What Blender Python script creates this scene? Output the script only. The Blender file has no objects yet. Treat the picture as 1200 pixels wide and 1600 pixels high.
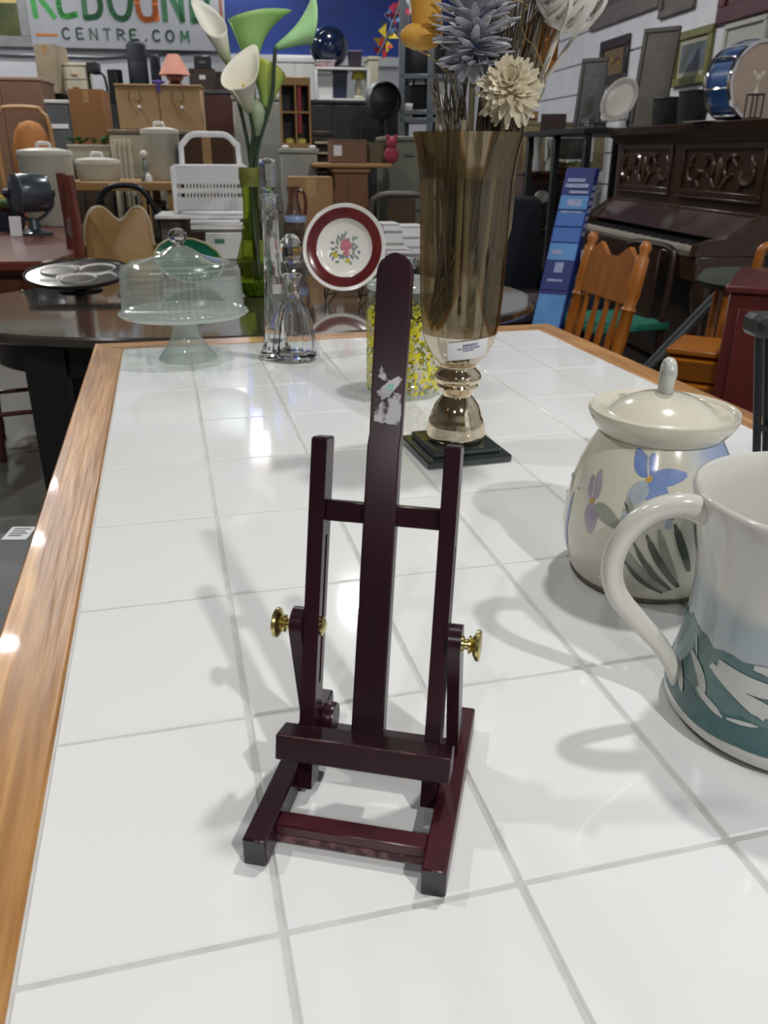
import bpy, bmesh, math, random
from mathutils import Vector, Matrix, Euler
random.seed(7)
SC = bpy.context.scene
COL = SC.collection
R = math.radians
TZ = 0.76                                   # height of the tiled table top
# ---------------------------------------------------------------- camera
CAMP = Vector((0.12211, -0.35179, TZ + 0.42458))
CAMR = Euler((1.15991798, -0.00561626, -0.24709185), 'XYZ')
FPX = 1284.22
cd = bpy.data.cameras.new('camera'); cam = bpy.data.objects.new('camera', cd); COL.objects.link(cam)
cam.location = CAMP; cam.rotation_euler = CAMR
cd.sensor_fit = 'VERTICAL'; cd.sensor_height = 36.0; cd.lens = 36.0 * FPX / 1600
cd.clip_start = 0.02; cd.clip_end = 60
cd.dof.use_dof = True; cd.dof.focus_distance = 0.80; cd.dof.aperture_fstop = 14
SC.camera = cam
# ---------------------------------------------------------------- world, lamps, exposure
w = bpy.data.worlds.new('world'); SC.world = w; w.use_nodes = True
w.node_tree.nodes['Background'].inputs[0].default_value = (0.80, 0.86, 0.92, 1)
w.node_tree.nodes['Background'].inputs[1].default_value = 0.05
SC.view_settings.view_transform = 'Standard'; SC.view_settings.look = 'None'
SC.view_settings.gamma = 1; SC.view_settings.use_curve_mapping = False
SC.view_settings.exposure = -0.79
LZ = TZ + 3.0
def ceiling_or_fill_lamp(x, y, power, size=0.15, col=(1.0, 0.985, 0.965)):
    d = bpy.data.lights.new('ceiling_or_fill_lamp', 'AREA'); d.shape = 'DISK'; d.size = size
    d.energy = power; d.color = col
    o = bpy.data.objects.new('ceiling_or_fill_lamp', d); COL.objects.link(o); o.location = (x, y, LZ)
for x, y, pw in ((1.15, -2.8, 205), (-1.4, -2.7, 62), (1.27, 0.92, 74), (1.36, 5.5, 88), (1.05, 9.7, 95), (-1.3, 1.25, 46), (-1.33, 5.5, 72), (-1.36, 7.4, 60), (-1.4, 8.9, 65)):  # the second lamp, behind left, is added fill for upright faces
    ceiling_or_fill_lamp(x, y, pw)

# ---------------------------------------------------------------- room frame and pixel rays
TH = R(6.23)                                # the room is turned 6.23 degrees against the tiled table
VR = Vector((math.sin(TH), math.cos(TH), 0)); UR = Vector((math.cos(TH), -math.sin(TH), 0))
C0 = Vector((CAMP.x, CAMP.y, 0))
RZ = -TH
CM = CAMR.to_matrix()
def rm(u, v, z=0.0):
    return C0 + UR * u + VR * v + Vector((0, 0, z))
def uvof(p):
    d = p - C0
    return Vector((d.dot(UR), d.dot(VR), p.z))
def at(px, py, v):                          # the point of the room at depth v seen there
    d = CM @ Vector(((px - 600) / FPX, -(py - 800) / FPX, -1))
    return CAMP + d * (v / d.dot(VR))
def fr(x0, x1, y0, y1, v):                  # a front face at depth v: bottom centre, width, height
    ym = (y0 + y1) / 2
    a, b = at(x0, ym, v), at(x1, ym, v)
    zb, zt = at((x0 + x1) / 2, y1, v).z, at((x0 + x1) / 2, y0, v).z
    m = (a + b) / 2
    return Vector((m.x, m.y, zb)), (b - a).length, zt - zb

# ---------------------------------------------------------------- materials
def lin(h):
    h = h.lstrip('#'); o = []
    for i in (0, 2, 4):
        c = int(h[i:i + 2], 16) / 255
        o.append(c / 12.92 if c <= 0.04045 else ((c + 0.055) / 1.055) ** 2.4)
    return (*o, 1)
MC = {}
def mat(name, hexc, rough=0.5, metal=0.0, hex2=None, scale=8.0, bump=0.0, stretch=(1, 1, 1), spec=0.5, coat=0.0, amt=(0.35, 0.65), detail=4.0, emit=0.0):
    if name in MC: return MC[name]
    m = bpy.data.materials.new(name); m.use_nodes = True; MC[name] = m
    nt = m.node_tree; n = nt.nodes; L = nt.links; b = n['Principled BSDF']
    b.inputs['Roughness'].default_value = rough; b.inputs['Metallic'].default_value = metal
    b.inputs['Specular IOR Level'].default_value = spec
    b.inputs['Coat Weight'].default_value = coat; b.inputs['Coat Roughness'].default_value = 0.05
    tc = n.new('ShaderNodeTexCoord'); mp = n.new('ShaderNodeMapping'); mp.inputs['Scale'].default_value = stretch
    L.new(tc.outputs['Object'], mp.inputs[0])
    nz = n.new('ShaderNodeTexNoise'); nz.inputs['Scale'].default_value = scale; nz.inputs['Detail'].default_value = detail
    L.new(mp.outputs[0], nz.inputs['Vector'])
    c1 = lin(hexc)
    c2 = lin(hex2) if hex2 else tuple(min(1, c * 0.88) for c in c1[:3]) + (1,)
    rp = n.new('ShaderNodeValToRGB'); rp.color_ramp.elements[0].position = amt[0]; rp.color_ramp.elements[1].position = amt[1]
    rp.color_ramp.elements[0].color = c1; rp.color_ramp.elements[1].color = c2
    L.new(nz.outputs['Fac'], rp.inputs[0]); L.new(rp.outputs[0], b.inputs['Base Color'])
    if bump:
        bp = n.new('ShaderNodeBump'); bp.inputs['Strength'].default_value = bump; bp.inputs['Distance'].default_value = 0.002
        L.new(nz.outputs['Fac'], bp.inputs['Height']); L.new(bp.outputs[0], b.inputs['Normal'])
    if emit:
        L.new(rp.outputs[0], b.inputs['Emission Color']); b.inputs['Emission Strength'].default_value = emit
    return m
def thin_glass(name, tint, gl=(1, 1, 1), base=0.04, power=1.45, rough=0.02, milk=0.0):
    if name in MC: return MC[name]
    m = bpy.data.materials.new(name); m.use_nodes = True; MC[name] = m
    nt = m.node_tree; n = nt.nodes; L = nt.links; n.remove(n['Principled BSDF'])
    t = n.new('ShaderNodeBsdfTransparent'); t.inputs[0].default_value = (*tint, 1)
    g = n.new('ShaderNodeBsdfGlossy'); g.inputs[0].default_value = (*gl, 1); g.inputs['Roughness'].default_value = rough
    f = n.new('ShaderNodeLayerWeight'); f.inputs[0].default_value = 0.5
    pw = n.new('ShaderNodeMath'); pw.operation = 'POWER'; pw.inputs[1].default_value = 3.2; L.new(f.outputs['Facing'], pw.inputs[0])
    ad = n.new('ShaderNodeMath'); ad.operation = 'MULTIPLY_ADD'; ad.use_clamp = True; ad.inputs[1].default_value = power - 1.0; ad.inputs[2].default_value = base
    L.new(pw.outputs[0], ad.inputs[0])
    mx = n.new('ShaderNodeMixShader'); L.new(ad.outputs[0], mx.inputs[0]); L.new(t.outputs[0], mx.inputs[1]); L.new(g.outputs[0], mx.inputs[2])
    if milk:
        df = n.new('ShaderNodeBsdfDiffuse'); df.inputs[0].default_value = (0.86, 0.9, 0.88, 1); tl_ = n.new('ShaderNodeBsdfTranslucent'); tl_.inputs[0].default_value = (0.86, 0.9, 0.88, 1)
        m1 = n.new('ShaderNodeMixShader'); m1.inputs[0].default_value = 0.5; L.new(df.outputs[0], m1.inputs[1]); L.new(tl_.outputs[0], m1.inputs[2])
        m2 = n.new('ShaderNodeMixShader'); m2.inputs[0].default_value = milk; L.new(mx.outputs[0], m2.inputs[1]); L.new(m1.outputs[0], m2.inputs[2]); mx = m2
    L.new(mx.outputs[0], n['Material Output'].inputs[0])
    return m
def solid_glass(name, tint, rough=0.0, ior=1.45):
    if name in MC: return MC[name]
    m = bpy.data.materials.new(name); m.use_nodes = True; MC[name] = m
    b = m.node_tree.nodes['Principled BSDF']
    b.inputs['Base Color'].default_value = (*tint, 1); b.inputs['Roughness'].default_value = rough
    b.inputs['Transmission Weight'].default_value = 1; b.inputs['IOR'].default_value = ior
    return m
def wood(name, c1, c2, axis=0, rough=0.4, fine=60, bump=0.15, coat=0.0):
    s = [fine, fine, fine]; s[axis] = fine / 18
    return mat(name, c1, rough, hex2=c2, scale=1.0, stretch=tuple(s), bump=bump, coat=coat, amt=(0.3, 0.7), detail=6)

# ---------------------------------------------------------------- mesh builder
class MB:
    def __init__(s, M=None): s.v = []; s.f = []; s.M = M
    def add(s, vs, fs, M=None):
        o = len(s.v)
        for p in vs:
            p = Vector(p)
            if M is not None: p = M @ p
            if s.M is not None: p = s.M @ p
            s.v.append(p)
        s.f += [tuple(i + o for i in f) for f in fs]
        return s
    def box(s, x0, x1, y0, y1, z0, z1, b=None, M=None):
        c = Vector(((x0 + x1) / 2, (y0 + y1) / 2, (z0 + z1) / 2)); h = (abs(x1 - x0) / 2, abs(y1 - y0) / 2, abs(z1 - z0) / 2)
        if b is None: b = min(0.002, min(h) * 0.3)
        b = min(b, min(h) * 0.45)
        vs = []; idx = {}
        for i in (-1, 1):
            for j in (-1, 1):
                for k in (-1, 1):
                    for a, q in enumerate(((0, b, b), (b, 0, b), (b, b, 0))):
                        idx[(i, j, k, a)] = len(vs)
                        vs.append(c + Vector((i * (h[0] - q[0]), j * (h[1] - q[1]), k * (h[2] - q[2]))))
        g = lambda i, j, k, a: idx[(i, j, k, a)]
        fs = []
        for e in (-1, 1):
            fs.append((g(e, -1, -1, 0), g(e, 1, -1, 0), g(e, 1, 1, 0), g(e, -1, 1, 0)))
            fs.append((g(-1, e, -1, 1), g(1, e, -1, 1), g(1, e, 1, 1), g(-1, e, 1, 1)))
            fs.append((g(-1, -1, e, 2), g(1, -1, e, 2), g(1, 1, e, 2), g(-1, 1, e, 2)))
            for q in (-1, 1):
                fs.append((g(e, q, -1, 0), g(e, q, 1, 0), g(e, q, 1, 1), g(e, q, -1, 1)))
                fs.append((g(e, -1, q, 0), g(e, 1, q, 0), g(e, 1, q, 2), g(e, -1, q, 2)))
                fs.append((g(-1, e, q, 1), g(1, e, q, 1), g(1, e, q, 2), g(-1, e, q, 2)))
                for r in (-1, 1):
                    fs.append((g(e, q, r, 0), g(e, q, r, 1), g(e, q, r, 2)))
        return s.add(vs, fs, M)
    def lathe(s, prof, seg=32, M=None, rfun=None, closed=False):
        vs = []; fs = []; rings = []
        for r, z in prof:
            if r < 1e-6:
                rings.append([len(vs)]); vs.append((0, 0, z))
            else:
                rings.append(list(range(len(vs), len(vs) + seg)))
                for i in range(seg):
                    a = 2 * math.pi * i / seg; q = r * (rfun(i, z) if rfun else 1)
                    vs.append((q * math.cos(a), q * math.sin(a), z))
        n = len(rings)
        for k in range(n if closed else n - 1):
            A, B = rings[k], rings[(k + 1) % n]
            for i in range(seg):
                j = (i + 1) % seg
                if len(A) == 1 and len(B) == 1: continue
                if len(A) == 1: fs.append((A[0], B[i], B[j]))
                elif len(B) == 1: fs.append((A[i], A[j], B[0]))
                else: fs.append((A[i], A[j], B[j], B[i]))
        return s.add(vs, fs, M)
    def tube(s, pts, r, seg=8, closed=False, M=None, flat=1.0):
        pts = [Vector(p) for p in pts]; n = len(pts)
        rs = r if isinstance(r, (list, tuple)) else [r] * n
        vs = []; fs = []; nrm = None
        for i, p in enumerate(pts):
            if closed: t = pts[(i + 1) % n] - pts[i - 1]
            else: t = pts[min(i + 1, n - 1)] - pts[max(i - 1, 0)]
            if t.length < 1e-9: t = Vector((0, 0, 1))
            t.normalize()
            if nrm is None:
                nrm = t.orthogonal().normalized()
            else:
                nrm = nrm - t * nrm.dot(t)
                nrm = nrm.normalized() if nrm.length > 1e-6 else t.orthogonal().normalized()
            bn = t.cross(nrm)
            for k in range(seg):
                a = 2 * math.pi * k / seg
                vs.append(p + nrm * (rs[i] * math.cos(a)) + bn * (rs[i] * flat * math.sin(a)))
        for i in range(n if closed else n - 1):
            for k in range(seg):
                a, b = i * seg, ((i + 1) % n) * seg
                fs.append((a + k, a + (k + 1) % seg, b + (k + 1) % seg, b + k))
        if not closed:
            fs.append(tuple(range(seg))); fs.append(tuple(range((n - 1) * seg, n * seg)))
        return s.add(vs, fs, M)
    def prism(s, out, z0, z1, M=None):
        n = len(out)
        vs = [(x, y, z0) for x, y in out] + [(x, y, z1) for x, y in out]
        fs = [tuple(range(n)), tuple(range(n, 2 * n))] + [(i, (i + 1) % n, n + (i + 1) % n, n + i) for i in range(n)]
        return s.add(vs, fs, M)
    def loft(s, rings, M=None, cap=True):
        n = len(rings[0]); vs = [p for r in rings for p in r]; fs = []
        for i in range(len(rings) - 1):
            for k in range(n):
                fs.append((i * n + k, i * n + (k + 1) % n, (i + 1) * n + (k + 1) % n, (i + 1) * n + k))
        if cap: fs += [tuple(range(n)), tuple(range((len(rings) - 1) * n, len(rings) * n))]
        return s.add(vs, fs, M)
    def ball(s, c, rx, ry=None, rz=None, seg=14, M=None):
        ry = ry or rx; rz = rz or rx; k = 8
        T = Matrix.Translation(c) @ Matrix.Diagonal((rx, ry, rz, 1))
        return s.lathe([(math.sin(math.pi * i / k), -math.cos(math.pi * i / k)) for i in range(k + 1)], seg, (M @ T) if M is not None else T)
    def mesh(s, name, m, smooth=38):
        me = bpy.data.meshes.new(name); me.from_pydata([tuple(p) for p in s.v], [], s.f)
        bm = bmesh.new(); bm.from_mesh(me); bmesh.ops.recalc_face_normals(bm, faces=bm.faces); bm.to_mesh(me); bm.free()
        me.materials.append(m)
        if smooth:
            me.polygons.foreach_set('use_smooth', [True] * len(me.polygons)); me.set_sharp_from_angle(angle=R(smooth))
        return me
    def build(s, name, m, parent=None, smooth=38, label=None):
        o = bpy.data.objects.new(name, s.mesh(name, m, smooth)); COL.objects.link(o)
        if parent is not None: o.parent = parent
        if label: o['label'] = label
        return o
def thing(name, label, cat, loc=(0, 0, 0), rz=0.0, group=None, rot=None):
    o = bpy.data.objects.new(name, None); COL.objects.link(o); o.empty_display_size = 0.05
    o.location = loc; o.rotation_euler = rot if rot else (0, 0, rz)
    o['label'] = label; o['category'] = cat
    if group: o['group'] = group
    return o
def tag(o, label, cat, group=None, kind=None):
    o['label'] = label; o['category'] = cat
    if group: o['group'] = group
    if kind: o['kind'] = kind
    return o
def place(o, loc, rz=0.0):
    o.location = loc; o.rotation_euler = (0, 0, rz); return o
def struct(o):
    o['kind'] = 'structure'; return o
def smooth_pts(P, n=8, closed=False):       # Catmull-Rom through the points
    P = [Vector(p) for p in P]; out = []; m = len(P)
    for i in range(m if closed else m - 1):
        g = (lambda k: P[k % m]) if closed else (lambda k: P[max(0, min(m - 1, k))])
        a, b, c, d = g(i - 1), g(i), g(i + 1), g(i + 2)
        for k in range(n):
            t = k / n
            out.append(0.5 * ((2 * b) + (c - a) * t + (2 * a - 5 * b + 4 * c - d) * t * t + (3 * b - a - 3 * c + d) * t ** 3))
    if not closed: out.append(P[-1])
    return out
def T(x, y, z): return Matrix.Translation((x, y, z))
def RX(a): return Matrix.Rotation(R(a), 4, 'X')
def RY(a): return Matrix.Rotation(R(a), 4, 'Y')
def RZm(a): return Matrix.Rotation(R(a), 4, 'Z')
def toward(d):                              # rotation taking +z to direction d
    return Vector(d).to_track_quat('Z', 'Y').to_matrix().to_4x4()
# ---------------------------------------------------------------- shared materials
WHITEWALL = mat('white_wall_paint', '#cfd2d8', 0.7, hex2='#c3c6cd', scale=3)
GREYSHIP = mat('white_plank_paint', '#dcdee3', 0.55, hex2='#d0d2d8', scale=5)
BLUEWALL = mat('blue_wall_paint', '#1a3a8c', 0.55, hex2='#16306f', scale=1.2)
BLACK = mat('black_plastic', '#16171a', 0.45, hex2='#1c1d21', scale=12)
DARKMETAL = mat('dark_metal', '#26292d', 0.4, 0.6, hex2='#1d2023', scale=20)
STEEL = mat('grey_steel', '#6d7378', 0.4, 0.5, hex2='#62686d', scale=15)
CHROME = mat('chrome', '#e6e6e6', 0.08, 1.0, hex2='#dcdcdc', scale=9)
PAPER = mat('white_paper', '#e9e9ea', 0.8, hex2='#dddee0', scale=14)
INK = mat('grey_ink', '#55585f', 0.8, scale=30)
CARD = mat('cardboard', '#a07a55', 0.85, hex2='#93704e', scale=6)
CARDTAN = mat('tan_cardboard', '#bf9f78', 0.85, hex2='#b4936b', scale=5)
BROWN = mat('brown_board', '#80604a', 0.75, hex2='#745742', scale=4)
CREAM = mat('cream_paint', '#c9c3ae', 0.6, hex2='#beb8a2', scale=6)
WHITEPL = mat('white_plastic', '#d8d9d8', 0.45, hex2='#cfd0cf', scale=10)
GREYPL = mat('pale_grey_enamel', '#a9aaa2', 0.5, hex2='#9d9e96', scale=6)
MAHOG = wood('mahogany', '#4a2420', '#381a18', 2, 0.4, 40)
DARKWOOD = wood('dark_brown_wood', '#3a2418', '#2b1a12', 0, 0.38, 50)
PIANOW = wood('piano_walnut', '#3f2a1c', '#2d1c11', 0, 0.32, 45, coat=0.3)
TANWOOD = wood('tan_wood', '#a8834f', '#967243', 0, 0.5, 45)
OAKC = wood('chair_oak', '#a8661f', '#8c5016', 2, 0.35, 60, coat=0.3)
REDW = wood('red_brown_wood', '#6e3426', '#5a281d', 0, 0.32, 40, coat=0.3)
ORANGEW = wood('orange_pine', '#b8701c', '#a35f14', 0, 0.4, 45)
DISH = mat('white_china', '#e4e2dc', 0.2, hex2='#dddbd4', scale=10)
BRASS = mat('brass', '#d2c68c', 0.27, 1.0, hex2='#bcae70', scale=60)

# ---------------------------------------------------------------- the room shell
CONC = mat('concrete_floor', '#77766f', 0.45, hex2='#66655f', scale=1.6, bump=0.05, amt=(0.3, 0.7))
U0, U1, V0, V1, HC = -5.6, 2.86, -4.6, 10.4, 3.95
ROOM = Matrix.Translation(C0) @ Matrix.Rotation(RZ, 4, 'Z')     # local x = u, y = v
def rbox(name, x0, x1, y0, y1, z0, z1, m, parent=None):
    return MB(ROOM).box(x0, x1, y0, y1, z0, z1, 0.0005).build(name, m, parent, None)
struct(rbox('floor', U0, U1, V0, V1, -0.1, 0, CONC))
struct(rbox('ceiling', U0, U1, V0, V1, HC, HC + 0.1, mat('ceiling_paint', '#6d6f71', 0.8)))
struct(rbox('wall_back', U0, U1, V1, V1 + 0.12, 0, HC, WHITEWALL))
struct(rbox('wall_left', U0 - 0.12, U0, V0, V1, 0, HC, mat('grey_wall_paint', '#8b8d91', 0.7, hex2='#808286', scale=3)))
struct(rbox('wall_front', U0, U1, V0 - 0.12, V0, 0, HC, MC['grey_wall_paint']))
wr = struct(rbox('wall_right', U1 + 0.02, U1 + 0.14, V0, V1, 0, HC, GREYSHIP))
pk = MB(ROOM).box(U1 - 0.006, U1 + 0.02, V0, V1, 0.006, 0.234, 0.004).mesh('plank', GREYSHIP, None)
for k in range(16):
    o = bpy.data.objects.new('plank', pk); COL.objects.link(o); o.parent = wr; o.location = (0, 0, 0.24 * k)
# blue painted part of the back wall and the ledge below it
a, b = uvof(at(352, 60, V1)), uvof(at(640, 60, V1))
zl = at(480, 88, V1).z
struct(rbox('trim_1', a.x, U1, V1 - 0.02, V1, zl, HC, BLUEWALL))
struct(rbox('trim_2', a.x, U1, V1 - 0.09, V1, zl - 0.09, zl, WHITEWALL))
c1 = uvof(at(-40, 76, V1)); c2 = uvof(at(345, 76, V1))
struct(MB(ROOM).tube([(c1.x - 2, V1 - 0.03, c1.z - 0.03), ((c1.x + c2.x) / 2, V1 - 0.03, c1.z - 0.06), (c2.x, V1 - 0.03, c2.z - 0.02)], 0.015).build('trim_3', STEEL))

# ---------------------------------------------------------------- tiled table
TILE = mat('white_glazed_tile', '#e2e3e2', 0.06, hex2='#dcdedd', scale=2.2, bump=0.012, spec=0.5, detail=2)
GROUT = mat('grey_grout', '#c6c6c3', 0.75, hex2='#b9b9b5', scale=40)
def oak(name, axis):
    m = wood(name, '#c8995f', '#a27039', axis, 0.33, 130, bump=0.45, coat=0.06)
    if 'pores' not in m:                    # broad growth bands over the fine grain
        m['pores'] = 1; nt = m.node_tree; n = nt.nodes; L = nt.links; b = n['Principled BSDF']
        src = b.inputs['Base Color'].links[0].from_socket; tc = [x for x in n if x.type == 'TEX_COORD'][0]
        mp = n.new('ShaderNodeMapping'); sc = [16.0, 16.0, 16.0]; sc[axis] = 1.3; mp.inputs['Scale'].default_value = sc; L.new(tc.outputs['Object'], mp.inputs[0])
        nz = n.new('ShaderNodeTexNoise'); nz.inputs['Scale'].default_value = 1.6; nz.inputs['Detail'].default_value = 3; nz.inputs['Distortion'].default_value = 0.6; L.new(mp.outputs[0], nz.inputs['Vector'])
        rp = n.new('ShaderNodeValToRGB'); rp.color_ramp.elements[0].position = 0.35; rp.color_ramp.elements[1].position = 0.65
        rp.color_ramp.elements[0].color = (0.62, 0.56, 0.50, 1); rp.color_ramp.elements[1].color = (1.1, 1.1, 1.08, 1); L.new(nz.outputs['Fac'], rp.inputs[0])
        mx = n.new('ShaderNodeMix'); mx.data_type = 'RGBA'; mx.blend_type = 'MULTIPLY'; mx.inputs[0].default_value = 1; L.new(src, mx.inputs[6]); L.new(rp.outputs[0], mx.inputs[7]); L.new(mx.outputs[2], b.inputs['Base Color'])
    return m
table = thing('tiled_table', 'large table topped with white glazed tiles inside a light oak border', 'table', (0, 0, 0))
PX_, PY_ = 1.0585 / 7, 0.21022
def tile_mesh(ly):
    h = 0.0021
    return MB().box(h, PX_ - h, h, ly - h, -0.008, 0, 0.0013).mesh('tile', TILE, None)
tm, tl = tile_mesh(PY_), tile_mesh(1.669 - 7 * PY_)
for k in range(-3, 8):
    for i in range(7):
        o = bpy.data.objects.new('tile', tl if k == 7 else tm); COL.objects.link(o); o.parent = table
        o.location = (i * PX_, k * PY_, TZ + random.uniform(-0.0002, 0.0002))
        o.rotation_euler = (random.uniform(-0.0009, 0.0009), random.uniform(-0.0009, 0.0009), 0)
YN = -3 * PY_
MB().box(0, 1.0585, YN, 1.669, TZ - 0.03, TZ - 0.0016, 0.0002).build('grout_bed', GROUT, table, None)
def border(pts, m):
    v = [Vector((x, y, TZ + 0.0005)) for x, y in pts]
    lo = [p - Vector((0, 0, 0.045)) for p in v]
    c = sum(v, Vector()) / 4
    mid = [p - Vector((0, 0, 0.0025)) for p in v]
    top = []
    for p in v:
        d = (c - p); top.append(p + Vector((math.copysign(0.0025, d.x), math.copysign(0.0025, d.y), 0)))
    return MB().loft([lo, mid, top]).build('oak_border', m, table, 20)
bx0, bx1, by0, by1 = -0.068, 1.120, YN - 0.07, 1.742
border([(bx0, by0), (0, YN), (0, 1.669), (bx0, by1)], oak('oak_along_y', 1))
border([(1.0585, YN), (bx1, by0), (bx1, by1), (1.0585, 1.669)], oak('oak_along_y', 1))
border([(bx0, by1), (0, 1.669), (1.0585, 1.669), (bx1, by1)], oak('oak_along_x', 0))
border([(bx0, by0), (bx1, by0), (1.0585, YN), (0, YN)], oak('oak_along_x', 0))
for x0, x1, y0, y1 in ((0.03, 1.02, YN + 0.03, YN + 0.055), (0.03, 1.02, 1.60, 1.625)):
    MB().box(x0, x1, y0, y1, TZ - 0.12, TZ - 0.045).build('apron', oak('oak_along_x', 0), table, None)
for x0, x1 in ((0.03, 0.055), (0.995, 1.02)):
    MB().box(x0, x1, YN + 0.055, 1.60, TZ - 0.12, TZ - 0.045).build('apron', oak('oak_along_y', 1), table, None)
for x in (0.055, 0.925):
    for y in (YN + 0.055, 1.53):
        MB().box(x, x + 0.07, y, y + 0.07, 0, TZ - 0.045, 0.004).build('leg', wood('oak_legs', '#b98c55', '#9c7040', 2, 0.35, 80), table, None)

# ---------------------------------------------------------------- display easel
EASEL = mat('dark_maroon_lacquer', '#230f18', 0.28, hex2='#30131d', scale=9, bump=0.05, coat=0.0, spec=0.35, amt=(0.35, 0.75), stretch=(3, 3, 0.6))
EASELR = mat('worn_maroon_lacquer', '#451722', 0.3, hex2='#30111a', scale=14, bump=0.1, coat=0.0)
EASELG = mat('grey_end_lacquer_and_sheen', '#2b2a2f', 0.35, hex2='#35343a', scale=40)
EWORN = mat('scraped_edge_lacquer', '#6d4a4a', 0.6, hex2='#3a1a22', scale=120, amt=(0.4, 0.55))
er = math.atan2(-0.43743, 0.89925)
easel = thing('display_easel', 'small dark maroon wooden tabletop easel with brass knobs standing on the white tiles', 'easel', (0.19291, 0.02803, TZ), er)
tht = math.atan(0.26)
# frame of the leaning part: x across, y back through the wood, z along the uprights
LEAN = Matrix.Translation((0, 0.0615, 0)) @ Matrix(((1, 0, 0, 0), (0, math.cos(tht), math.sin(tht), 0), (0, -math.sin(tht), math.cos(tht), 0), (0, 0, 0, 1)))
for sx in (-1, 1):
    MB().box(sx * 0.0582 - 0.0079, sx * 0.0582 + 0.0079, 0, 0.168, 0.0006, 0.0216, 0.0012).build('base_rail', EASELR if sx > 0 else EASEL, easel)
    u = MB(LEAN)
    x0, x1 = sx * 0.0445 - 0.0054, sx * 0.0445 + 0.0054
    ou = [(0, 0.010), (0.019, 0.010), (0.019, 0.2605), (0, 0.2605)]; sl = [(0.0075, 0.088), (0.0122, 0.088), (0.0122, 0.193), (0.0075, 0.193)]
    vs = [(x, y, z) for x in (x0, x1) for y, z in ou + sl]; fs = []
    for k in range(4):
        m_ = (k + 1) % 4
        for o_ in (0, 8): fs.append((o_ + k, o_ + m_, o_ + 4 + m_, o_ + 4 + k))
        fs += [(k, m_, 8 + m_, 8 + k), (4 + k, 4 + m_, 12 + m_, 12 + k)]
    u.add(vs, fs)
    o = u.build('upright', EASEL, easel, None); bv = o.modifiers.new('edge', 'BEVEL'); bv.width = 0.0008; bv.segments = 1
    MB(LEAN).box(x0 + 0.0006, x1 - 0.0006, 0.0008, 0.0182, 0.2604, 0.2609, 0.0002).build('top_end_sheen', EASELG, o, None, label='grey top end with painted reflection')  # thin cap, grey reflection on the upright's top put into its colour
    MB().box(sx * 0.0582 - 0.0072, sx * 0.0582 + 0.0072, -0.0004, 0.0001, 0.0016, 0.0208, 0.0002).build('front_end', EASELG, easel, None, label='dark grey end of the base rail')
    # support strut beside the upright
    out = []
    cy, cz, r = 0.101, 0.124, 0.0115
    for k in range(9):
        t = R(200 - 180 * k / 8 - 10); out.append((cy + r * math.cos(t), cz + r * math.sin(t)))
    out += [(0.134, 0.018), (0.112, 0.018)]
    Mx = Matrix(((0, 0, 1, 0), (1, 0, 0, 0), (0, 1, 0, 0), (0, 0, 0, 1)))
    MB(Mx).prism(out, sx * 0.0506, sx * 0.0592).build('support_strut', EASEL, easel, 50)
    # brass thumb knob and its inner nut, axis across
    K = Matrix.Translation((sx * 0.0592, 0.099, 0.1235)) @ RY(90 * sx)
    kb = MB(K).lathe([(0, -0.001), (0.0052, 0), (0.0052, 0.0015), (0.0036, 0.0022), (0.0036, 0.004), (0.0062, 0.0048), (0.0062, 0.006), (0.0045, 0.0068), (0.0075, 0.0082), (0.0105, 0.0098), (0.0108, 0.0118), (0.0098, 0.0128), (0.003, 0.0134), (0, 0.0134)], 24).build('brass_knob', BRASS, easel, 40)
    K2 = Matrix.Translation((sx * 0.0391, 0.101, 0.1235)) @ RY(-90 * sx)
    if sx < 0: MB(K2).lathe([(0, 0), (0.0065, 0), (0.0068, 0.0015), (0.004, 0.003), (0, 0.0034)], 20).build('bolt_head', BRASS, easel, 40)
    P = Matrix.Translation((sx * 0.0345, 0.1005, 0.046)) @ RY(90)
    if sx < 0: MB(P).lathe([(0, -0.0045), (0.0115, -0.0045), (0.0122, -0.003), (0.0122, 0.003), (0.0115, 0.0045), (0, 0.0045)], 20).build('pivot_block', EASEL, easel, 40)
MB(LEAN).box(-0.0392, 0.0392, 0.004, 0.0125, 0.2045, 0.2183, 0.0008).build('crossbar', EASEL, easel)
MB().box(-0.0505, 0.0505, 0.0197, 0.0335, 0.004, 0.0182, 0.001).build('front_stretcher', EASELR, easel)
MB().box(-0.0503, 0.0503, 0.0192, 0.0197, 0.0045, 0.0105, 0.0001).build('scraped_edge', EWORN, easel, None, label='scraped pale front edge of the stretcher')
MB().box(-0.0505, 0.0505, 0.118, 0.133, 0.004, 0.0172, 0.001).build('rear_stretcher', EASEL, easel)
MB(LEAN).box(-0.060, 0.060, -0.0218, -0.0002, 0.0405, 0.0592, 0.001).build('ledge', EASEL, easel)
MB(LEAN).box(-0.0592, 0.0592, -0.02205, -0.02165, 0.0583, 0.0591, 0.0001).build('worn_ledge_edge', EWORN, easel, None, label='worn pale top edge of the ledge')
m_ = MB(LEAN); rings = []
lev = [(0.0585, 0.0113, -0.001), (0.2575, 0.0108, -0.001), (0.2655, 0.0108, 0.0035), (0.368, 0.0116, 0.0035)]
for k in range(1, 9):
    t = R(90 * k / 8.4); lev.append((0.368 + 0.0125 * math.sin(t), 0.0116 * math.cos(t), 0.0035))
for z, hw, yf in lev:
    c = min(0.001, hw * 0.3)
    rings.append([(-hw + c - 0.001, yf, z), (hw - c - 0.001, yf, z), (hw - 0.001, yf + c, z), (hw - 0.001, 0.0115 - c, z), (hw - c - 0.001, 0.0115, z), (-hw + c - 0.001, 0.0115, z), (-hw - 0.001, 0.0115 - c, z), (-hw - 0.001, yf + c, z)])
mast = m_.loft(rings).build('mast', EASEL, easel, 30)
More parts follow.
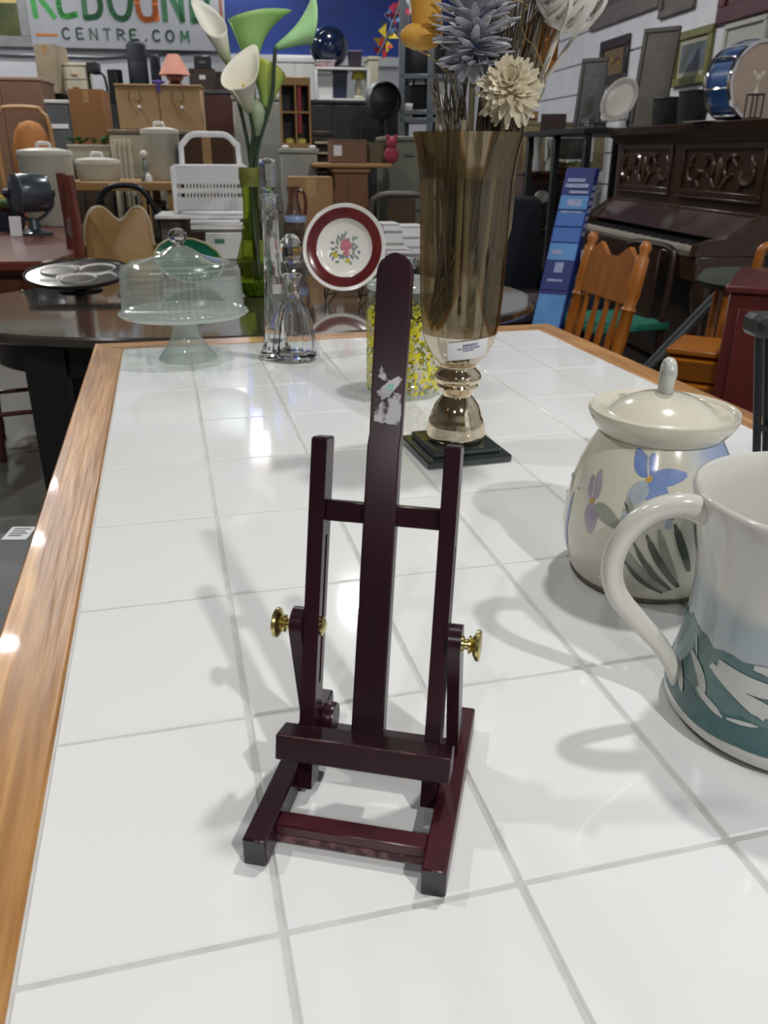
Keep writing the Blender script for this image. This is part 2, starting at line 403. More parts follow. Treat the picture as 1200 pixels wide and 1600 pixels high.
STK = mat('torn_sticker_residue', '#b9b8ba', 0.7, hex2='#3a2630', scale=170, amt=(0.48, 0.60), detail=6, stretch=(1, 1, 0.6))
STKW = mat('sticker_paper', '#c6c5c6', 0.7, hex2='#9fa0a2', scale=90)
random.seed(3)
LY = LEAN @ Matrix(((1, 0, 0, 0), (0, 0, -1, 0.0035), (0, 1, 0, 0), (0, 0, 0, 1)))      # x, z -> onto the mast face
def jag(P, j=0.0008, n=6):
    out = []
    for i in range(len(P)):
        a, b = P[i], P[(i + 1) % len(P)]
        for k in range(n):
            t = k / n; out.append((a[0] + (b[0] - a[0]) * t + random.uniform(-j, j), a[1] + (b[1] - a[1]) * t + random.uniform(-j, j)))
    return out
MB(LY).prism(jag([(-0.0085, 0.2735), (0.0065, 0.272), (0.0085, 0.276), (0.008, 0.292), (0.002, 0.2935), (-0.0085, 0.282)]), 0.0, 0.00025).build('sticker_residue', STK, mast, None, label='torn grey sticker residue on the mast')
MB(LY).prism(jag([(-0.0082, 0.2925), (-0.0045, 0.288), (0.0, 0.2895), (0.0085, 0.3015), (0.0055, 0.3035), (-0.002, 0.2985)], 0.0005), 0.0, 0.0003).build('sticker_scrap', STKW, mast, None, label='pale scrap of torn sticker on the mast')
MB(LY).prism(jag([(-0.0078, 0.303), (-0.0045, 0.301), (-0.003, 0.297), (0.0002, 0.2985), (-0.0025, 0.304), (-0.006, 0.3095)], 0.0009, 4), 0.0, 0.0002).build('sticker_residue', STK, mast, None)
MB(LY).prism([(-0.002, 0.2945), (0.002, 0.2935), (0.0032, 0.298), (-0.0002, 0.2985)], 0.0003, 0.0004).build('sticker_print', mat('teal_print', '#8fc4b8', 0.7), mast, None, label='pale teal print on the scrap')
# ---------------------------------------------------------------- gold glass vase with dried flowers
random.seed(11)
VX, VY = 0.5275, 0.7955
VL = Vector((0.9424, -0.3344, 0)); VH = Vector((0.3344, 0.9424, 0))        # across and away, seen from the near end
def vp(lat, z, off=0.0):
    return Vector((VX, VY, TZ)) + VL * lat + VH * off + Vector((0, 0, z))
SLATE = mat('dark_green_slate', '#232a27', 0.18, hex2='#2f3733', scale=25, bump=0.3, coat=0.3)
def gold_glass(name, refl, tint, gl):
    m = bpy.data.materials.new(name); m.use_nodes = True; nt = m.node_tree; n = nt.nodes; L = nt.links; n.remove(n['Principled BSDF'])
    t = n.new('ShaderNodeBsdfTransparent'); t.inputs[0].default_value = (*tint, 1)
    g = n.new('ShaderNodeBsdfGlossy'); g.inputs[0].default_value = (*gl, 1); g.inputs['Roughness'].default_value = 0.07
    nz = n.new('ShaderNodeTexNoise'); nz.inputs['Scale'].default_value = 28; nz.inputs['Detail'].default_value = 3
    tc = n.new('ShaderNodeTexCoord'); mp = n.new('ShaderNodeMapping'); mp.inputs['Scale'].default_value = (1, 1, 0.35)
    L.new(tc.outputs['Object'], mp.inputs[0]); L.new(mp.outputs[0], nz.inputs['Vector'])
    bp = n.new('ShaderNodeBump'); bp.inputs['Strength'].default_value = 0.12; bp.inputs['Distance'].default_value = 0.002
    L.new(nz.outputs['Fac'], bp.inputs['Height']); L.new(bp.outputs[0], g.inputs['Normal'])
    lw = n.new('ShaderNodeLayerWeight'); lw.inputs[0].default_value = 0.25
    mr = n.new('ShaderNodeMapRange'); mr.inputs[3].default_value = refl; mr.inputs[4].default_value = 0.7 if refl < 0.3 else 0.85
    L.new(lw.outputs['Fresnel'], mr.inputs[0])
    mx = n.new('ShaderNodeMixShader'); L.new(mr.outputs[0], mx.inputs[0]); L.new(t.outputs[0], mx.inputs[1]); L.new(g.outputs[0], mx.inputs[2])
    L.new(mx.outputs[0], n['Material Output'].inputs[0]); return m
GOLD = gold_glass('gold_lustre_glass', 0.17, (0.68, 0.60, 0.45), (0.78, 0.68, 0.50))
GOLDF = gold_glass('gold_lustre_foot', 0.62, (0.55, 0.45, 0.30), (0.86, 0.76, 0.58))
GOLDB = gold_glass('gold_lustre_bowl', 0.60, (0.60, 0.50, 0.36), (0.88, 0.82, 0.68))
vase = thing('goblet_vase', 'tall gold glass goblet vase on a dark square foot behind the easel, holding dried flowers', 'vase', (VX, VY, TZ))
sq = MB(RZm(2.5) @ T(-0.001, -0.002, 0)); sq.box(-0.067, 0.067, -0.067, 0.067, 0.0005, 0.0125, 0.003).box(-0.054, 0.054, -0.054, 0.054, 0.0125, 0.022, 0.004)
sq.build('square_base', SLATE, vase, 30)
MB().lathe([(0, 0.0221), (0.040, 0.0221), (0.0445, 0.026), (0.0455, 0.033), (0.0435, 0.0400), (0.0445, 0.043), (0.0415, 0.055), (0.0395, 0.058), (0.0385, 0.063), (0.0335, 0.076), (0.0255, 0.087), (0.0215, 0.0915), (0.0225, 0.096), (0.027, 0.101), (0.031, 0.1065), (0.0292, 0.110), (0.034, 0.114), (0.0358, 0.119), (0.033, 0.126), (0.0265, 0.132), (0.0255, 0.1365), (0.0262, 0.138)], 48).build('turned_stem', GOLDF, vase, 50)
MB().lathe([(0, 0.1365), (0.0262, 0.1375), (0.034, 0.1455), (0.0432, 0.157), (0.0505, 0.172), (0.0545, 0.186)], 56).build('bowl_base', GOLDB, vase, 60, label='opaque cream gold lower bowl')
MB().lathe([(0.0545, 0.186), (0.0578, 0.21), (0.0600, 0.25), (0.0612, 0.30), (0.0622, 0.36), (0.0640, 0.395), (0.069, 0.43), (0.0745, 0.4515), (0.0735, 0.4520), (0.0678, 0.43), (0.0626, 0.395)], 56).build('bowl', GOLD, vase, 60)
# paper price tag curved against the bowl
tagm = MB(); vs = []; fs = []
BZ = [(0.140, 0.030), (0.1455, 0.034), (0.157, 0.0432), (0.172, 0.0505), (0.186, 0.0545), (0.21, 0.0578)]
def bowl_r(z):
    for (z0, r0), (z1, r1) in zip(BZ, BZ[1:]):
        if z <= z1: return r0 + (r1 - r0) * (z - z0) / (z1 - z0)
    return 0.0578
def on_bowl(lat, z, off=0.0012):
    r = bowl_r(z) + off; s = max(-0.98, min(0.98, lat / r)); p = VL * (r * s) - VH * (r * math.sqrt(1 - s * s)); p.z = z; return p
N = 10
def tag_pt(a, b, off): return on_bowl(-0.016 + 0.056 * a, 0.151 + 0.0285 * b + 0.006 * a + (0.0015 * a), off)
for off in (0.0010, 0.0016):
    for j in range(5):
        for i in range(N + 1): vs.append(tag_pt(i / N, j / 4, off))
q = (N + 1) * 5
for o_ in (0, q):
    for j in range(4):
        for i in range(N): k = o_ + j * (N + 1) + i; fs.append((k, k + 1, k + N + 2, k + N + 1))
tagm.add(vs, fs); ptag = tagm.build('price_tag', PAPER, vase, 60, label='white paper price tag with three lines of blue grey print')
for (a0, a1, b0, b1) in ((0.38, 0.75, 0.70, 0.86), (0.26, 0.82, 0.58, 0.66), (0.40, 0.68, 0.46, 0.54)):
    g = MB(); random.seed(int(a0 * 100)); a = a0
    while a < a1:
        wd = random.uniform(0.02, 0.05); e = min(a1, a + wd)
        v4 = [tag_pt(a, b0, 0.0019), tag_pt(e, b0, 0.0019), tag_pt(e, b1, 0.0019), tag_pt(a, b1, 0.0019)]
        g.add(v4 + [p * 1.0 + Vector((0, 0, 0)) - (VH * -0.0001) for p in v4], [(0, 1, 2, 3)]); a = e + random.uniform(0.008, 0.02)
    g.build('print_line', mat('blue_grey_ink', '#77799b', 0.8), ptag, None)
# dried bundle: fine twigs, counted by nobody
TW = mat('dry_twig', '#857b69', 0.85, hex2='#4f483c', scale=30, stretch=(1, 1, 0.2))
random.seed(5); tb = MB()
for i in range(230):
    right = i % 5 != 0
    if right: top = (random.uniform(0.02, 0.105), random.uniform(0.52, 0.70), random.uniform(-0.01, 0.05))
    else: top = (random.uniform(-0.055, 0.0), random.uniform(0.48, 0.54), random.uniform(0.0, 0.05))
    rimx = top[0] * 0.55 + random.uniform(-0.012, 0.012) + (0.008 if right else -0.006); rimo = random.uniform(-0.03, 0.045)
    if math.hypot(rimx, rimo) > 0.058: rimo *= 0.4
    bx = random.uniform(-0.045, 0.045); bo = random.uniform(-0.028, 0.028); bz = random.uniform(0.19, 0.23)
    tb.tube([vp(bx, bz, bo), vp(rimx * 0.8 + bx * 0.25, 0.33, rimo * 0.7), vp(rimx, 0.455, rimo), vp(*top)], [0.0019, 0.0018, 0.0013, 0.0007], 4)
tag(tb.build('twig_bundle', TW), 'bundle of fine dry grey brown twigs standing in the gold glass vase', 'dried twigs', None, 'stuff')
STEM = mat('peeled_stem', '#a09682', 0.75, hex2='#857b68', scale=20, stretch=(1, 1, 0.2))
STEMW = mat('white_stem', '#c6c3ba', 0.7, hex2='#aeaaa0', scale=20, stretch=(1, 1, 0.2))
# grey flower made of wood shavings
GREYP = mat('silver_grey_petal', '#cccdd6', 0.5, 0.0, hex2='#8f919c', scale=45, amt=(0.3, 0.7))
gf = thing('grey_dried_flower', 'large silver grey dried cone flower standing in the gold glass vase', 'dried flower', vp(0.003, 0.20, -0.022))
gf_o = vp(0.003, 0.20, -0.022)
MB().tube([(0, 0, 0), (0, 0, 0.345)], 0.0042, 8).build('stem', STEM, gf)
def petal(L_, W_, curl, M, n=5, thick=0.0009, tip=0.25):
    rings = []
    for i in range(n + 1):
        t = i / n; wd = W_ * (math.sin(math.pi * (0.12 + 0.78 * t)) ** 0.7) * (1 if t < 0.8 else 1 - (t - 0.8) * (5 * (1 - tip)))
        x = L_ * t; z = curl * t * t * L_; up = 0.25 * wd
        rings.append([(x, -wd, z + up), (x, 0, z), (x, wd, z + up), (x, wd, z + up - thick), (x, 0, z - thick), (x, -wd, z + up - thick)])
    return rings
random.seed(21)
pid = 0
for layer in range(9):
    z = 0.335 + layer * 0.0095; n = 17 if layer < 7 else 10
    rad = [0.038, 0.045, 0.049, 0.051, 0.050, 0.047, 0.042, 0.034, 0.024][layer]
    for k in range(n):
        a = 360 * (k + 0.5 * (layer % 2)) / n + random.uniform(-9, 9)
        M_ = T(0, 0, z + random.uniform(-0.003, 0.003)) @ RZm(a) @ RY(-(-18 + layer * 9) + random.uniform(-8, 8)) @ T(0.006, 0, 0) @ RX(random.uniform(-25, 25))
        MB(M_).loft(petal(rad * random.uniform(0.8, 1.06), 0.0058, random.uniform(-0.1, 0.45) - 0.04 * layer, None, tip=0.7)).build('petal', GREYP, gf, 60)
for k in range(7):                       # cup of bracts below
    M_ = T(0, 0, 0.352) @ RZm(360 * k / 7) @ RY(52 + 8 * (k % 2)) @ T(0.004, 0, 0)
    MB(M_).loft(petal(0.042, 0.013, -0.25, None, tip=0.6)).build('bract', GREYP, gf, 60)
# cream flower
CREAMP = mat('cream_petal', '#ded4bb', 0.7, hex2='#cdc1a4', scale=40)
cf_o = vp(0.049, 0.20, -0.040)
cf = thing('cream_dried_flower', 'round cream dried zinnia flower in the gold glass vase below the silver grey one', 'dried flower', vp(0.022, 0.20, -0.03))
MB().tube([(0, 0, 0), VL * 0.015 + Vector((0, 0, 0.20)) - VH * 0.008, VL * 0.026 + Vector((0, 0, 0.29)) - VH * 0.020], 0.0035, 8).build('stem', STEM, cf)
CFM = Matrix.Translation(VL * 0.027 + Vector((0, 0, 0.303)) - VH * 0.026) @ toward(-VH * 0.92 + Vector((0, 0, 0.42)) + VL * -0.10)
for layer in range(8):
    n = (20, 19, 18, 16, 14, 12, 9, 7)[layer]; rad = (0.041, 0.039, 0.036, 0.032, 0.028, 0.024, 0.019, 0.014)[layer]
    for k in range(n):
        a = 360 * (k + 0.5 * (layer % 2)) / n + random.uniform(-7, 7)
        M_ = CFM @ T(0, 0, -0.010 + layer * 0.0032) @ RZm(a) @ RY(-(-22 + layer * 11) + random.uniform(-7, 7)) @ T(0.003, 0, 0)
        MB(M_).loft(petal(rad * random.uniform(0.85, 1.08), 0.0050, random.uniform(-0.1, 0.3), None, n=4, tip=0.75)).build('petal', CREAMP, cf, 60)
# wicker ball on a stick
WICK = mat('white_wicker', '#dcdad4', 0.75, hex2='#c2bfb7', scale=30)
wb = thing('wicker_ball_pick', 'whitewashed wicker ball on a pale stick leaning right out of the vase', 'wicker ball', vp(0.030, 0.20, 0.012))
bc = VL * 0.092 + Vector((0, 0, 0.413)) - VH * 0.012
MB().tube([(0, 0, 0), VL * 0.040 + Vector((0, 0, 0.25)), bc - Vector((0, 0, 0.036)) - VL * 0.010], [0.0042, 0.0042, 0.0038], 8).build('stick', STEMW, wb)
random.seed(9)
for k in range(17):
    ax = Vector((random.gauss(0, 1), random.gauss(0, 1), random.gauss(0, 1))).normalized(); Q = toward(ax); rr = 0.0445 * random.uniform(0.95, 1.03); h = random.uniform(-0.014, 0.014); r2 = math.sqrt(rr * rr - h * h)
    pts = [bc + (Q @ Vector((r2 * math.cos(2 * math.pi * i / 26), r2 * math.sin(2 * math.pi * i / 26), h + 0.002 * math.sin(i)))) for i in range(26)]
    MB().tube(pts, 0.0044, 6, True, flat=0.45).build('wicker_strand', WICK, wb, 50)
st = thing('pale_branch', 'thin whitewashed branch leaning far right out of the vase beside the wicker ball', 'dried twigs', vp(0.020, 0.20, 0.02))
MB().tube([(0, 0, 0), VL * 0.045 + Vector((0, 0, 0.25)), VL * 0.075 + Vector((0, 0, 0.31)), VL * 0.118 + Vector((0, 0, 0.375)), VL * 0.155 + Vector((0, 0, 0.46))], [0.003, 0.0032, 0.003, 0.0026, 0.002], 7).build('branch', STEMW, st)
MB().tube([VL * 0.068 + Vector((0, 0, 0.297)), VL * 0.070 + Vector((0, 0, 0.34)), VL * 0.092 + Vector((0, 0, 0.40))], [0.002, 0.0018, 0.0012], 6).build('side_shoot', STEMW, st)
rd = thing('thick_reed', 'thick pale reed standing upright in the middle of the gold vase', 'dried twigs', vp(-0.008, 0.195, -0.038))
MB().tube([(0, 0, 0), VL * 0.002 + Vector((0, 0, 0.27))], 0.0042, 8).build('reed', STEM, rd)
WIRE = mat('gold_curly_wire', '#a8946a', 0.4, 0.5, scale=30)
for nm, pts in (('curled wire of dried vine left of the grey flower', [(-0.02, 0.43, 0.0), (-0.018, 0.50, -0.01), (-0.045, 0.535, -0.01), (-0.085, 0.555, -0.01), (-0.10, 0.575, 0.0)]),
                ('curled wire of dried vine right of the grey flower', [(0.05, 0.44, 0.02), (0.095, 0.50, -0.01), (0.082, 0.545, -0.015), (0.066, 0.562, -0.01), (0.060, 0.585, -0.01), (0.068, 0.595, -0.01), (0.05, 0.60, -0.01), (0.036, 0.578, -0.01)])):
    tag(MB().tube(smooth_pts([vp(*p) for p in pts], 7), 0.0009, 5).build('curly_vine', WIRE), nm, 'dried vine')
# ---------------------------------------------------------------- glass cake stand with dome
CLEAR = thin_glass('clear_thin_glass', (0.93, 0.965, 0.945), base=0.03, power=1.55)
DOMEG = thin_glass('pressed_dome_glass', (0.90, 0.94, 0.92), base=0.09, power=1.75, rough=0.05, milk=0.13)
CLEARP = thin_glass('clear_plate_glass', (0.88, 0.93, 0.91), base=0.08, power=1.75, rough=0.08, milk=0.22)
cake = thing('cake_stand', 'footed clear glass cake stand near the far left corner of the tiled table', 'cake stand', (0.146, 1.533, TZ))
MB().lathe([(0, 0.001), (0.062, 0.0005), (0.0635, 0.004), (0.058, 0.010), (0.046, 0.026), (0.034, 0.046), (0.0285, 0.064), (0.025, 0.085), (0.028, 0.0945), (0, 0.0945)], 72, rfun=lambda i, z: 1 + (0.022 * math.cos(i * math.pi) if z < 0.06 else 0)).build('pedestal', CLEARP, cake, 60)
MB().lathe([(0, 0.0945), (0.10, 0.096), (0.136, 0.100), (0.1405, 0.104), (0.1385, 0.1065), (0.134, 0.103), (0.0, 0.1005)], 72).build('plate', CLEARP, cake, 50)
dome = thing('cake_dome', 'ribbed clear glass dome with a round knob covering the cake stand', 'glass dome', (0.146, 1.533, TZ + 0.1032))
rib = lambda i, z: 1 + (0.016 * math.cos(i * math.pi / 2) if 0.006 < z < 0.092 else 0)
MB().lathe([(0.1305, 0.0002), (0.1325, 0.004), (0.1292, 0.008), (0.128, 0.03), (0.1268, 0.06), (0.1255, 0.088), (0.121, 0.097), (0.108, 0.104), (0.085, 0.110), (0.060, 0.117), (0.045, 0.122), (0.030, 0.132), (0.016, 0.139)], 240, rfun=rib).build('bell', DOMEG, dome, 80)
for rr, zz in ((0.1215, 0.0975), (0.104, 0.1055)):
    MB().lathe([(rr - 0.002, zz - 0.001), (rr, zz + 0.0016), (rr + 0.002, zz - 0.001)], 90, rfun=lambda i, z: 1 + 0.012 * (i % 2)).build('beaded_ring', DOMEG, dome, 0)
CRYST = solid_glass('crystal_glass', (0.97, 0.985, 0.98))
MB().lathe([(0, 0.137), (0.012, 0.138), (0.010, 0.143), (0.0135, 0.147), (0.0185, 0.153), (0.0205, 0.160), (0.0185, 0.167), (0.012, 0.173), (0, 0.176)], 10).build('knob', CRYST, dome, 20)

# ---------------------------------------------------------------- two crystal decanters
dec = thing('cut_glass_decanter', 'short bell shaped cut glass decanter with a faceted octagonal stopper', 'decanter', (0.378, 1.469, TZ))
MB().lathe([(0, 0.006), (0.040, 0.0006), (0.0465, 0.004), (0.0492, 0.011), (0.0478, 0.025), (0.0445, 0.055), (0.0395, 0.085), (0.033, 0.105), (0.0245, 0.124), (0.0165, 0.137), (0.0142, 0.145), (0.0152, 0.150), (0.0137, 0.158), (0.0152, 0.168), (0.0175, 0.176), (0.0245, 0.184), (0.0235, 0.186), (0.012, 0.186), (0.010, 0.16), (0.012, 0.138), (0.029, 0.105), (0.040, 0.055), (0.043, 0.018), (0, 0.016)], 40, rfun=lambda i, z: 1 + (0.035 * math.cos(i * math.pi / 2) if 0.012 < z < 0.125 else 0)).build('bottle', CRYST, dec, 22)
MB().lathe([(0, 0.165), (0.009, 0.167), (0.0095, 0.192), (0.0125, 0.196), (0.0215, 0.214), (0.0235, 0.226), (0.0225, 0.244), (0.0165, 0.261), (0.0095, 0.268), (0, 0.269)], 8).build('stopper', CRYST, dec, 0)
dec2 = thing('tall_decanter', 'tall slender clear glass decanter with a square stopper behind the short one', 'decanter', (0.340, 1.495, TZ))
MB(RZm(20)).lathe([(0, 0.005), (0.036, 0.0006), (0.0385, 0.006), (0.034, 0.016), (0.028, 0.03), (0.025, 0.06), (0.0215, 0.11), (0.019, 0.17), (0.0172, 0.25), (0.0165, 0.31), (0.0178, 0.335), (0.0205, 0.342), (0.0205, 0.346), (0.012, 0.347), (0.011, 0.31), (0.012, 0.2), (0.016, 0.1), (0.017, 0.04), (0, 0.03)], 16).build('bottle', CRYST, dec2, 18)
MB(RZm(20)).lathe([(0, 0.335), (0.0095, 0.336), (0.010, 0.353), (0.0175, 0.360), (0.0195, 0.378), (0.0212, 0.405), (0.0185, 0.413), (0, 0.4155)], 6).build('stopper', CRYST, dec2, 0)
MB(Matrix.Translation((0.005, -0.021, 0.145)) @ RX(2)).box(-0.009, 0.009, -0.0006, 0.0004, 0, 0.02, 0.0002).build('price_sticker', PAPER, dec2, None, label='small white price sticker')

# ---------------------------------------------------------------- yellow patterned jar
def jar_glass():
    m = bpy.data.materials.new('yellow_printed_glass'); m.use_nodes = True; nt = m.node_tree; n = nt.nodes; L = nt.links
    b = n['Principled BSDF']; b.inputs['Roughness'].default_value = 0.2
    tc = n.new('ShaderNodeTexCoord'); vo = n.new('ShaderNodeTexVoronoi'); vo.inputs['Scale'].default_value = 95
    L.new(tc.outputs['Object'], vo.inputs['Vector'])
    rp = n.new('ShaderNodeValToRGB'); e = rp.color_ramp.elements; e[0].position = 0.2; e[0].color = lin('#d8cf2e'); e[1].position = 0.95; e[1].color = lin('#e6dc52')
    rp.color_ramp.interpolation = 'CONSTANT'
    for p_, c_ in ((0.45, '#8d8420'), (0.62, '#cdbfb6'), (0.8, '#d3c92c')):
        q_ = rp.color_ramp.elements.new(p_); q_.color = lin(c_)
    sp = n.new('ShaderNodeSeparateColor'); L.new(vo.outputs['Color'], sp.inputs[0]); L.new(sp.outputs[0], rp.inputs[0]); L.new(rp.outputs[0], b.inputs['Base Color'])
    nz = n.new('ShaderNodeTexNoise'); nz.inputs['Scale'].default_value = 110; L.new(tc.outputs['Object'], nz.inputs['Vector'])
    r2 = n.new('ShaderNodeValToRGB'); r2.color_ramp.elements[0].position = 0.49; r2.color_ramp.elements[1].position = 0.54
    L.new(nz.outputs['Fac'], r2.inputs[0])
    tr = n.new('ShaderNodeBsdfTransparent'); tr.inputs[0].default_value = (0.85, 0.86, 0.78, 1)
    mx = n.new('ShaderNodeMixShader'); L.new(r2.outputs[0], mx.inputs[0]); L.new(b.outputs[0], mx.inputs[1]); L.new(tr.outputs[0], mx.inputs[2])
    L.new(mx.outputs[0], n['Material Output'].inputs[0]); return m
jar = thing('storage_jar', 'glass storage jar printed with a yellow pattern, half hidden behind the easel mast', 'jar', (0.5428, 1.1531, TZ))
MB().lathe([(0, 0.003), (0.066, 0.0006), (0.072, 0.006), (0.0722, 0.011)], 48).build('glass_foot', CLEARP, jar, 50)
MB().lathe([(0.0722, 0.011), (0.0715, 0.06), (0.0708, 0.158), (0.0700, 0.162)], 48).build('printed_body', jar_glass(), jar, 50, label='yellow printed glass body')
MB().lathe([(0.0700, 0.162), (0.0700, 0.178), (0.067, 0.188), (0.068, 0.197), (0.0665, 0.197), (0.0655, 0.188), (0.0685, 0.178)], 48).build('clear_neck', CLEAR, jar, 50)
lid = MB().lathe([(0, 0.1985), (0.070, 0.1975), (0.0715, 0.202), (0.068, 0.208), (0.045, 0.216), (0.018, 0.221), (0, 0.2225)], 48).build('lid', CLEARP, jar, 50)
MB(T(0.004, 0, 0)).lathe([(0, 0.219), (0.008, 0.221), (0.008, 0.227), (0.017, 0.234), (0.019, 0.242), (0.015, 0.250), (0, 0.253)], 10).build('lid_knob', CRYST, lid, 15)

# ---------------------------------------------------------------- painted pottery: lidded pot and jug
POTC = mat('cream_glaze', '#d3cfbe', 0.16, hex2='#c7c3b1', scale=9, bump=0.03, coat=0.3)
def potglaze(name, base, c2, axis_dir, lo, hi, zmix=None):
    m = mat(name, base, 0.15, hex2=base, scale=9, coat=0.3, bump=0.03); nt = m.node_tree; n = nt.nodes; L = nt.links; b = n['Principled BSDF']
    src = b.inputs['Base Color'].links[0].from_socket
    tc = n.new('ShaderNodeTexCoord'); dp = n.new('ShaderNodeVectorMath'); dp.operation = 'DOT_PRODUCT'; dp.inputs[1].default_value = axis_dir
    L.new(tc.outputs['Object'], dp.inputs[0])
    nz = n.new('ShaderNodeTexNoise'); nz.inputs['Scale'].default_value = 22; L.new(tc.outputs['Object'], nz.inputs['Vector'])
    ad = n.new('ShaderNodeMath'); ad.operation = 'MULTIPLY_ADD'; ad.inputs[1].default_value = (hi - lo) * 0.7; L.new(nz.outputs['Fac'], ad.inputs[0]); L.new(dp.outputs['Value'], ad.inputs[2])
    mr = n.new('ShaderNodeMapRange'); mr.interpolation_type = 'SMOOTHSTEP'; mr.inputs[1].default_value = lo + (hi - lo) * 0.35; mr.inputs[2].default_value = hi + (hi - lo) * 0.35
    L.new(ad.outputs[0], mr.inputs[0])
    mx = n.new('ShaderNodeMix'); mx.data_type = 'RGBA'; L.new(mr.outputs[0], mx.inputs[0]); L.new(src, mx.inputs[6]); mx.inputs[7].default_value = lin(c2)
    L.new(mx.outputs[2], b.inputs['Base Color']); return m
POTP = [(0, 0.004), (0.066, 0.0006), (0.0745, 0.004), (0.0775, 0.0095), (0.0866, 0.0356), (0.0894, 0.0588), (0.0881, 0.0822), (0.084, 0.1054), (0.0774, 0.1284), (0.0708, 0.1437), (0.063, 0.158), (0.060, 0.163)]
pot = thing('lidded_pot', 'cream glazed pottery jar painted with blue and mauve irises, its lid on', 'pot', (0.5994, 0.3656, TZ))
pbody = MB().lathe(POTP, 64).build('body', potglaze('cream_blue_glaze', '#d3cfbe', '#8fa3c4', (0.80, -0.60, 0.25), 0.062, 0.105), pot, 60)
lid = MB().lathe([(0.059, 0.1625), (0.066, 0.168), (0.0725, 0.178), (0.0755, 0.1855), (0.0745, 0.1885), (0.0715, 0.1878), (0.069, 0.184), (0.056, 0.1835), (0.053, 0.186), (0.044, 0.1935), (0.028, 0.2005), (0.012, 0.204), (0, 0.2048)], 64).build('lid', POTC, pot, 50)
lp = smooth_pts([(0, -0.001, 0.2035), (-0.001, -0.004, 0.214), (0.0, -0.005, 0.225), (0, 0.0, 0.2325), (0, 0.007, 0.232), (0, 0.0095, 0.224), (0, 0.0085, 0.2135), (0, 0.0075, 0.203)], 5)
MB(RZm(-18)).tube(lp, [0.0068 - 0.0000 * i for i in range(len(lp))], 10).build('loop_handle', mat('grey_white_glaze', '#c9cac2', 0.2, hex2='#9fa39e', scale=60, coat=0.3), lid, 60)
MB().lathe([(0.0742, 0.0008), (0.0765, 0.0035), (0.0775, 0.0068), (0.0768, 0.0072), (0.0740, 0.003)], 64).build('foot_line', mat('dark_unglazed_clay', '#5a5044', 0.8, hex2='#74695a', scale=60), pot, 40, label='dark unglazed line around the foot')
def prof_r(prof, z):
    for (r0, z0), (r1, z1) in zip(prof, prof[1:]):
        if z0 <= z <= z1 and z1 > z0: return r0 + (r1 - r0) * (z - z0) / (z1 - z0)
    return prof[-1][0]
NST = [0]
def stroke(prof, a, b, wid, m, parent, name, bend=0.0, off=0.0004, shape='leaf', n=12, label=None):
    # a brush stroke on a turned wall: from a to b (degrees, height), widest in the middle
    NST[0] += 1; off += 0.00004 * (NST[0] % 12)
    r0 = prof_r(prof, (a[1] + b[1]) / 2)
    A = Vector((R(a[0]) * r0, a[1])); B = Vector((R(b[0]) * r0, b[1])); d = B - A; nn = Vector((-d.y, d.x)).normalized()
    vs = []; fs = []
    for i in range(n + 1):
        t = i / n
        wd = wid * {'leaf': math.sin(math.pi * min(1, 0.06 + 0.94 * t)) ** 0.75 if t > 0 else 0.15, 'petal': (math.sin(math.pi * (t ** 0.7) * 0.94) ** 0.8 if t > 0 else 0.1), 'blade': (0.25 + 0.75 * math.sin(math.pi * (0.1 + 0.75 * t))) * (1 if t < 0.9 else 0.6), 'band': 1.0}[shape]
        c = A + d * t + nn * (bend * math.sin(math.pi * t))
        for k in range(4):
            q = c + nn * (wd * (k / 1.5 - 1)); z = max(0.002, q.y); th = q.x / r0; r = prof_r(prof, z) + off
            vs.append((r * math.cos(th), r * math.sin(th), z))
    for i in range(n):
        for k in range(3):
            j = i * 4 + k; fs.append((j, j + 1, j + 5, j + 4))
    return MB().add(vs, fs).build(name, m, parent, 60, label)
BLUEP = mat('blue_underglaze', '#7188bd', 0.2, hex2='#8496c4', scale=60, coat=0.3)
PALEB = mat('pale_blue_underglaze', '#a3aeb9', 0.2, hex2='#b4bcc0', scale=60, coat=0.3)
MAUVE = mat('mauve_underglaze', '#9c92a0', 0.2, hex2='#aba2ab', scale=60, coat=0.3)
GREENG = mat('grey_green_underglaze', '#9ba092', 0.2, hex2='#8f9486', scale=60, coat=0.3)
DARKG = mat('dark_green_underglaze', '#4c5247', 0.2, hex2='#5b6154', scale=60, coat=0.3)
YELP = mat('ochre_underglaze', '#c9a350', 0.2, scale=60, coat=0.3)
for a, b_, w_, m in (((-128, 0.138), (-141, 0.1615), 0.0075, BLUEP), ((-126, 0.139), (-126.5, 0.160), 0.0055, BLUEP), ((-125.5, 0.1375), (-99, 0.1425), 0.0080, BLUEP), ((-127, 0.1355), (-112.5, 0.112), 0.0110, BLUEP), ((-128, 0.134), (-138, 0.108), 0.0085, PALEB)):
    stroke(POTP, a, b_, w_, m, pbody, 'painted_petal', shape='petal', label='blue painted iris petal')
for a, b_, w_, m in (((-163, 0.1045), (-166, 0.134), 0.0055, MAUVE), ((-166, 0.1045), (-172, 0.126), 0.0045, MAUVE), ((-164, 0.1015), (-161, 0.070), 0.0085, MAUVE), ((-167, 0.101), (174, 0.080), 0.0075, PALEB), ((-160, 0.102), (-139, 0.085), 0.0075, GREENG), ((-167, 0.103), (178, 0.106), 0.004, MAUVE)):
    stroke(POTP, a, b_, w_, m, pbody, 'painted_petal', shape='petal', label='mauve painted iris petal')
for c, s_ in (((-126.5, 0.137), 0.0028), ((-164.5, 0.103), 0.0024)):
    stroke(POTP, (c[0] - 1.5, c[1] - 0.003), (c[0] + 1.5, c[1] + 0.003), s_, YELP, pbody, 'painted_centre', off=0.0007, label='ochre painted flower centre')
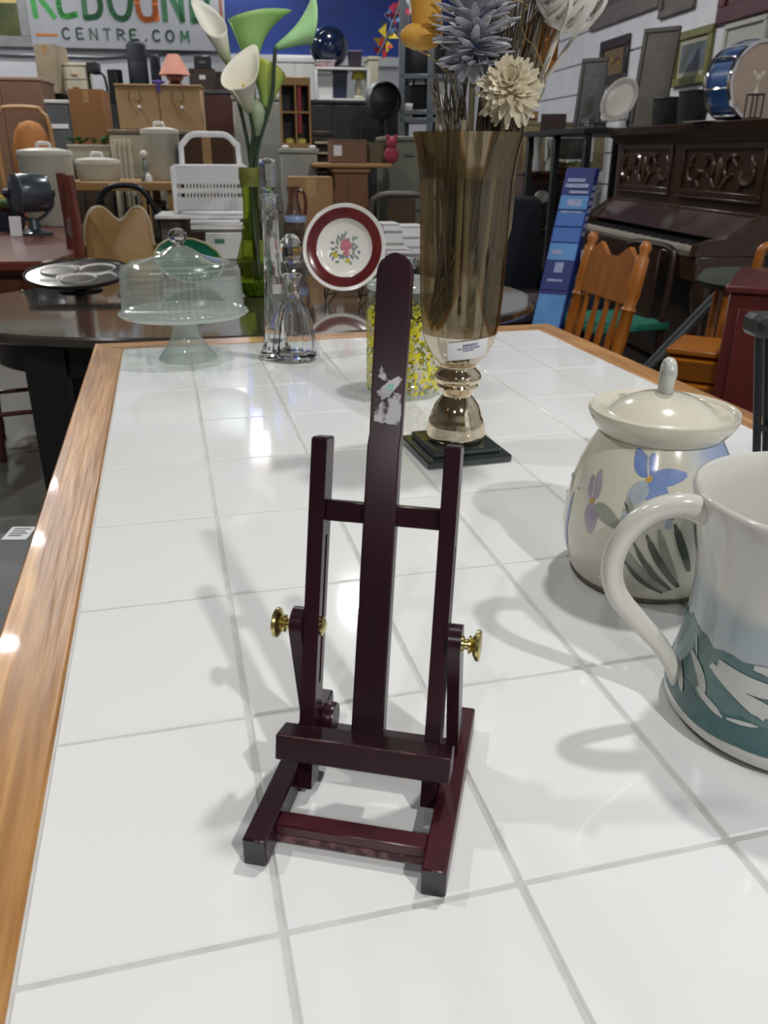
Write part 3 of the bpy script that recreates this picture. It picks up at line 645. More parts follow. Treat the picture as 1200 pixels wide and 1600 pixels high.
for a, b_, bd in (((-127.5, 0.139), (-131, 0.158), 0), ((-165, 0.106), (-168.5, 0.128), 0)):
    stroke(POTP, a, b_, 0.0007, POTC, pbody, 'painted_vein', off=0.0008, shape='band')
for a, b_, w_, bd, m in (((-106, 0.018), (-134, 0.052), 0.0028, 0.004, DARKG), ((-101, 0.022), (-130, 0.074), 0.0028, 0.004, DARKG), ((-96.5, 0.026), (-123, 0.084), 0.0038, 0.003, DARKG), ((-92.5, 0.046), (-106.5, 0.097), 0.0040, 0.0, DARKG), ((-87, 0.06), (-93, 0.097), 0.0018, 0.0, DARKG), ((-103, 0.02), (-137, 0.068), 0.0055, 0.006, GREENG), ((-98, 0.03), (-116, 0.09), 0.004, 0.002, GREENG), ((-125, 0.086), (-138, 0.117), 0.003, 0.002, GREENG), ((-133, 0.097), (-140, 0.112), 0.0012, 0, DARKG)):
    stroke(POTP, a, b_, w_, m, pbody, 'painted_leaf', bend=bd, shape='blade', off=0.0004 if m is GREENG else 0.0007, label='green brushed leaf')
stroke(POTP, (171, 0.022), (171.5, 0.098), 0.0032, BLUEP, pbody, 'painted_edge', shape='blade', label='blue brushed edge mark')

JUGP = [(0, 0.004), (0.080, 0.0006), (0.0885, 0.004), (0.093, 0.010), (0.0945, 0.018), (0.0925, 0.030), (0.0875, 0.054), (0.0848, 0.080), (0.0838, 0.111), (0.0855, 0.140), (0.0900, 0.162), (0.0945, 0.182), (0.0968, 0.192)]
jug = thing('pottery_jug', 'big grey white pottery jug brushed with teal waves, cut off by the right edge', 'jug', (0.5815, 0.1115, TZ))
JG = potglaze('grey_white_blue_glaze', '#cfcdc6', '#a4b0b4', (0.0, 0.0, 1.0), 0.045, 0.10)
# the blue wash fades out again towards the rim
nt = JG.node_tree; n = nt.nodes
mr = [x for x in n if x.type == 'MAP_RANGE'][0]
m2 = n.new('ShaderNodeMapRange'); m2.interpolation_type = 'SMOOTHSTEP'; m2.inputs[1].default_value = 0.135; m2.inputs[2].default_value = 0.155; m2.inputs[3].default_value = 1; m2.inputs[4].default_value = 0
nt.links.new(mr.inputs[0].links[0].from_socket, m2.inputs[0])
mu = n.new('ShaderNodeMath'); mu.operation = 'MULTIPLY'; nt.links.new(mr.outputs[0], mu.inputs[0]); nt.links.new(m2.outputs[0], mu.inputs[1])
mixn = [x for x in n if x.type == 'MIX'][0]; nt.links.new(mu.outputs[0], mixn.inputs[0])
jb = MB().lathe(JUGP + [(0.0962, 0.1958), (0.0935, 0.197), (0.0905, 0.1935), (0.0865, 0.172), (0.0805, 0.140), (0.079, 0.11), (0.080, 0.08), (0.083, 0.05), (0.083, 0.02), (0, 0.014)], 72).build('body', JG, jug, 60)
hd = Vector((0.428 - 0.5815, 0.152 - 0.1115, 0)).normalized()
def hp(d, z): return Vector((hd.x * d, hd.y * d, z))
hpts = smooth_pts([hp(0.086, 0.178), hp(0.107, 0.1860), hp(0.130, 0.181), hp(0.1475, 0.163), hp(0.155, 0.138), hp(0.149, 0.112), hp(0.130, 0.088), hp(0.110, 0.066), hp(0.096, 0.045), hp(0.089, 0.030)], 6)
hr = [0.0098 - 0.0045 * i / len(hpts) for i in range(len(hpts))]
MB().tube(hpts, hr, 14, flat=1.25).build('handle', mat('grey_white_glaze2', '#cfcdc4', 0.16, hex2='#c3c1b8', scale=9, coat=0.3, bump=0.03), jug, 70)
TEAL = mat('teal_slip', '#4f6b6b', 0.2, hex2='#61807e', scale=18, coat=0.3, amt=(0.3, 0.7))
TEALD = mat('deep_teal_slip', '#365a5d', 0.2, hex2='#466c6c', scale=18, coat=0.3, amt=(0.3, 0.7))
LIGHTG = mat('bare_glaze_streak', '#c6c7c1', 0.2, hex2='#babcb7', scale=18, coat=0.3)
def jag_band(zlo, zhi, a0, a1, m, name, off, seed, amp=0.004, label=None):
    random.seed(seed); n = 60; vs = []; fs = []
    ph = [random.uniform(0, 6) for _ in range(6)]
    for i in range(n + 1):
        a = a0 + (a1 - a0) * i / n; x = R(a)
        t = zhi(a) + amp * (math.sin(9 * x + ph[0]) * 0.6 + math.sin(23 * x + ph[1]) * 0.4); b0 = zlo(a) + 0.4 * amp * math.sin(5 * x + ph[2])
        for k in range(7):
            z = b0 + (t - b0) * k / 6; r = prof_r(JUGP, z) + off; vs.append((r * math.cos(x), r * math.sin(x), z))
    for i in range(n):
        for k in range(6): j = i * 7 + k; fs.append((j, j + 1, j + 8, j + 7))
    return MB().add(vs, fs).build(name, m, jb, 60, label)
jag_band(lambda a: 0.021, lambda a: 0.087 - 0.006 * max(0, math.sin(R(a * 2))), 30, 390, TEAL, 'teal_band', 0.0004, 1, 0.005, 'grey teal brushed band of waves')
jag_band(lambda a: 0.0195, lambda a: 0.040, 30, 390, TEALD, 'deep_teal_band', 0.0007, 2, 0.004, 'deep teal band below the waves')
for a, b_, w_, bd in (((-188, 0.066), (-170, 0.040), 0.0040, 0.004), ((-176, 0.045), (-158, 0.036), 0.0026, 0.0), ((-172, 0.069), (-140, 0.048), 0.0050, 0.002), ((-168, 0.074), (-132, 0.072), 0.0065, -0.004), ((-150, 0.060), (-128, 0.044), 0.0045, 0.002), ((-156, 0.037), (-142, 0.041), 0.0016, 0.0), ((-196, 0.050), (-184, 0.032), 0.0035, 0.0), ((-150, 0.084), (-120, 0.088), 0.004, 0.0), ((-128, 0.060), (-105, 0.055), 0.005, 0.0), ((-122, 0.075), (-95, 0.070), 0.005, 0.002), ((-188, 0.081), (-183, 0.066), 0.0012, 0.0)):
    stroke(JUGP, (a[0] % 360, a[1]), (b_[0] % 360, b_[1]), w_, LIGHTG, jb, 'wave_streak', bend=bd, off=0.0010, shape='blade', label='pale streak left bare between teal waves')
MB().lathe([(0.0800, 0.0007), (0.0868, 0.0022), (0.0888, 0.0042), (0.0880, 0.0046), (0.083, 0.002)], 72).build('foot_line', MC['dark_unglazed_clay'], jug, 40)

# ---------------------------------------------------------------- black wire rack at the right
d_ = CM @ Vector(((1181 - 600) / FPX, -(800 - 800) / FPX, -1)); rb = CAMP + d_ * ((TZ - CAMP.z) / d_.z); rv = uvof(rb).y
rack = thing('wire_rack', 'tall black metal rod rack behind the jug at the right edge', 'rack', rb, RZ)
def rk(px, py, v): return Matrix.Rotation(-RZ, 3, 'Z') @ (at(px, py, v) - rb)
for x0, x1, dv_ in ((1180, 1186, 0.0), (1194, 1200, 0.012), (1222, 1230, 0.0), (1240, 1248, 0.012)):
    a_, b_ = rk(x0, 798, rv + dv_), rk(x1, 520, rv + dv_); a_.z = 0.003
    MB().tube([a_, a_.lerp(b_, 0.5), b_], 0.0050, 10).build('rod', DARKMETAL, rack)
a_, b_ = rk(1181, 668, rv), rk(1250, 676, rv)
MB().tube([a_, b_], 0.0042, 8).build('cross_ring', DARKMETAL, rack)
a_, b_ = rk(1174, 524, rv), rk(1260, 490, rv)
MB().box(a_.x, b_.x, -0.016, 0.028, a_.z - 0.002, b_.z, 0.006).build('top_cap', BLACK, rack)
a_, b_ = rk(1172, 800, rv), rk(1255, 800, rv)
MB().box(a_.x, b_.x, -0.03, 0.04, 0.0004, 0.004, 0.001).build('foot_plate', BLACK, rack)

# ---------------------------------------------------------------- two dried fungi and the round the bouquet
random.seed(31)
FUNG = mat('yellow_dried_fungus', '#e0aa48', 0.6, hex2='#cf9636', scale=25, bump=0.2)
FUNGO = mat('orange_dried_fungus', '#a86c22', 0.65, hex2='#8f5a1c', scale=25, bump=0.2)
fg = thing('dried_fungus', 'yellow dried fungus on a wire left of the grey flower, top of the vase', 'dried fungus', vp(-0.012, 0.44, 0.01))
fb = MB().ball(VL * -0.054 + Vector((0, 0, 0.125)), 0.0285, 0.024, 0.0165, 20).build('cap', FUNG, fg, 60)
MB().lathe([(0, 0), (0.020, 0.0), (0.0195, 0.02), (0.0205, 0.05), (0.023, 0.075), (0, 0.08)], 20, T(VL.x * -0.046, VL.y * -0.046, 0.133) @ RY(-6)).build('stalk', FUNG, fg, 60)
MB().tube(smooth_pts([(0, 0, 0), VL * 0.004 + Vector((0, 0, 0.075)), VL * -0.022 + Vector((0, 0, 0.085)), VL * -0.050 + Vector((0, 0, 0.112))], 6), 0.001, 5).build('wire', WIRE, fg)
fg = thing('dried_fungus', 'orange brown dried fungus behind the stick of the wicker ball', 'dried fungus', vp(0.045, 0.44, 0.025))
MB().loft([[(x * 0.024 * s + VL.x * 0.042 + dx, y * 0.012 * s + VL.y * 0.042, 0.078 + z) for x, y in ((-1, -0.6), (0, -1), (1, -0.5), (0.9, 0.6), (0, 1), (-1, 0.5))] for s, z, dx in ((0.35, 0.0, 0.006), (0.95, 0.012, 0.002), (1.05, 0.04, 0), (1.0, 0.06, 0.003), (0.6, 0.075, 0.008))]).build('cap', FUNGO, fg, 60)
MB().tube([(0, 0, 0), VL * 0.046 + Vector((0, 0, 0.08))], 0.0014, 5).build('stalk', STEM, fg)

# ---------------------------------------------------------------- dark oval table and what stands on it
DARKTOP = wood('dark_oval_top', '#453e38', '#352f2a', 0, 0.12, 30, bump=0.015, coat=1.0)
EBON = mat('ebony_paint', '#191a1d', 0.4, hex2='#141518', scale=10)
def ell(a, b_, n=72, z=0):
    f = lambda c: math.copysign(abs(c) ** 0.87, c)
    return [(a * f(math.cos(2 * math.pi * i / n)), b_ * f(math.sin(2 * math.pi * i / n))) for i in range(n)]
oval = thing('oval_table', 'dark brown glossy oval table just beyond the tiled table', 'table', Vector((rm(-0.03, 2.66).x, 1.752 + 0.565, 0)), 0)
g = MB(); g.loft([[(x, y, z) for x, y in ell(0.90 + d, 0.56 + d)] for z, d in ((TZ - 0.032, -0.012), (TZ - 0.024, -0.001), (TZ - 0.006, 0), (TZ, -0.006))]).build('tabletop', DARKTOP, oval, 40)
MB().loft([[(x, y, z) for x, y in ell(0.78, 0.46)] for z in (TZ - 0.13, TZ - 0.032)]).build('apron', EBON, oval, 40)
for sx in (-1, 1):
    for sy in (-1, 1):
        rings = []
        for z, o_, s in ((TZ - 0.034, 0.0, 0.052), (0.55, 0.012, 0.050), (0.3, 0.035, 0.046), (0.12, 0.075, 0.040), (0.0, 0.125, 0.034)):
            x, y = sx * (0.60 + o_ * 0.1), sy * (0.315 + o_ * 0.2)
            rings.append([(x - s, y - s, z), (x + s, y - s, z), (x + s, y + s, z), (x - s, y + s, z)])
        MB().loft(rings).build('leg', EBON, oval, 20)

GREENGL = thin_glass('green_bottle_glass', (0.50, 0.60, 0.14), (0.9, 1, 0.7), base=0.05, power=1.5)
gv = thing('green_bottle_vase', 'green glass bottle vase holding calla lilies on the dark oval table', 'vase', (0.388, 2.397, TZ))
MB().lathe([(0, 0.004), (0.034, 0.0006), (0.040, 0.006), (0.049, 0.03), (0.0565, 0.065), (0.0575, 0.085), (0.0545, 0.11), (0.045, 0.143), (0.034, 0.18), (0.0285, 0.22), (0.0245, 0.262), (0.0238, 0.295), (0.026, 0.32), (0.0285, 0.36), (0.030, 0.382), (0.029, 0.384)], 40).build('bottle', GREENGL, gv, 60)
MB().lathe([(0, 0.002), (0.036, 0.0035), (0.045, 0.028), (0.050, 0.046), (0, 0.048)], 30).build('thick_base', mat('bubbled_green_glass', '#8b9a2a', 0.1, hex2='#5d6a14', scale=120, amt=(0.4, 0.6), coat=0.5), gv, 60)
MB().lathe([(0.0290, 0.33), (0.0300, 0.345), (0.0325, 0.355), (0.0308, 0.384), (0.0290, 0.3845)], 30).build('amber_neck_band', mat('olive_band', '#6f7530', 0.3, hex2='#5d622a', scale=30), gv, 50)
# calla lilies, each with a spathe, a stem and a spadix
LX = Vector((0.9957, -0.0929, 0)); LYv = Vector((0.0929, 0.9957, 0))
L0 = Vector((0.388, 2.397, TZ))
def lilymat(name, c1, c2, lo, hi):
    m = mat(name, c1, 0.55, hex2=c1, scale=30); nt = m.node_tree; n = nt.nodes; b = n['Principled BSDF']
    tc = n.new('ShaderNodeTexCoord'); sp = n.new('ShaderNodeSeparateXYZ'); nt.links.new(tc.outputs['Object'], sp.inputs[0])
    mr = n.new('ShaderNodeMapRange'); mr.inputs[1].default_value = lo; mr.inputs[2].default_value = hi; nt.links.new(sp.outputs['Z'], mr.inputs[0])
    mx = n.new('ShaderNodeMix'); mx.data_type = 'RGBA'; nt.links.new(mr.outputs[0], mx.inputs[0]); mx.inputs[6].default_value = lin(c2); mx.inputs[7].default_value = lin(c1)
    nt.links.new(mx.outputs[2], b.inputs['Base Color']); b.inputs['Subsurface Weight'].default_value = 0.1; b.inputs['Subsurface Radius'].default_value = (0.01, 0.01, 0.008)
    return m
LSTEM = mat('lily_stem', '#33472f', 0.5, hex2='#2a3a28', scale=30)
SPAD = mat('yellow_spadix', '#d2b24a', 0.7, hex2='#c4a23c', scale=80, bump=0.3)
def lily(label, base, axis, roll, L_, Rm, m, stem, tipL=0.4, flare=0.55, open_=1.0):
    t_ = thing('calla_lily', label, 'flower', L0 + LX * stem[0][0] + LYv * stem[0][1] + Vector((0, 0, stem[0][2])), 0, 'artificial calla lilies in the green bottle vase')
    org = t_.location.copy()
    W = lambda p: L0 + LX * p[0] + LYv * p[1] + Vector((0, 0, p[2])) - org
    pts = [W(p) for p in stem] + [W(base)]
    MB().tube(smooth_pts(pts, 6), 0.0058, 8).build('stem', LSTEM, t_)
    ax = (LX * axis[0] + LYv * axis[1] + Vector((0, 0, axis[2]))).normalized()
    M_ = Matrix.Translation(W(base)) @ toward(ax) @ RZm(roll)
    nt_, na = 12, 28; vs = []; fs = []
    for i in range(nt_ + 1):
        t = i / nt_
        for k in range(na + 1):
            a = -math.pi + 2 * math.pi * k / na            # a = 0 is the pointed lip, +-pi the overlap
            c = 0.5 + 0.5 * math.cos(a)
            r = Rm * (0.13 + 0.55 * t ** 0.8 + flare * t ** 3 * (0.4 + 0.6 * c)) * open_
            z = L_ * t * (0.70 + tipL * c ** 1.6 * t)
            r *= 1 + 0.06 * (a / math.pi) * (1 if a > 0 else 0.4)
            pull = Rm * 0.75 * t ** 4 * c ** 6
            vs.append((r * math.cos(a) + pull, r * math.sin(a) * (1 - 0.25 * t ** 3 * c ** 4), z))
    for i in range(nt_):
        for k in range(na): j = i * (na + 1) + k; fs.append((j, j + 1, j + na + 2, j + na + 1))
    o = bpy.data.objects.new('spathe', MB().add(vs, fs).mesh('spathe', m, 80)); COL.objects.link(o); o.parent = t_; o.matrix_local = M_
    sd = o.modifiers.new('thickness', 'SOLIDIFY'); sd.thickness = 0.0016; sd.offset = 0
    o2 = MB().tube([(0, 0, L_ * 0.08), (Rm * 0.05, 0, L_ * 0.35), (Rm * 0.10, 0, L_ * 0.58)], [0.005, 0.0055, 0.0035], 8).build('spadix', SPAD, t_); o2.matrix_local = M_
WLILY = lilymat('white_lily', '#e3e2d6', '#9db06a', 0.0, 0.075)
WLILY2 = lilymat('cream_lily', '#e4e0cf', '#b4bc93', 0.0, 0.05)
GLILY = lilymat('green_lily', '#9cc878', '#6f9f5c', 0.0, 0.09)
GLILY2 = lilymat('pale_green_lily', '#a9d99a', '#83b47a', 0.0, 0.06)
YLILY = lilymat('lime_lily', '#b6c052', '#8fae5e', 0.02, 0.13)
zs = 0.05
lily('white calla lily leaning furthest left, its tip pointing up', (-0.040, 0.0, 0.660), (-0.34, -0.25, 0.90), 170, 0.118, 0.046, WLILY, [(0.006, 0.0, zs), (0.008, 0.0, 0.38), (-0.025, 0.0, 0.60)], 0.80, 0.16, 0.95)
lily('tall green calla lily in the centre, its lip folded to the left', (0.027, 0.01, 0.650), (-0.02, 0.10, 0.99), 180, 0.185, 0.074, GLILY, [(0.012, 0.004, zs), (0.014, 0.003, 0.38), (0.026, 0.006, 0.56)], 0.16, 0.40, 0.92)
lily('pale green calla lily opening to the right on the tallest bent stem', (0.096, -0.01, 0.705), (0.88, 0.10, 0.44), 100, 0.150, 0.047, GLILY2, [(0.016, -0.004, zs), (0.020, -0.004, 0.38), (0.078, -0.008, 0.57), (0.090, -0.01, 0.66)], 0.42, 0.50, 0.80)
lily('open white calla lily low in front, showing its throat', (0.012, -0.03, 0.535), (-0.22, -0.50, 0.84), 80, 0.140, 0.062, WLILY2, [(0.004, -0.008, zs), (0.006, -0.008, 0.38), (0.020, -0.022, 0.48)], 0.30, 0.42, 0.95)
lily('lime green calla lily seen from behind, right of the white one', (0.060, 0.02, 0.545), (0.16, 0.35, 0.92), 40, 0.150, 0.062, YLILY, [(0.010, 0.008, zs), (0.012, 0.008, 0.38), (0.040, 0.014, 0.48)], 0.20, 0.30, 0.95)
lf = thing('green_bud', 'narrow grey green closed lily bud below the open white lily', 'flower', L0 + Vector((0.002, 0, 0.06)))
MB().tube([(0, 0, 0), LX * 0.004 + Vector((0, 0, 0.32)), LX * 0.027 - LYv * 0.01 + Vector((0, 0, 0.41))], 0.005, 8).build('stem', LSTEM, lf)
MB(Matrix.Translation(LX * 0.027 - LYv * 0.01 + Vector((0, 0, 0.405))) @ toward(LX * 0.05 + Vector((0, 0, 1)))).lathe([(0, 0), (0.010, 0.01), (0.021, 0.045), (0.026, 0.075), (0.016, 0.095), (0, 0.11)], 16).build('bud', mat('grey_green_bud', '#9aa586', 0.6, hex2='#808d70', scale=30), lf, 60)

# plate with a maroon rim on a wire stand
MAROON = mat('maroon_glaze', '#5a2022', 0.15, hex2='#6a2a2a', scale=12, coat=0.4)
pl = thing('rimmed_plate', 'white plate with maroon rim and painted roses propped on the oval table', 'plate', (0.6585, 2.2605, TZ + 0.155))
PM = RZm(-24) @ RX(76) @ RZm(0)
MB(PM).lathe([(0, 0.0), (0.055, 0.0), (0.075, -0.001), (0.083, 0.006), (0.088, 0.010), (0.1275, 0.019), (0.1305, 0.0205), (0.129, 0.0225), (0.1265, 0.0215), (0.087, 0.0135), (0.080, 0.0085), (0.070, 0.004), (0, 0.0035)], 64).build('china', DISH, pl, 40)
MB(PM).lathe([(0.0875, 0.0142), (0.089, 0.0148), (0.1165, 0.0204), (0.1185, 0.0205), (0.1165, 0.0198), (0.089, 0.0140)], 64).build('maroon_band', MAROON, pl, 60, label='glossy maroon rim band')
def dab(x, y, rx, ry, a, m, nm='painted_petal'):
    MB(PM @ T(x, y, 0.0042) @ RZm(a)).lathe([(0, 0.0005), (1, 0)], 10, Matrix.Diagonal((rx, ry, 1, 1))).build(nm, m, pl, None)
PINK = mat('pink_rose_print', '#c77f86', 0.3, hex2='#b06570', scale=120); LEAFP = mat('green_leaf_print', '#6f8374', 0.3, hex2='#8a9a88', scale=120); YROSE = mat('yellow_rose_print', '#c9bd4a', 0.3, scale=90); VIO = mat('violet_print', '#7d7b92', 0.3, scale=90)
random.seed(4)
for k in range(34):
    a = 360 * k / 34 + random.uniform(-6, 6); q = random.uniform(0.024, 0.050)
    dab(q * math.cos(R(a)), q * math.sin(R(a)) * 0.95, random.uniform(0.006, 0.010), 0.0040, a + random.uniform(-50, 50), LEAFP if k % 3 else VIO, 'painted_leaf')
for x, y, s in ((0.002, 0.012, 0.014), (-0.004, 0.004, 0.010), (0.008, 0.004, 0.010), (0.005, -0.016, 0.009), (0.001, 0.020, 0.008)):
    dab(x, y, s * 1.25, s * 1.1, 20, PINK)
for x, y in ((-0.033, -0.017), (0.010, -0.037), (-0.028, -0.022)):
    dab(x, y, 0.0085, 0.0075, 0, YROSE)
pst = thing('plate_stand', 'black wire plate stand holding the maroon rimmed plate', 'plate stand', (0.6585, 2.2605, TZ), R(-24))
for sx in (-1, 1):
    MB().tube(smooth_pts([(sx * 0.055, -0.055, 0.040), (sx * 0.055, -0.052, 0.020), (sx * 0.055, -0.03, 0.016), (sx * 0.052, 0.045, 0.085), (sx * 0.05, 0.06, 0.12)], 6), 0.0028, 7).build('cradle_wire', DARKMETAL, pst)
    MB().tube([(sx * 0.055, -0.05, 0.0025), (sx * 0.054, -0.028, 0.018), (sx * 0.060, 0.11, 0.0025)], 0.0028, 7).build('foot_wire', DARKMETAL, pst)
MB().tube([(-0.056, 0.0, 0.046), (0.056, 0.0, 0.046)], 0.0025, 7).build('cross_wire', DARKMETAL, pst)

# black and white tray on a low foot, at the far left of the oval table
tv = at(122, 422, 2.93)
tr = thing('scroll_tray', 'round black tray with white scroll pattern on the far left of the oval table', 'tray', (tv.x, tv.y, TZ), RZ)
MB().lathe([(0, 0.001), (0.07, 0.001), (0.07, 0.006), (0.02, 0.012), (0.02, 0.044), (0, 0.044)], 28).build('foot', EBON, tr, 40)
TILT = T(0, 0, 0.048) @ RX(8) @ T(0, 0, -0.040)
MB(TILT).lathe([(0, 0.036), (0.150, 0.036), (0.163, 0.040), (0.170, 0.047), (0.172, 0.054), (0.168, 0.055), (0.163, 0.050), (0, 0.048)], 56).build('disc', mat('black_tray_lacquer', '#2c2926', 0.22, hex2='#383430', scale=10), tr, 40)
SCR = mat('white_scroll_paint', '#cfcdca', 0.4, hex2='#bfbdb9', scale=40)
MB(TILT).lathe([(0.140, 0.0482), (0.142, 0.0496), (0.152, 0.0496), (0.154, 0.0482)], 56).build('white_ring', SCR, tr, 50)
for k in range(3):
    a = R(120 * k + 40); cx, cy = 0.072 * math.cos(a), 0.072 * math.sin(a)
    MB(TILT).tube([(cx + 0.054 * math.cos(t), cy + 0.054 * math.sin(t), 0.0488) for t in [2 * math.pi * i / 24 for i in range(24)]], 0.0062, 6, True, flat=0.3).build('white_scroll', SCR, tr, 50)
    MB(TILT).tube(smooth_pts([(0.02 * math.cos(a + 0.8), 0.02 * math.sin(a + 0.8), 0.0488), (0.07 * math.cos(a + 1.0), 0.07 * math.sin(a + 1.0), 0.0488), (0.10 * math.cos(a + 1.35), 0.10 * math.sin(a + 1.35), 0.0488), (0.137 * math.cos(a + 1.05), 0.137 * math.sin(a + 1.05), 0.0488)], 6), 0.0062, 6, flat=0.3).build('white_scroll', SCR, tr, 50)
# green leaf dish leaning up behind the cake dome
gd = at(292, 398, 3.02)
gdish = thing('green_leaf_dish', 'green glazed scalloped dish standing on edge behind the cake dome', 'dish', (gd.x, gd.y, TZ), RZ + R(-8))
out = []
for i in range(48):
    a = 2 * math.pi * i / 48; out.append((0.122 * math.cos(a) * (1 + 0.012 * math.cos(16 * a)), 0.075 * math.sin(a) * (1 + 0.015 * math.cos(16 * a))))
DM = T(0, 0.03, 0.078) @ RX(66) @ RZm(-13)
MB(DM).loft([[(x * s, y * s, z) for x, y in out] for s, z in ((0.25, -0.018), (0.7, -0.012), (1.0, 0.004), (1.0, 0.008), (0.72, -0.006), (0.25, -0.012))]).build('glazed_bowl', mat('green_glaze', '#1c6b4c', 0.18, hex2='#17583f', scale=12, coat=0.3), gdish, 50)
MB(DM).tube([(x * 1.0, y * 1.0, 0.006) for x, y in out], 0.004, 6, True).build('cream_edge', mat('cream_edge_glaze', '#b9b58c', 0.3, hex2='#8f9a68', scale=90), gdish)
yc = fr(190, 246, 378, 398, 3.08)
yt = thing('folded_cloth', 'folded mustard yellow cloth left of the green dish', 'cloth', Vector((yc[0].x, yc[0].y, TZ)), RZ)
for k in range(3):
    MB().box(-yc[1] / 2 + 0.004 * k, yc[1] / 2 - 0.003 * k, 0, 0.10, 0.0008 + 0.0175 * k, 0.017 + 0.0175 * k, 0.007).build('fold', mat('mustard_cloth', '#a8893f', 0.9, hex2='#957835', scale=60, bump=0.3), yt, 60)
# little brown jug and a glass beyond the crystal decanters
jv = at(462, 352, 3.3)
STZ = 0.70
STZ = 0.75
side = thing('side_table', 'plain pale side table beyond the oval table, stacked with boxes and books', 'table', rm(0.32, 3.74), RZ)
MB().box(-0.75, 0.55, 0, 1.0, STZ - 0.03, STZ, 0.003).build('tabletop', mat('dull_brown_laminate', '#6d6257', 0.4, hex2='#5f554b', scale=8), side)
for x in (-0.70, 0.50):
    for y in (0.05, 0.95): MB().tube([(x, y, 0), (x, y, STZ - 0.03)], 0.018, 10).build('leg', STEEL, side)
def stand(x0, x1, y0, y1, v, zb=None):       # bottom centre on a support of height zb
    loc, wd, h = fr(x0, x1, y0, y1, v)
    if zb is not None: h += loc.z - zb; loc = Vector((loc.x, loc.y, zb))
    return loc, wd, h
def carton(name, label, x0, x1, y0, y1, v, depth, m, zb=None, group=None, rz=0.0, cat='box', tape=True, z_top_open=False):
    loc, wd, h = stand(x0, x1, y0, y1, v, zb)
    t = thing(name, label, cat, loc, RZ + rz, group)
    MB().box(-wd / 2, wd / 2, 0, depth, 0.0005, h - 0.006, 0.003).build('body', m, t)
    for s in (0, 1):
        MB().box(-wd / 2, wd / 2, depth * (0.5 * s) + 0.001, depth * (0.5 + 0.5 * s) - 0.001, h - 0.0055, h, 0.001).build('flap', m, t)
    if tape:
        MB().box(-0.025, 0.025, -0.001, 0.0002, h * 0.72, h - 0.004, 0.0002).build('tape', mat('brown_tape', '#b08e60', 0.3, hex2='#a58355', scale=9), t)
    return t, wd, h
# white tray-fronted box, papers and board
t, wd, h = carton('white_box', 'flat white box with a green label on the side table right of the green dish', 322, 378, 365, 399, 3.86, 0.3, WHITEPL, STZ, tape=False)
MB().box(-wd * 0.25, wd * 0.02, -0.0015, 0.0, h * 0.62, h * 0.8, 0.0002).build('green_label', mat('green_print', '#4f7a62', 0.6), t, None, label='small green printed label')
z1 = STZ + h
bl = stand(298, 386, 345, 367, 3.92, z1)
t = thing('magazine_stack', 'stack of magazines and papers on the flat white box', 'papers', bl[0], RZ)
for k in range(4): MB(RZm(3 * (k % 2) - 2)).box(-bl[1] / 2, bl[1] / 2 - 0.01 * k, 0, 0.24, bl[2] * k / 4 + 0.0005, bl[2] * (k + 1) / 4, 0.001).build('magazine', (MC['dull_brown_laminate'], PAPER, WHITEPL, PAPER)[k], t)
z2 = z1 + bl[2]
bl = stand(242, 388, 336, 346, 4.02, z2 + 0.0005)
t = thing('white_board', 'long white shelf board lying under the white slatted step stool', 'board', bl[0], RZ)
MB().box(-bl[1] / 2, bl[1] / 2, -0.02, 0.28, 0, bl[2], 0.004).build('board', WHITEPL, t); MB().box(-bl[1] / 2 + 0.01, bl[1] / 2 - 0.01, -0.0235, -0.0195, 0.003, bl[2] - 0.003, 0.001).build('edge_strip', PAPER, t)
MB().box(-bl[1] / 2 + 0.02, -bl[1] / 2 + 0.12, 0.02, 0.2, STZ - bl[0].z, -0.0005, 0.003).build('end_support', MC['dull_brown_laminate'], t)
# white folding stool with tubular loop and slotted panel
z3 = bl[0].z + bl[2]
L1 = stand(273, 384, 262, 337, 4.10, z3 + 0.001)
st_ = thing('step_stool', 'white stool with a tubular back loop and a slotted front panel behind the green vase', 'stool', L1[0], RZ)
wd, h = L1[1], L1[2]
MB().box(-wd / 2, wd / 2, 0.0, 0.012, 0.012, h * 0.36, 0.003).box(-wd / 2, wd / 2, 0, 0.012, h * 0.44, h * 0.56, 0.003).box(-wd / 2, wd / 2, 0, 0.012, h * 0.64, h, 0.003).build('front_panel', WHITEPL, st_)
for zz in (0.36, 0.56):
    for i in range(16):
        x = -wd * 0.36 + wd * 0.76 * i / 16
        MB().box(x, x + wd * 0.028, 0.001, 0.011, h * zz - 0.002, h * (zz + 0.08) + 0.002, 0.001).build('slat', WHITEPL, st_)
for i in range(11):
    x = -wd * 0.38 + wd * 0.72 * i / 10
    MB().box(x, x + wd * 0.03, -0.0035, 0.001, h * 0.08, h * 0.32, 0.001).build('fluted_rib', WHITEPL, st_)
for sx in (-1, 1): MB().box(sx * wd / 2 - 0.011, sx * wd / 2 + 0.011, -0.006, 0.2, 0, h + 0.005, 0.004).build('side_frame', PAPER, st_)
MB().box(-wd / 2, wd / 2, 0, 0.2, h, h + 0.012, 0.004).build('seat', PAPER, st_)
L2 = stand(276, 374, 206, 265, 4.10)
hl = L2[2] + L2[0].z - L1[0].z
xo = (at(325, 235, 4.10) - at(328, 300, 4.10)).dot(UR)
a_ = L2[1] / 2 - 0.011
MB().tube(smooth_pts([(-a_ - 0.002, 0.09, h), (-a_, 0.09, h + 0.10), (-a_ + 0.006, 0.09, hl - 0.05), (-a_ + 0.05, 0.09, hl - 0.012), (0, 0.09, hl - 0.008), (a_ - 0.05, 0.09, hl - 0.012), (a_ - 0.006, 0.09, hl - 0.05), (a_, 0.09, h + 0.10), (a_ + 0.006, 0.09, h)], 6), 0.0125, 10, M=T(xo, 0, 0)).build('back_loop', PAPER, st_)
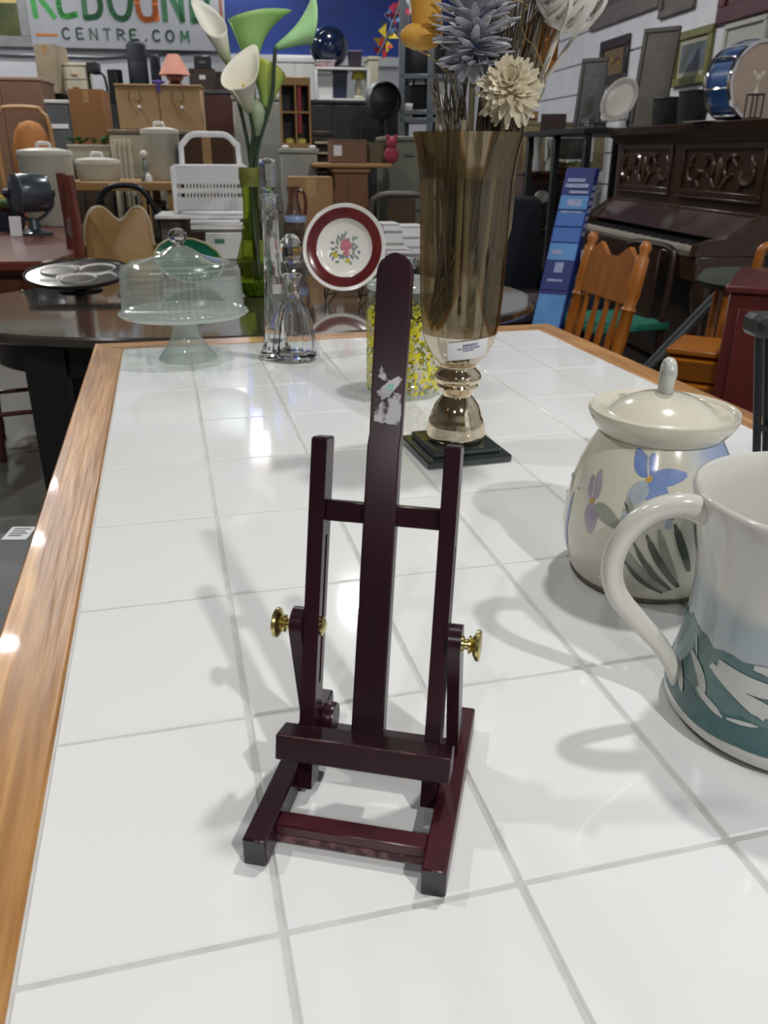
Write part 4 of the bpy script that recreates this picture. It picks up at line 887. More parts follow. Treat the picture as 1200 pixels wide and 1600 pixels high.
# tan carton, jug, glass
carton('tan_carton', 'tan cardboard box behind the jug, left of the brown wooden desk', 452, 520, 277, 345, 4.42, 0.26, CARD, STZ)
j = stand(443, 476, 290, 400, 4.05, STZ)
t = thing('brown_jug', 'dark brown glazed jug beyond the crystal decanters', 'jug', j[0], RZ)
q = j[1] / 2; H_ = j[2]
MB().lathe([(0, 0.0), (q * 0.7, 0.0006), (q * 0.95, H_ * 0.15), (q, H_ * 0.4), (q * 0.75, H_ * 0.62), (q * 0.5, H_ * 0.78), (q * 0.48, H_ * 0.88), (q * 0.66, H_ * 0.99), (q * 0.58, H_ * 0.99), (q * 0.4, H_ * 0.86), (0, H_ * 0.8)], 28).build('body', mat('brown_glaze', '#4a3428', 0.15, hex2='#6a4836', scale=20, coat=0.4), t, 50)
MB().tube(smooth_pts([(q * 0.5, 0, H_ * 0.93), (q * 1.0, 0, H_ * 0.9), (q * 1.15, 0, H_ * 0.72), (q * 0.95, 0, H_ * 0.5)], 6), 0.008, 8).build('handle', mat('red_brown_glaze', '#5c2f26', 0.15, coat=0.4), t)
g_ = stand(446, 480, 337, 402, 3.9, STZ)
t = thing('glass_tumbler', 'glass tumbler with a blue rim beyond the crystal decanters', 'glass', g_[0], RZ)
q = g_[1] / 2; H_ = g_[2]
MB().lathe([(0, 0.004), (q * 0.75, 0.0006), (q * 0.8, 0.02), (q * 0.98, H_ * 0.9)], 28).build('tumbler', CLEAR, t, 50)
MB().lathe([(q * 0.97, H_ * 0.86), (q * 0.985, H_ * 0.86), (q * 1.0, H_ * 0.99), (q * 0.97, H_)], 28).build('blue_rim', mat('blue_glass_rim', '#8fa3c8', 0.15, coat=0.4), t, 50)
# white books and plates on the side table
for k, (x0, x1, y1, v, dz, hh, lab) in enumerate(((600, 632, 400, 3.82, 0, 0.022, 'lowest book of the left white stack beside the maroon plate'), (602, 642, 392, 3.82, 0.0225, 0.018, 'second book from the bottom of the left white stack'), (600, 634, 386, 3.82, 0.041, 0.022, 'grey book in the middle of the left white stack'), (600, 630, 378, 3.82, 0.0635, 0.055, 'thick white book second from the top of the left stack'), (598, 626, 360, 3.82, 0.119, 0.030, 'white book on top of the left stack under the dark chair'),
                                              (618, 662, 396, 4.0, 0, 0.03, 'lowest book of the right white stack beside the gold vase'), (620, 664, 388, 4.0, 0.0305, 0.045, 'thick grey white book in the middle of the right stack'), (616, 662, 370, 4.0, 0.076, 0.05, 'white book on top of the right stack beside the gold vase'))):
    l_, w_, h_ = stand(x0, x1, y1 - 10, y1, v, STZ + dz + 0.0005)
    t = thing('book', lab, 'book', l_, RZ + R(random.uniform(-5, 5)), 'white books on the side table')
    MB().box(-w_ / 2, w_ / 2, 0, 0.15, 0, hh * 0.10, 0.0006).box(-w_ / 2, w_ / 2, 0, 0.15, hh * 0.90, hh, 0.0006).build('cover', WHITEPL if k % 3 else GREYPL, t)
    MB().box(-w_ / 2 + 0.004, w_ / 2 - 0.004, 0.004, 0.148, hh * 0.10, hh * 0.90, 0.0005).build('page_block', PAPER, t)

# ---------------------------------------------------------------- generic furniture pieces
def chair(name, label, loc, rz, sm, fm, seat_w=0.44, back_h=0.95, style='slat', lean=6, group=None, sy=0.42, arms=False, legt=True, splat=None):
    # faces local -y; back at +y
    t = thing(name, label, 'chair', loc, rz, group)
    MB().box(-seat_w / 2, seat_w / 2, -sy / 2, sy / 2, 0.425, 0.46, 0.01).build('seat', sm, t)
    for sx in (-1, 1):
        x = sx * (seat_w / 2 - 0.03)
        prof = [(0.014, 0), (0.018, 0.06), (0.014, 0.10), (0.021, 0.2), (0.016, 0.25), (0.021, 0.32), (0.017, 0.38), (0.02, 0.43)] if legt else [(0.016, 0), (0.02, 0.43)]
        MB(T(x, -sy / 2 + 0.03, 0)).lathe([(0, 0)] + prof + [(0, 0.43)], 12).build('leg', fm, t, 50)
        MB(T(x, sy / 2 - 0.03, 0)).lathe([(0, 0)] + prof + [(0, 0.43)], 12).build('leg', fm, t, 50)
        MB().tube([(x, -sy / 2 + 0.03, 0.2), (x, sy / 2 - 0.03, 0.2)], 0.010, 8).build('stretcher', fm, t)
    MB().tube([(-seat_w / 2 + 0.03, 0, 0.2), (seat_w / 2 - 0.03, 0, 0.2)], 0.010, 8).build('stretcher', fm, t)
    B_ = T(0, sy / 2 - 0.03, 0.455) @ RX(-lean)
    hb = back_h - 0.455; hw = seat_w / 2 - 0.03
    if style == 'press':
        for sx in (-1, 1):
            MB(B_ @ T(sx * hw, 0, 0)).lathe([(0, 0), (0.019, 0), (0.022, 0.05), (0.017, 0.10), (0.023, 0.17), (0.020, hb * 0.55), (0.026, hb * 0.57), (0.019, hb * 0.60), (0.024, hb * 0.68), (0.022, hb * 0.92), (0.014, hb * 0.95), (0.021, hb * 0.99), (0.012, hb * 1.03), (0, hb * 1.04)], 14).build('back_post', fm, t, 50)
        out = [(-hw, hb * 0.60), (hw, hb * 0.60), (hw, hb * 0.86), (hw * 0.55, hb * 0.98), (hw * 0.2, hb * 0.90), (-hw * 0.2, hb * 0.90), (-hw * 0.55, hb * 0.98), (-hw, hb * 0.86)]
        MB(B_ @ RX(90)).prism(out, -0.009, 0.009).build('crest_rail', fm, t, 30)
        for i in range(4):
            x = -hw * 0.62 + hw * 1.24 * i / 3
            MB(B_ @ T(x, 0, 0)).lathe([(0, 0), (0.011, 0), (0.014, hb * 0.15), (0.010, hb * 0.2), (0.016, hb * 0.36), (0.010, hb * 0.5), (0.012, hb * 0.61), (0, hb * 0.61)], 10, Matrix.Diagonal((1.25, 0.7, 1, 1))).build('spindle', fm, t, 50)
    elif style == 'slat':
        for sx in (-1, 1): MB(B_).tube(smooth_pts([(sx * hw, 0, 0), (sx * hw, 0.02, hb * 0.5), (sx * hw, -0.01, hb)], 5), 0.022, 8, flat=0.8).build('back_post', fm, t)
        for i in range(4):
            z = hb * (0.2 + 0.24 * i); MB(B_).box(-hw, hw, 0.0, 0.016, z - 0.035, z + 0.035, 0.004).build('back_slat', fm, t)
    elif style == 'panel':
        MB(B_).tube(smooth_pts([(-hw, 0, 0), (-hw, 0, hb * 0.8), (-hw * 0.8, 0, hb * 0.97), (0, 0, hb), (hw * 0.8, 0, hb * 0.97), (hw, 0, hb * 0.8), (hw, 0, 0)], 6), 0.016, 8).build('back_frame', fm, t)
        MB(B_).box(-hw * 0.45, hw * 0.45, -0.008, 0.008, 0.0, hb * 0.97, 0.003).build('back_splat', splat or sm, t)
    if arms:
        for sx in (-1, 1): MB().tube(smooth_pts([(sx * hw, sy / 2 - 0.04, 0.70), (sx * (hw + 0.04), 0, 0.70), (sx * (hw + 0.03), -sy / 2 + 0.08, 0.68), (sx * hw, -sy / 2 + 0.06, 0.46)], 6), 0.017, 8).build('armrest', fm, t)
    return t
def cabinet(name, label, cat, x0, x1, y0, v, depth, m, top_m=None, ztop=None, ndoors=0, ndrawers=0, knob=CHROME, group=None, zb=0.0, rz=0.0, plinth=True):
    a, b = at(x0, y0 + 20, v), at(x1, y0 + 20, v); c = (a + b) / 2; wd = (b - a).length
    zt = ztop if ztop is not None else at((x0 + x1) / 2, y0, v).z
    t = thing(name, label, cat, Vector((c.x, c.y, zb)), RZ + rz, group); h = zt - zb
    MB().box(-wd / 2, wd / 2, 0.012, depth, 0.0 if not plinth else 0.06, h - 0.025, 0.003).build('carcass', m, t)
    if plinth: MB().box(-wd / 2 + 0.02, wd / 2 - 0.02, 0.03, depth - 0.02, 0, 0.06, 0.001).build('plinth', m, t)
    MB().box(-wd / 2 - 0.01, wd / 2 + 0.01, -0.005, depth + 0.005, h - 0.025, h, 0.004).build('top', top_m or m, t)
    z0 = 0.08 if plinth else 0.02
    for i in range(ndoors):
        x = -wd / 2 + wd * i / ndoors
        d = MB().box(x + 0.005, x + wd / ndoors - 0.005, -0.004, 0.0125, z0, h - 0.035, 0.003).build('door', m, t)
        kx = x + wd / ndoors * (0.86 if i % 2 == 0 else 0.14)
        MB().ball((kx, -0.014, h * 0.6), 0.011, seg=10).build('knob', knob, d)
    for i in range(ndrawers):
        za, zb_ = z0 + (h - 0.035 - z0) * i / ndrawers, z0 + (h - 0.035 - z0) * (i + 1) / ndrawers
        d = MB().box(-wd / 2 + 0.006, wd / 2 - 0.006, -0.006, 0.0125, za + 0.004, zb_ - 0.004, 0.003).build('drawer', m, t)
        MB().box(-wd * 0.12, wd * 0.12, -0.02, -0.005, zb_ - 0.075, zb_ - 0.06, 0.003).build('handle', knob, d)
    return t, wd, h

# ---------------------------------------------------------------- middle background
# brown desk with a carton
t, wd, h = cabinet('tall_desk', 'tall brown wooden desk with overhanging top behind the maroon plate', 'desk', 522, 576, 262, 4.95, 0.5, wood('desk_wood', '#7a5230', '#67421f', 2, 0.4, 30), TANWOOD, ndoors=1, knob=DARKMETAL)
MB().box(-wd / 2 - 0.11, wd / 2 + 0.13, -0.03, 0.55, h, h + 0.022, 0.005).build('desktop', TANWOOD, t)
zd = h + 0.022
t, wd2, h2 = carton('brown_carton', 'brown cardboard box with a white label standing on the tall desk', 518, 573, 218, 262, 4.97, 0.28, BROWN, zd, tape=False)
MB().box(-wd2 / 2 + 0.012, -wd2 / 2 + 0.058, -0.0015, 0.0, h2 * 0.32, h2 * 0.76, 0.0002).build('label', PAPER, t, None, label='white paper label')
t, wd2, h2 = carton('olive_carton', 'small olive box on the right end of the tall desk', 577, 606, 222, 262, 5.05, 0.2, mat('olive_board', '#6a6350', 0.8, hex2='#5c5644', scale=8), zd, tape=False)
PINKT = mat('pink_red_plush', '#b0485a', 0.9, hex2='#8f3346', scale=60)
tp = at(602, 240, 5.02)
t = thing('soft_toy', 'pink and red soft toy beside the small olive box', 'toy', Vector((tp.x, tp.y, zd)), RZ)
t.location = Vector((tp.x, tp.y, zd))
MB().ball((0.03, -0.04, 0.045), 0.042, 0.03, 0.045).build('body', PINKT, t, 60); MB().ball((0.03, -0.045, 0.105), 0.03).build('head', PINKT, t, 60)
for sx in (-1, 1): MB().ball((0.03 + sx * 0.022, -0.045, 0.135), 0.012).build('ear', PINKT, t, 60)
# grey cabinet, display rack on it, pale locker, literature rack
t, wdg, hg = cabinet('grey_bin_cabinet', 'pale grey metal cabinet with two white knobs on its lid behind the tan carton', 'cabinet', 440, 496, 232, 5.25, 0.35, GREYPL, GREYPL)
for sx in (-1, 1): MB().ball((sx * wdg * 0.38, 0.03, hg + 0.008), 0.022, 0.022, 0.010).build('white_knob', PAPER, t, 60)
L_ = stand(438, 486, 120, 228, 5.45, hg)
t = thing('display_rack', 'open wooden display rack with a red stripe standing on the grey metal cabinet', 'rack', L_[0], RZ)
q, H_ = L_[1] / 2, L_[2]
for x in (-q, -q * 0.05, q * 0.86): MB().box(x, x + q * 0.13, 0, 0.16, 0, H_ - 0.04, 0.002).build('post', TANWOOD, t)
MB().box(-q, q, 0, 0.16, H_ - 0.045, H_, 0.004).build('top_board', TANWOOD, t); MB().box(-q, q, -0.005, 0.16, 0.0005, 0.03, 0.003).build('base_board', TANWOOD, t)
MB().box(-q, q, 0.005, 0.16, H_ * 0.5, H_ * 0.5 + 0.012, 0.002).build('shelf', TANWOOD, t)
MB().box(-q, q, 0.15, 0.158, 0.03, H_ - 0.045, 0.001).build('back_board', BLACK, t)
MB().box(q * 0.14, q * 0.40, 0.02, 0.04, H_ * 0.22, H_ * 0.88, 0.003).build('red_stripe', mat('red_paint', '#a02337', 0.5, hex2='#8a1c2e', scale=20), t, label='red painted upright stripe')
for x, nm in ((-q * 0.45, 'yellow_candle'), (q * 0.35, 'yellow_candle')):
    MB(T(x, 0.03, 0)).lathe([(0, 0.03), (0.028, 0.03), (0.03, 0.05), (0.014, 0.058), (0, 0.06)], 12).build(nm, mat('yellow_wax', '#d8c86a', 0.5, hex2='#cdbb55', scale=40), t)
cabinet('pale_locker', 'tall pale grey two-door locker behind the lily stems', 'locker', 364, 440, 150, 6.3, 0.45, GREYPL, ndrawers=2, knob=STEEL)
t, wdl, hl_ = cabinet('paper_rack', 'dark shelf rack of white paper trays left of the brown carton', 'rack', 484, 520, 205, 5.6, 0.3, mat('dark_rack_board', '#3c332b', 0.6, hex2='#332b24', scale=8))
for k in range(8):
    z = hl_ - 0.06 - 0.058 * k
    MB().box(-wdl * 0.30, wdl * 0.42, -0.05, 0.012, z - 0.012, z, 0.002).build('paper_tray', mat('cream_tray', '#c8c2b0', 0.6, hex2='#b5ad98', scale=20), t)
cabinet('filing_cabinet', 'grey green metal filing cabinet left of the gold vase', 'cabinet', 606, 672, 213, 5.35, 0.5, mat('grey_green_steel', '#7b7b6c', 0.45, hex2='#6f6f61', scale=6), ndrawers=3, knob=STEEL)
# dark chair with brown back
cl = at(622, 330, 5.0)
chair('splat_chair', 'dark chair with a brown splat and grey top rail behind the white book stacks', Vector((cl.x, cl.y, 0)), RZ + R(176), mat('brown_splat', '#4f3d2c', 0.5, hex2='#42321f', scale=10), mat('grey_brown_frame', '#5c544c', 0.4, hex2='#4d463f', scale=20), 0.40, 0.985, 'panel', 5)
# black cabinet and the shelf of oddments on the far side
t, wdb, hb = cabinet('black_cabinet', 'long black sideboard against the far blue wall', 'cabinet', 480, 640, 157, 6.9, 0.5, BLACK, BLACK, ndoors=4, knob=STEEL)
bz = hb
mp_ = stand(486, 556, 196, 206, 6.6, None)
def zrow(y, v, x=530): return at(x, y, v).z
# white unit with shelves standing on the black cabinet
s0 = stand(492, 578, 78, 157, 7.0, bz)
su = thing('oddments_shelf', 'small white shelf unit on the black sideboard below the blue wall', 'shelf', s0[0], RZ)
q, H_ = s0[1] / 2, s0[2]
MB().box(-q, q, 0, 0.22, 0.0005, 0.018, 0.002).build('bottom_board', WHITEPL, su); MB().box(-q, q, 0, 0.22, H_ * 0.62, H_ * 0.62 + 0.016, 0.002).build('shelf_board', WHITEPL, su)
for x in (-q, q - 0.02): MB().box(x, x + 0.02, 0, 0.22, 0, H_ * 0.62, 0.002).build('side_board', WHITEPL, su)
zsh, zbt = s0[0].z + H_ * 0.62 + 0.0165, s0[0].z + 0.0185
def onshelf(px, v, z):
    p = at(px, 110, v); return Vector((p.x, p.y, z))
NAVY = mat('navy_plastic', '#14203f', 0.4, hex2='#101a33', scale=10)
def tub(label, px, z, w_, h_, m, lidm, cat='tub', v=7.04, name='tub'):
    t = thing(name, label, cat, onshelf(px, v, z), RZ)
    MB().loft([[(x * s, 0.07 + y * s, zz) for x, y in ((-w_ / 2, -0.05), (w_ / 2, -0.05), (w_ / 2, 0.05), (-w_ / 2, 0.05))] for zz, s in ((0.0005, 0.86), (h_ * 0.9, 1.0))]).build('body', m, t, 20)
    MB().box(-w_ / 2 - 0.004, w_ / 2 + 0.004, 0.016, 0.124, h_ * 0.9, h_, 0.004).build('lid', lidm, t)
    return t
tub('white tub with grey lid at the left of the white shelf unit', 508, zbt, 0.12, 0.17, WHITEPL, GREYPL)
tub('navy tub in the middle of the white shelf unit', 532, zbt, 0.11, 0.19, NAVY, BLACK)
t = thing('table_lamp', 'small cream lamp with a yellow shade on the right of the white shelf unit', 'lamp', onshelf(561, 7.08, zbt), RZ)
MB().lathe([(0, 0.0), (0.045, 0.001), (0.05, 0.015), (0.02, 0.03), (0.035, 0.07), (0.02, 0.12), (0.012, 0.15), (0, 0.15)], 16, T(0, 0.04, 0)).build('base', CREAM, t, 50)
MB().lathe([(0.06, 0.14), (0.035, 0.21), (0.033, 0.21), (0.057, 0.14)], 16, T(0, 0.04, 0)).build('shade', mat('yellow_shade', '#c9bb4f', 0.7, scale=20), t, 50)
tub('dark purple box standing on top of the white shelf unit', 556, zsh, 0.10, 0.12, mat('dark_purple_board', '#2a2230', 0.6, scale=10), mat('lilac_lid', '#6f6a86', 0.5, scale=10), 'box', name='purple_box')
tub('low white and red box on top of the white shelf unit', 510, zsh, 0.14, 0.05, mat('red_white_board', '#a7a3a8', 0.6, hex2='#8a3a46', scale=18), WHITEPL, 'box', name='low_box')
# dark blue round dome in front of the blue wall, resting on the shelf unit
dm = at(523, 78, 7.12)
t = thing('round_dome', 'dark blue glossy round helmet-like dome in front of the blue wall', 'dome', Vector((dm.x, dm.y, zsh)), RZ)
MB(T(-0.03, 0.14, 0.155) @ RX(90)).lathe([(0, 0.10), (0.06, 0.09), (0.11, 0.06), (0.142, 0.01), (0.148, -0.02), (0.14, -0.03), (0, -0.03)], 32).build('shell', mat('dark_blue_gloss', '#10213f', 0.15, hex2='#0d1a33', scale=5, coat=0.5), t, 50)
MB(T(-0.03, 0.14, 0.155) @ RX(90)).lathe([(0.1, 0.066), (0.11, 0.068), (0.113, 0.058)], 32).build('trim_ring', DARKMETAL, t, 50)
MB().box(-0.08, 0.02, 0.10, 0.2, 0.0005, 0.02, 0.003).build('foot', BLACK, t)
# cream post, white wall cabinet
t, w_, h_ = cabinet('cream_post', 'tall cream upright cabinet right of the white shelf unit', 'cabinet', 577, 592, 88, 7.6, 0.3, CREAM, ndoors=1, knob=STEEL)
t, w_, h_ = cabinet('white_cupboard', 'tall white cupboard below the blue wall, left of the dome', 'cupboard', 430, 492, 92, 7.7, 0.4, WHITEPL, ndoors=2, knob=STEEL)
zc = h_
t = thing('paper_bundle', 'flat white rolls lying on top of the white cupboard', 'papers', at(460, 92, 7.75) * 1.0, RZ)
t.location.z = zc
for k in range(3): MB().tube([(-0.16, 0.05 + 0.05 * k, 0.0195), (0.17, 0.05 + 0.05 * k, 0.0195)], 0.019, 10).build('roll', PAPER, t)
# grey steel shelving with black goods
s0 = stand(592, 712, 92, 235, 6.35, 0)
sh = thing('steel_shelving', 'grey steel shelving rack loaded with black goods left of the dried flowers', 'shelving', s0[0], RZ + R(-14))
q, H_ = s0[1] / 2, s0[2] + 0.15
SHL = [0.35, 0.9, 1.42, zrow(172, 6.4, 640), zrow(116, 6.4, 640)]
for x in (-q * 0.42, q * 0.32, q):
    for y in (0.0, 0.4): MB().box(x - 0.022, x + 0.022, y, y + 0.03, 0, H_ + 0.25, 0.002).build('post', STEEL, sh)
for z in SHL: MB().box(-q * 0.45, q + 0.02, 0, 0.43, z - 0.03, z, 0.002).build('shelf', STEEL, sh)
SM = sh.location.copy()
def onrack(lx, ly, z): return SM + Matrix.Rotation(RZ + R(-14), 4, 'Z').to_3x3() @ Vector((lx, ly, z))
BAG = mat('black_bag_fabric', '#1b1d22', 0.8, hex2='#24262b', scale=30, bump=0.2)
def bag(label, lx, z, w_, h_, m=BAG, name='bag', cat='bag'):
    t = thing(name, label, cat, onrack(lx, 0.05, z + 0.0005), RZ + R(-14))
    MB().loft([[(x * w_ / 2 * s, 0.12 + y * 0.10 * s, h_ * zz) for x, y in ((-1, -0.7), (-0.6, -1), (0.6, -1), (1, -0.7), (1, 0.7), (0.6, 1), (-0.6, 1), (-1, 0.7))] for zz, s in ((0, 0.9), (0.08, 1), (0.75, 0.95), (0.95, 0.75), (1, 0.4))]).build('body', m, t, 40)
    MB().tube(smooth_pts([(-w_ * 0.2, 0.06, h_ * 0.93), (-w_ * 0.15, 0.05, h_ * 1.18), (w_ * 0.15, 0.05, h_ * 1.18), (w_ * 0.2, 0.06, h_ * 0.93)], 5), 0.008, 6).build('handle', m, t)
    return t
bag('black bag on the top steel shelf, left', -q * 0.10, SHL[4], 0.24, 0.22)
bag('grey black bag on the top steel shelf, right', q * 0.62, SHL[4], 0.22, 0.20, mat('grey_black_fabric', '#35383e', 0.8, hex2='#2b2e33', scale=30, bump=0.2))
bag('black bag on the second steel shelf', q * 0.02, SHL[3], 0.22, 0.17)
bag('black bag on the third steel shelf', q * 0.1, SHL[2], 0.26, 0.15)
t = thing('white_bottle', 'white spray bottle on the second steel shelf', 'bottle', onrack(q * 0.58, 0.06, SHL[3] + 0.0005), RZ)
MB().lathe([(0, 0), (0.036, 0.001), (0.038, 0.02), (0.036, 0.10), (0.015, 0.13), (0.014, 0.15), (0, 0.15)], 16).build('body', PAPER, t, 50); MB().box(-0.04, 0.014, -0.012, 0.012, 0.15, 0.185, 0.004).build('spray_head', WHITEPL, t)
t = thing('white_carton', 'small pale carton on the lower steel shelf', 'box', onrack(q * -0.02, 0.02, SHL[2] + 0.0005), RZ + R(-14))
t.location = onrack(-q * 0.30, 0.02, SHL[2] + 0.0005)
MB().box(-0.045, 0.045, 0, 0.08, 0, 0.09, 0.003).build('body', GREYPL, t); MB().box(-0.046, 0.046, -0.001, 0.081, 0.07, 0.092, 0.003).build('lid', PAPER, t)
# round black speaker on the sideboard and white box on the shelf left of the rack
sp_ = stand(582, 616, 126, 188, 6.25)
t = thing('round_fan', 'round black desk fan on a stand left of the steel shelving', 'fan', Vector((sp_[0].x, sp_[0].y, 0)), RZ + R(10))
q2 = sp_[2] / 2; zc2 = sp_[0].z + q2
MB(T(0, 0, zc2) @ RX(90)).lathe([(q2 * 0.93, 0.05), (q2, 0.03), (q2, -0.03), (q2 * 0.93, -0.05), (q2 * 0.9, 0)], 36).build('rim', STEEL, t, 50)
MB(T(0, 0.02, zc2) @ RX(90)).lathe([(0, 0.03), (q2 * 0.2, 0.025), (q2 * 0.9, 0.0), (0, -0.02)], 36).build('grille', BLACK, t, 50)
MB().tube([(0, 0.03, 0.03), (0, 0.03, zc2 - q2)], 0.018, 10).build('pole', DARKMETAL, t); MB(T(0, 0.03, 0)).lathe([(0, 0), (0.18, 0.001), (0.17, 0.025), (0.03, 0.04), (0, 0.04)], 24).build('base', BLACK, t, 50)
# string of coloured pinwheels
pw = thing('pinwheel_string', 'string of red, yellow and blue cloth pinwheels hanging left of the yellow fungus', 'decoration', at(604, 130, 6.6), RZ)
o0 = pw.location.copy(); inv = Matrix.Rotation(-RZ, 3, 'Z')
def rel(px, py, v=6.6): return inv @ (at(px, py, v) - o0)
MB().tube([rel(590, 86), rel(600, 70), rel(612, 40), rel(622, 14), rel(632, -25)], 0.008, 6).build('cord', STEEL, pw)
MB().tube([rel(632, -25), inv @ (Vector((at(632, -25, 6.6).x, at(632, -25, 6.6).y, HC)) - o0)], 0.004, 6).build('hanging_line', STEEL, pw)
for px, py, s, hx in ((598, 75, 0.07, '#c2283a'), (603, 60, 0.09, '#d8c23c'), (610, 34, 0.08, '#5a7fae'), (625, 22, 0.085, '#b02a44'), (616, 22, 0.07, '#b4304a'), (640, 8, 0.06, '#d2d6dc')):
    c = rel(px, py); blades = MB()
    for k in range(4): blades.add([c, c + Vector((s * math.cos(R(90 * k)), -0.012, s * math.sin(R(90 * k)))), c + Vector((s * 0.8 * math.cos(R(90 * k + 48)), 0.010, s * 0.8 * math.sin(R(90 * k + 48)))), c + Vector((0, 0.012, 0))], [(0, 1, 2), (3, 1, 2), (0, 1, 3), (0, 2, 3)])
    blades.build('pinwheel', mat('cloth_' + hx[1:], hx, 0.8, scale=20), pw, None)
# ---------------------------------------------------------------- left background
# framed landscape and the shop sign on the back wall
def wallframe(label, x0, x1, y0, y1, v, fm, mats, fw=0.05, cat='picture', name='framed_picture'):
    l_, w_, h_ = fr(x0, x1, y0, y1, v)
    t = thing(name, label, cat, l_, RZ)
    for a in ((-w_ / 2, w_ / 2, 0, fw), (-w_ / 2, w_ / 2, h_ - fw, h_), (-w_ / 2, -w_ / 2 + fw, fw, h_ - fw), (w_ / 2 - fw, w_ / 2, fw, h_ - fw)):
        MB().box(a[0], a[1], 0, 0.03, a[2], a[3], 0.004).build('frame_side', fm, t)
    return t, w_, h_
GFR = mat('grey_frame', '#8d9092', 0.5, hex2='#7f8284', scale=8)
t, w_, h_ = wallframe('framed landscape in yellow and dark green left of the shop sign', -110, 37, -120, 72, V1 - 0.06, GFR, None, 0.10)
MB().box(-w_ / 2 + 0.1, w_ / 2 - 0.1, 0.012, 0.026, 0.36, h_ - 0.1, 0.001).build('painted_sky', mat('yellow_painted_sky', '#c9a94c', 0.5, hex2='#bfae78', scale=2.2), t)
MB().box(-w_ / 2 + 0.1, w_ / 2 - 0.1, 0.010, 0.026, 0.1, 0.40, 0.001).build('painted_meadow', mat('green_painted_meadow', '#56602c', 0.5, hex2='#24301f', scale=3.5), t)
SGN = mat('sign_panel', '#9ea1a9', 0.5, hex2='#94979f', scale=2)
l_, w_, h_ = fr(40, 350, -75, 77, V1 - 0.09)
sign = thing('shop_sign', 'large pale shop sign with green and orange lettering on the back wall', 'sign', l_, RZ)
MB().box(-w_ / 2, w_ / 2, 0, 0.06, 0, h_, 0.004).build('panel', SGN, sign)
MB().box(w_ / 2 - 0.055, w_ / 2 - 0.025, -0.004, 0.001, 0.12, h_ - 0.08, 0.001).build('brown_border', mat('brown_sign_border', '#8a5648', 0.6, scale=9), sign, label='brown border stripe')
spx = w_ / 310.0
MB().box(-w_ / 2 + 8 * spx, -w_ / 2 + 42 * spx, -0.004, 0.001, 16 * spx, 20 * spx, 0.001).build('orange_line', mat('orange_sign_line', '#b5702f', 0.6, scale=9), sign, label='orange line before the second word row')
GLY = {'R': [[(0, 0), (0, 1)], [(0, 1), (.62, .92), (.8, .74), (.6, .55), (0, .47)], [(.3, .48), (.95, 0)]], 'E': [[(.8, 1), (.08, .98), (0, .5), (.1, .05), (.85, .08)], [(.02, .52), (.66, .55)]], 'B': [[(.02, 0), (.04, 1)], [(.04, 1), (.6, .95), (.7, .76), (.5, .57), (.05, .54)], [(.05, .54), (.7, .5), (.86, .28), (.65, .06), (.02, 0)]],
       'O': [[(.5, 1), (.14, .86), (0, .5), (.14, .12), (.5, 0), (.84, .12), (1, .5), (.86, .88), (.5, 1)]], 'U': [[(0, 1), (0, .3), (.18, .04), (.5, 0), (.8, .06), (.92, .3), (.92, 1)], [(.92, .3), (.95, 0)]], 'N': [[(0, 0), (0, 1)], [(0, 1), (.85, 0)], [(.85, 0), (.85, 1)]], 'D': [[(0, 0), (0, 1)], [(0, 1), (.6, .9), (.88, .5), (.6, .1), (0, 0)]],
       'C': [[(.85, .85), (.5, 1), (.12, .84), (0, .5), (.12, .14), (.5, 0), (.85, .15)]], 'T': [[(0, 1), (.9, 1)], [(.45, 1), (.45, 0)]], 'M': [[(0, 0), (.05, 1)], [(.05, 1), (.5, .3)], [(.5, .3), (.92, 1)], [(.92, 1), (1, 0)]], '.': [[(.3, .0), (.45, .12)]]}
def letter(ch, x, z, wd, ht, th, m, slant=0.0):
    g = MB()
    for st2 in GLY[ch]:
        P = [Vector((x + (p[0] + slant * p[1]) * wd, -0.003, z + p[1] * ht)) for p in st2]
        if len(P) > 3: P = smooth_pts(P, 5)
        for a, b2 in zip(P, P[1:]):
            d = (b2 - a)
            if d.length < 1e-5: continue
            d.normalize(); n2 = Vector((-d.z, 0, d.x)) * th / 2; e = d * th * 0.28
            q = [a - e + n2, a - e - n2, b2 + e - n2, b2 + e + n2]
            g.add(q + [p + Vector((0, 0.0035, 0)) for p in q], [(0, 1, 2, 3), (4, 5, 6, 7), (0, 1, 5, 4), (1, 2, 6, 5), (2, 3, 7, 6), (3, 0, 4, 7)])
    return g.build('letter', m, sign, None)
GR1 = mat('bright_green_sign_paint', '#3c9a4c', 0.6, hex2='#2f8540', scale=14); GR2 = mat('green_sign_paint', '#2f6e48', 0.6, hex2='#2a5f40', scale=14); OR1 = mat('orange_sign_paint', '#c0682c', 0.6, hex2='#b05c25', scale=14); GY1 = mat('grey_green_sign_paint', '#56645c', 0.6, hex2='#4c5a52', scale=14)
X0 = -w_ / 2
for ch, px, wpx, m, sl in (('R', 12, 30, GR1, -.10), ('E', 50, 30, GR1, 0), ('B', 88, 30, GR2, 0.02), ('O', 128, 34, GR2, 0), ('U', 172, 30, OR1, 0), ('N', 214, 32, GR2, 0), ('D', 258, 28, GR2, 0)):
    letter(ch, X0 + px * spx, 43 * spx, wpx * spx, 62 * spx, 8.5 * spx, m, sl)
for ch, px, m in (('C', 50, GY1), ('E', 72, GY1), ('N', 93, GY1), ('T', 114, GY1), ('R', 136, GY1), ('E', 156, GR2), ('.', 176, GY1), ('C', 192, GY1), ('O', 213, GY1), ('M', 237, GR2)):
    letter(ch, X0 + px * spx, 13 * spx, 12 * spx, 15 * spx, 3.2 * spx, m)
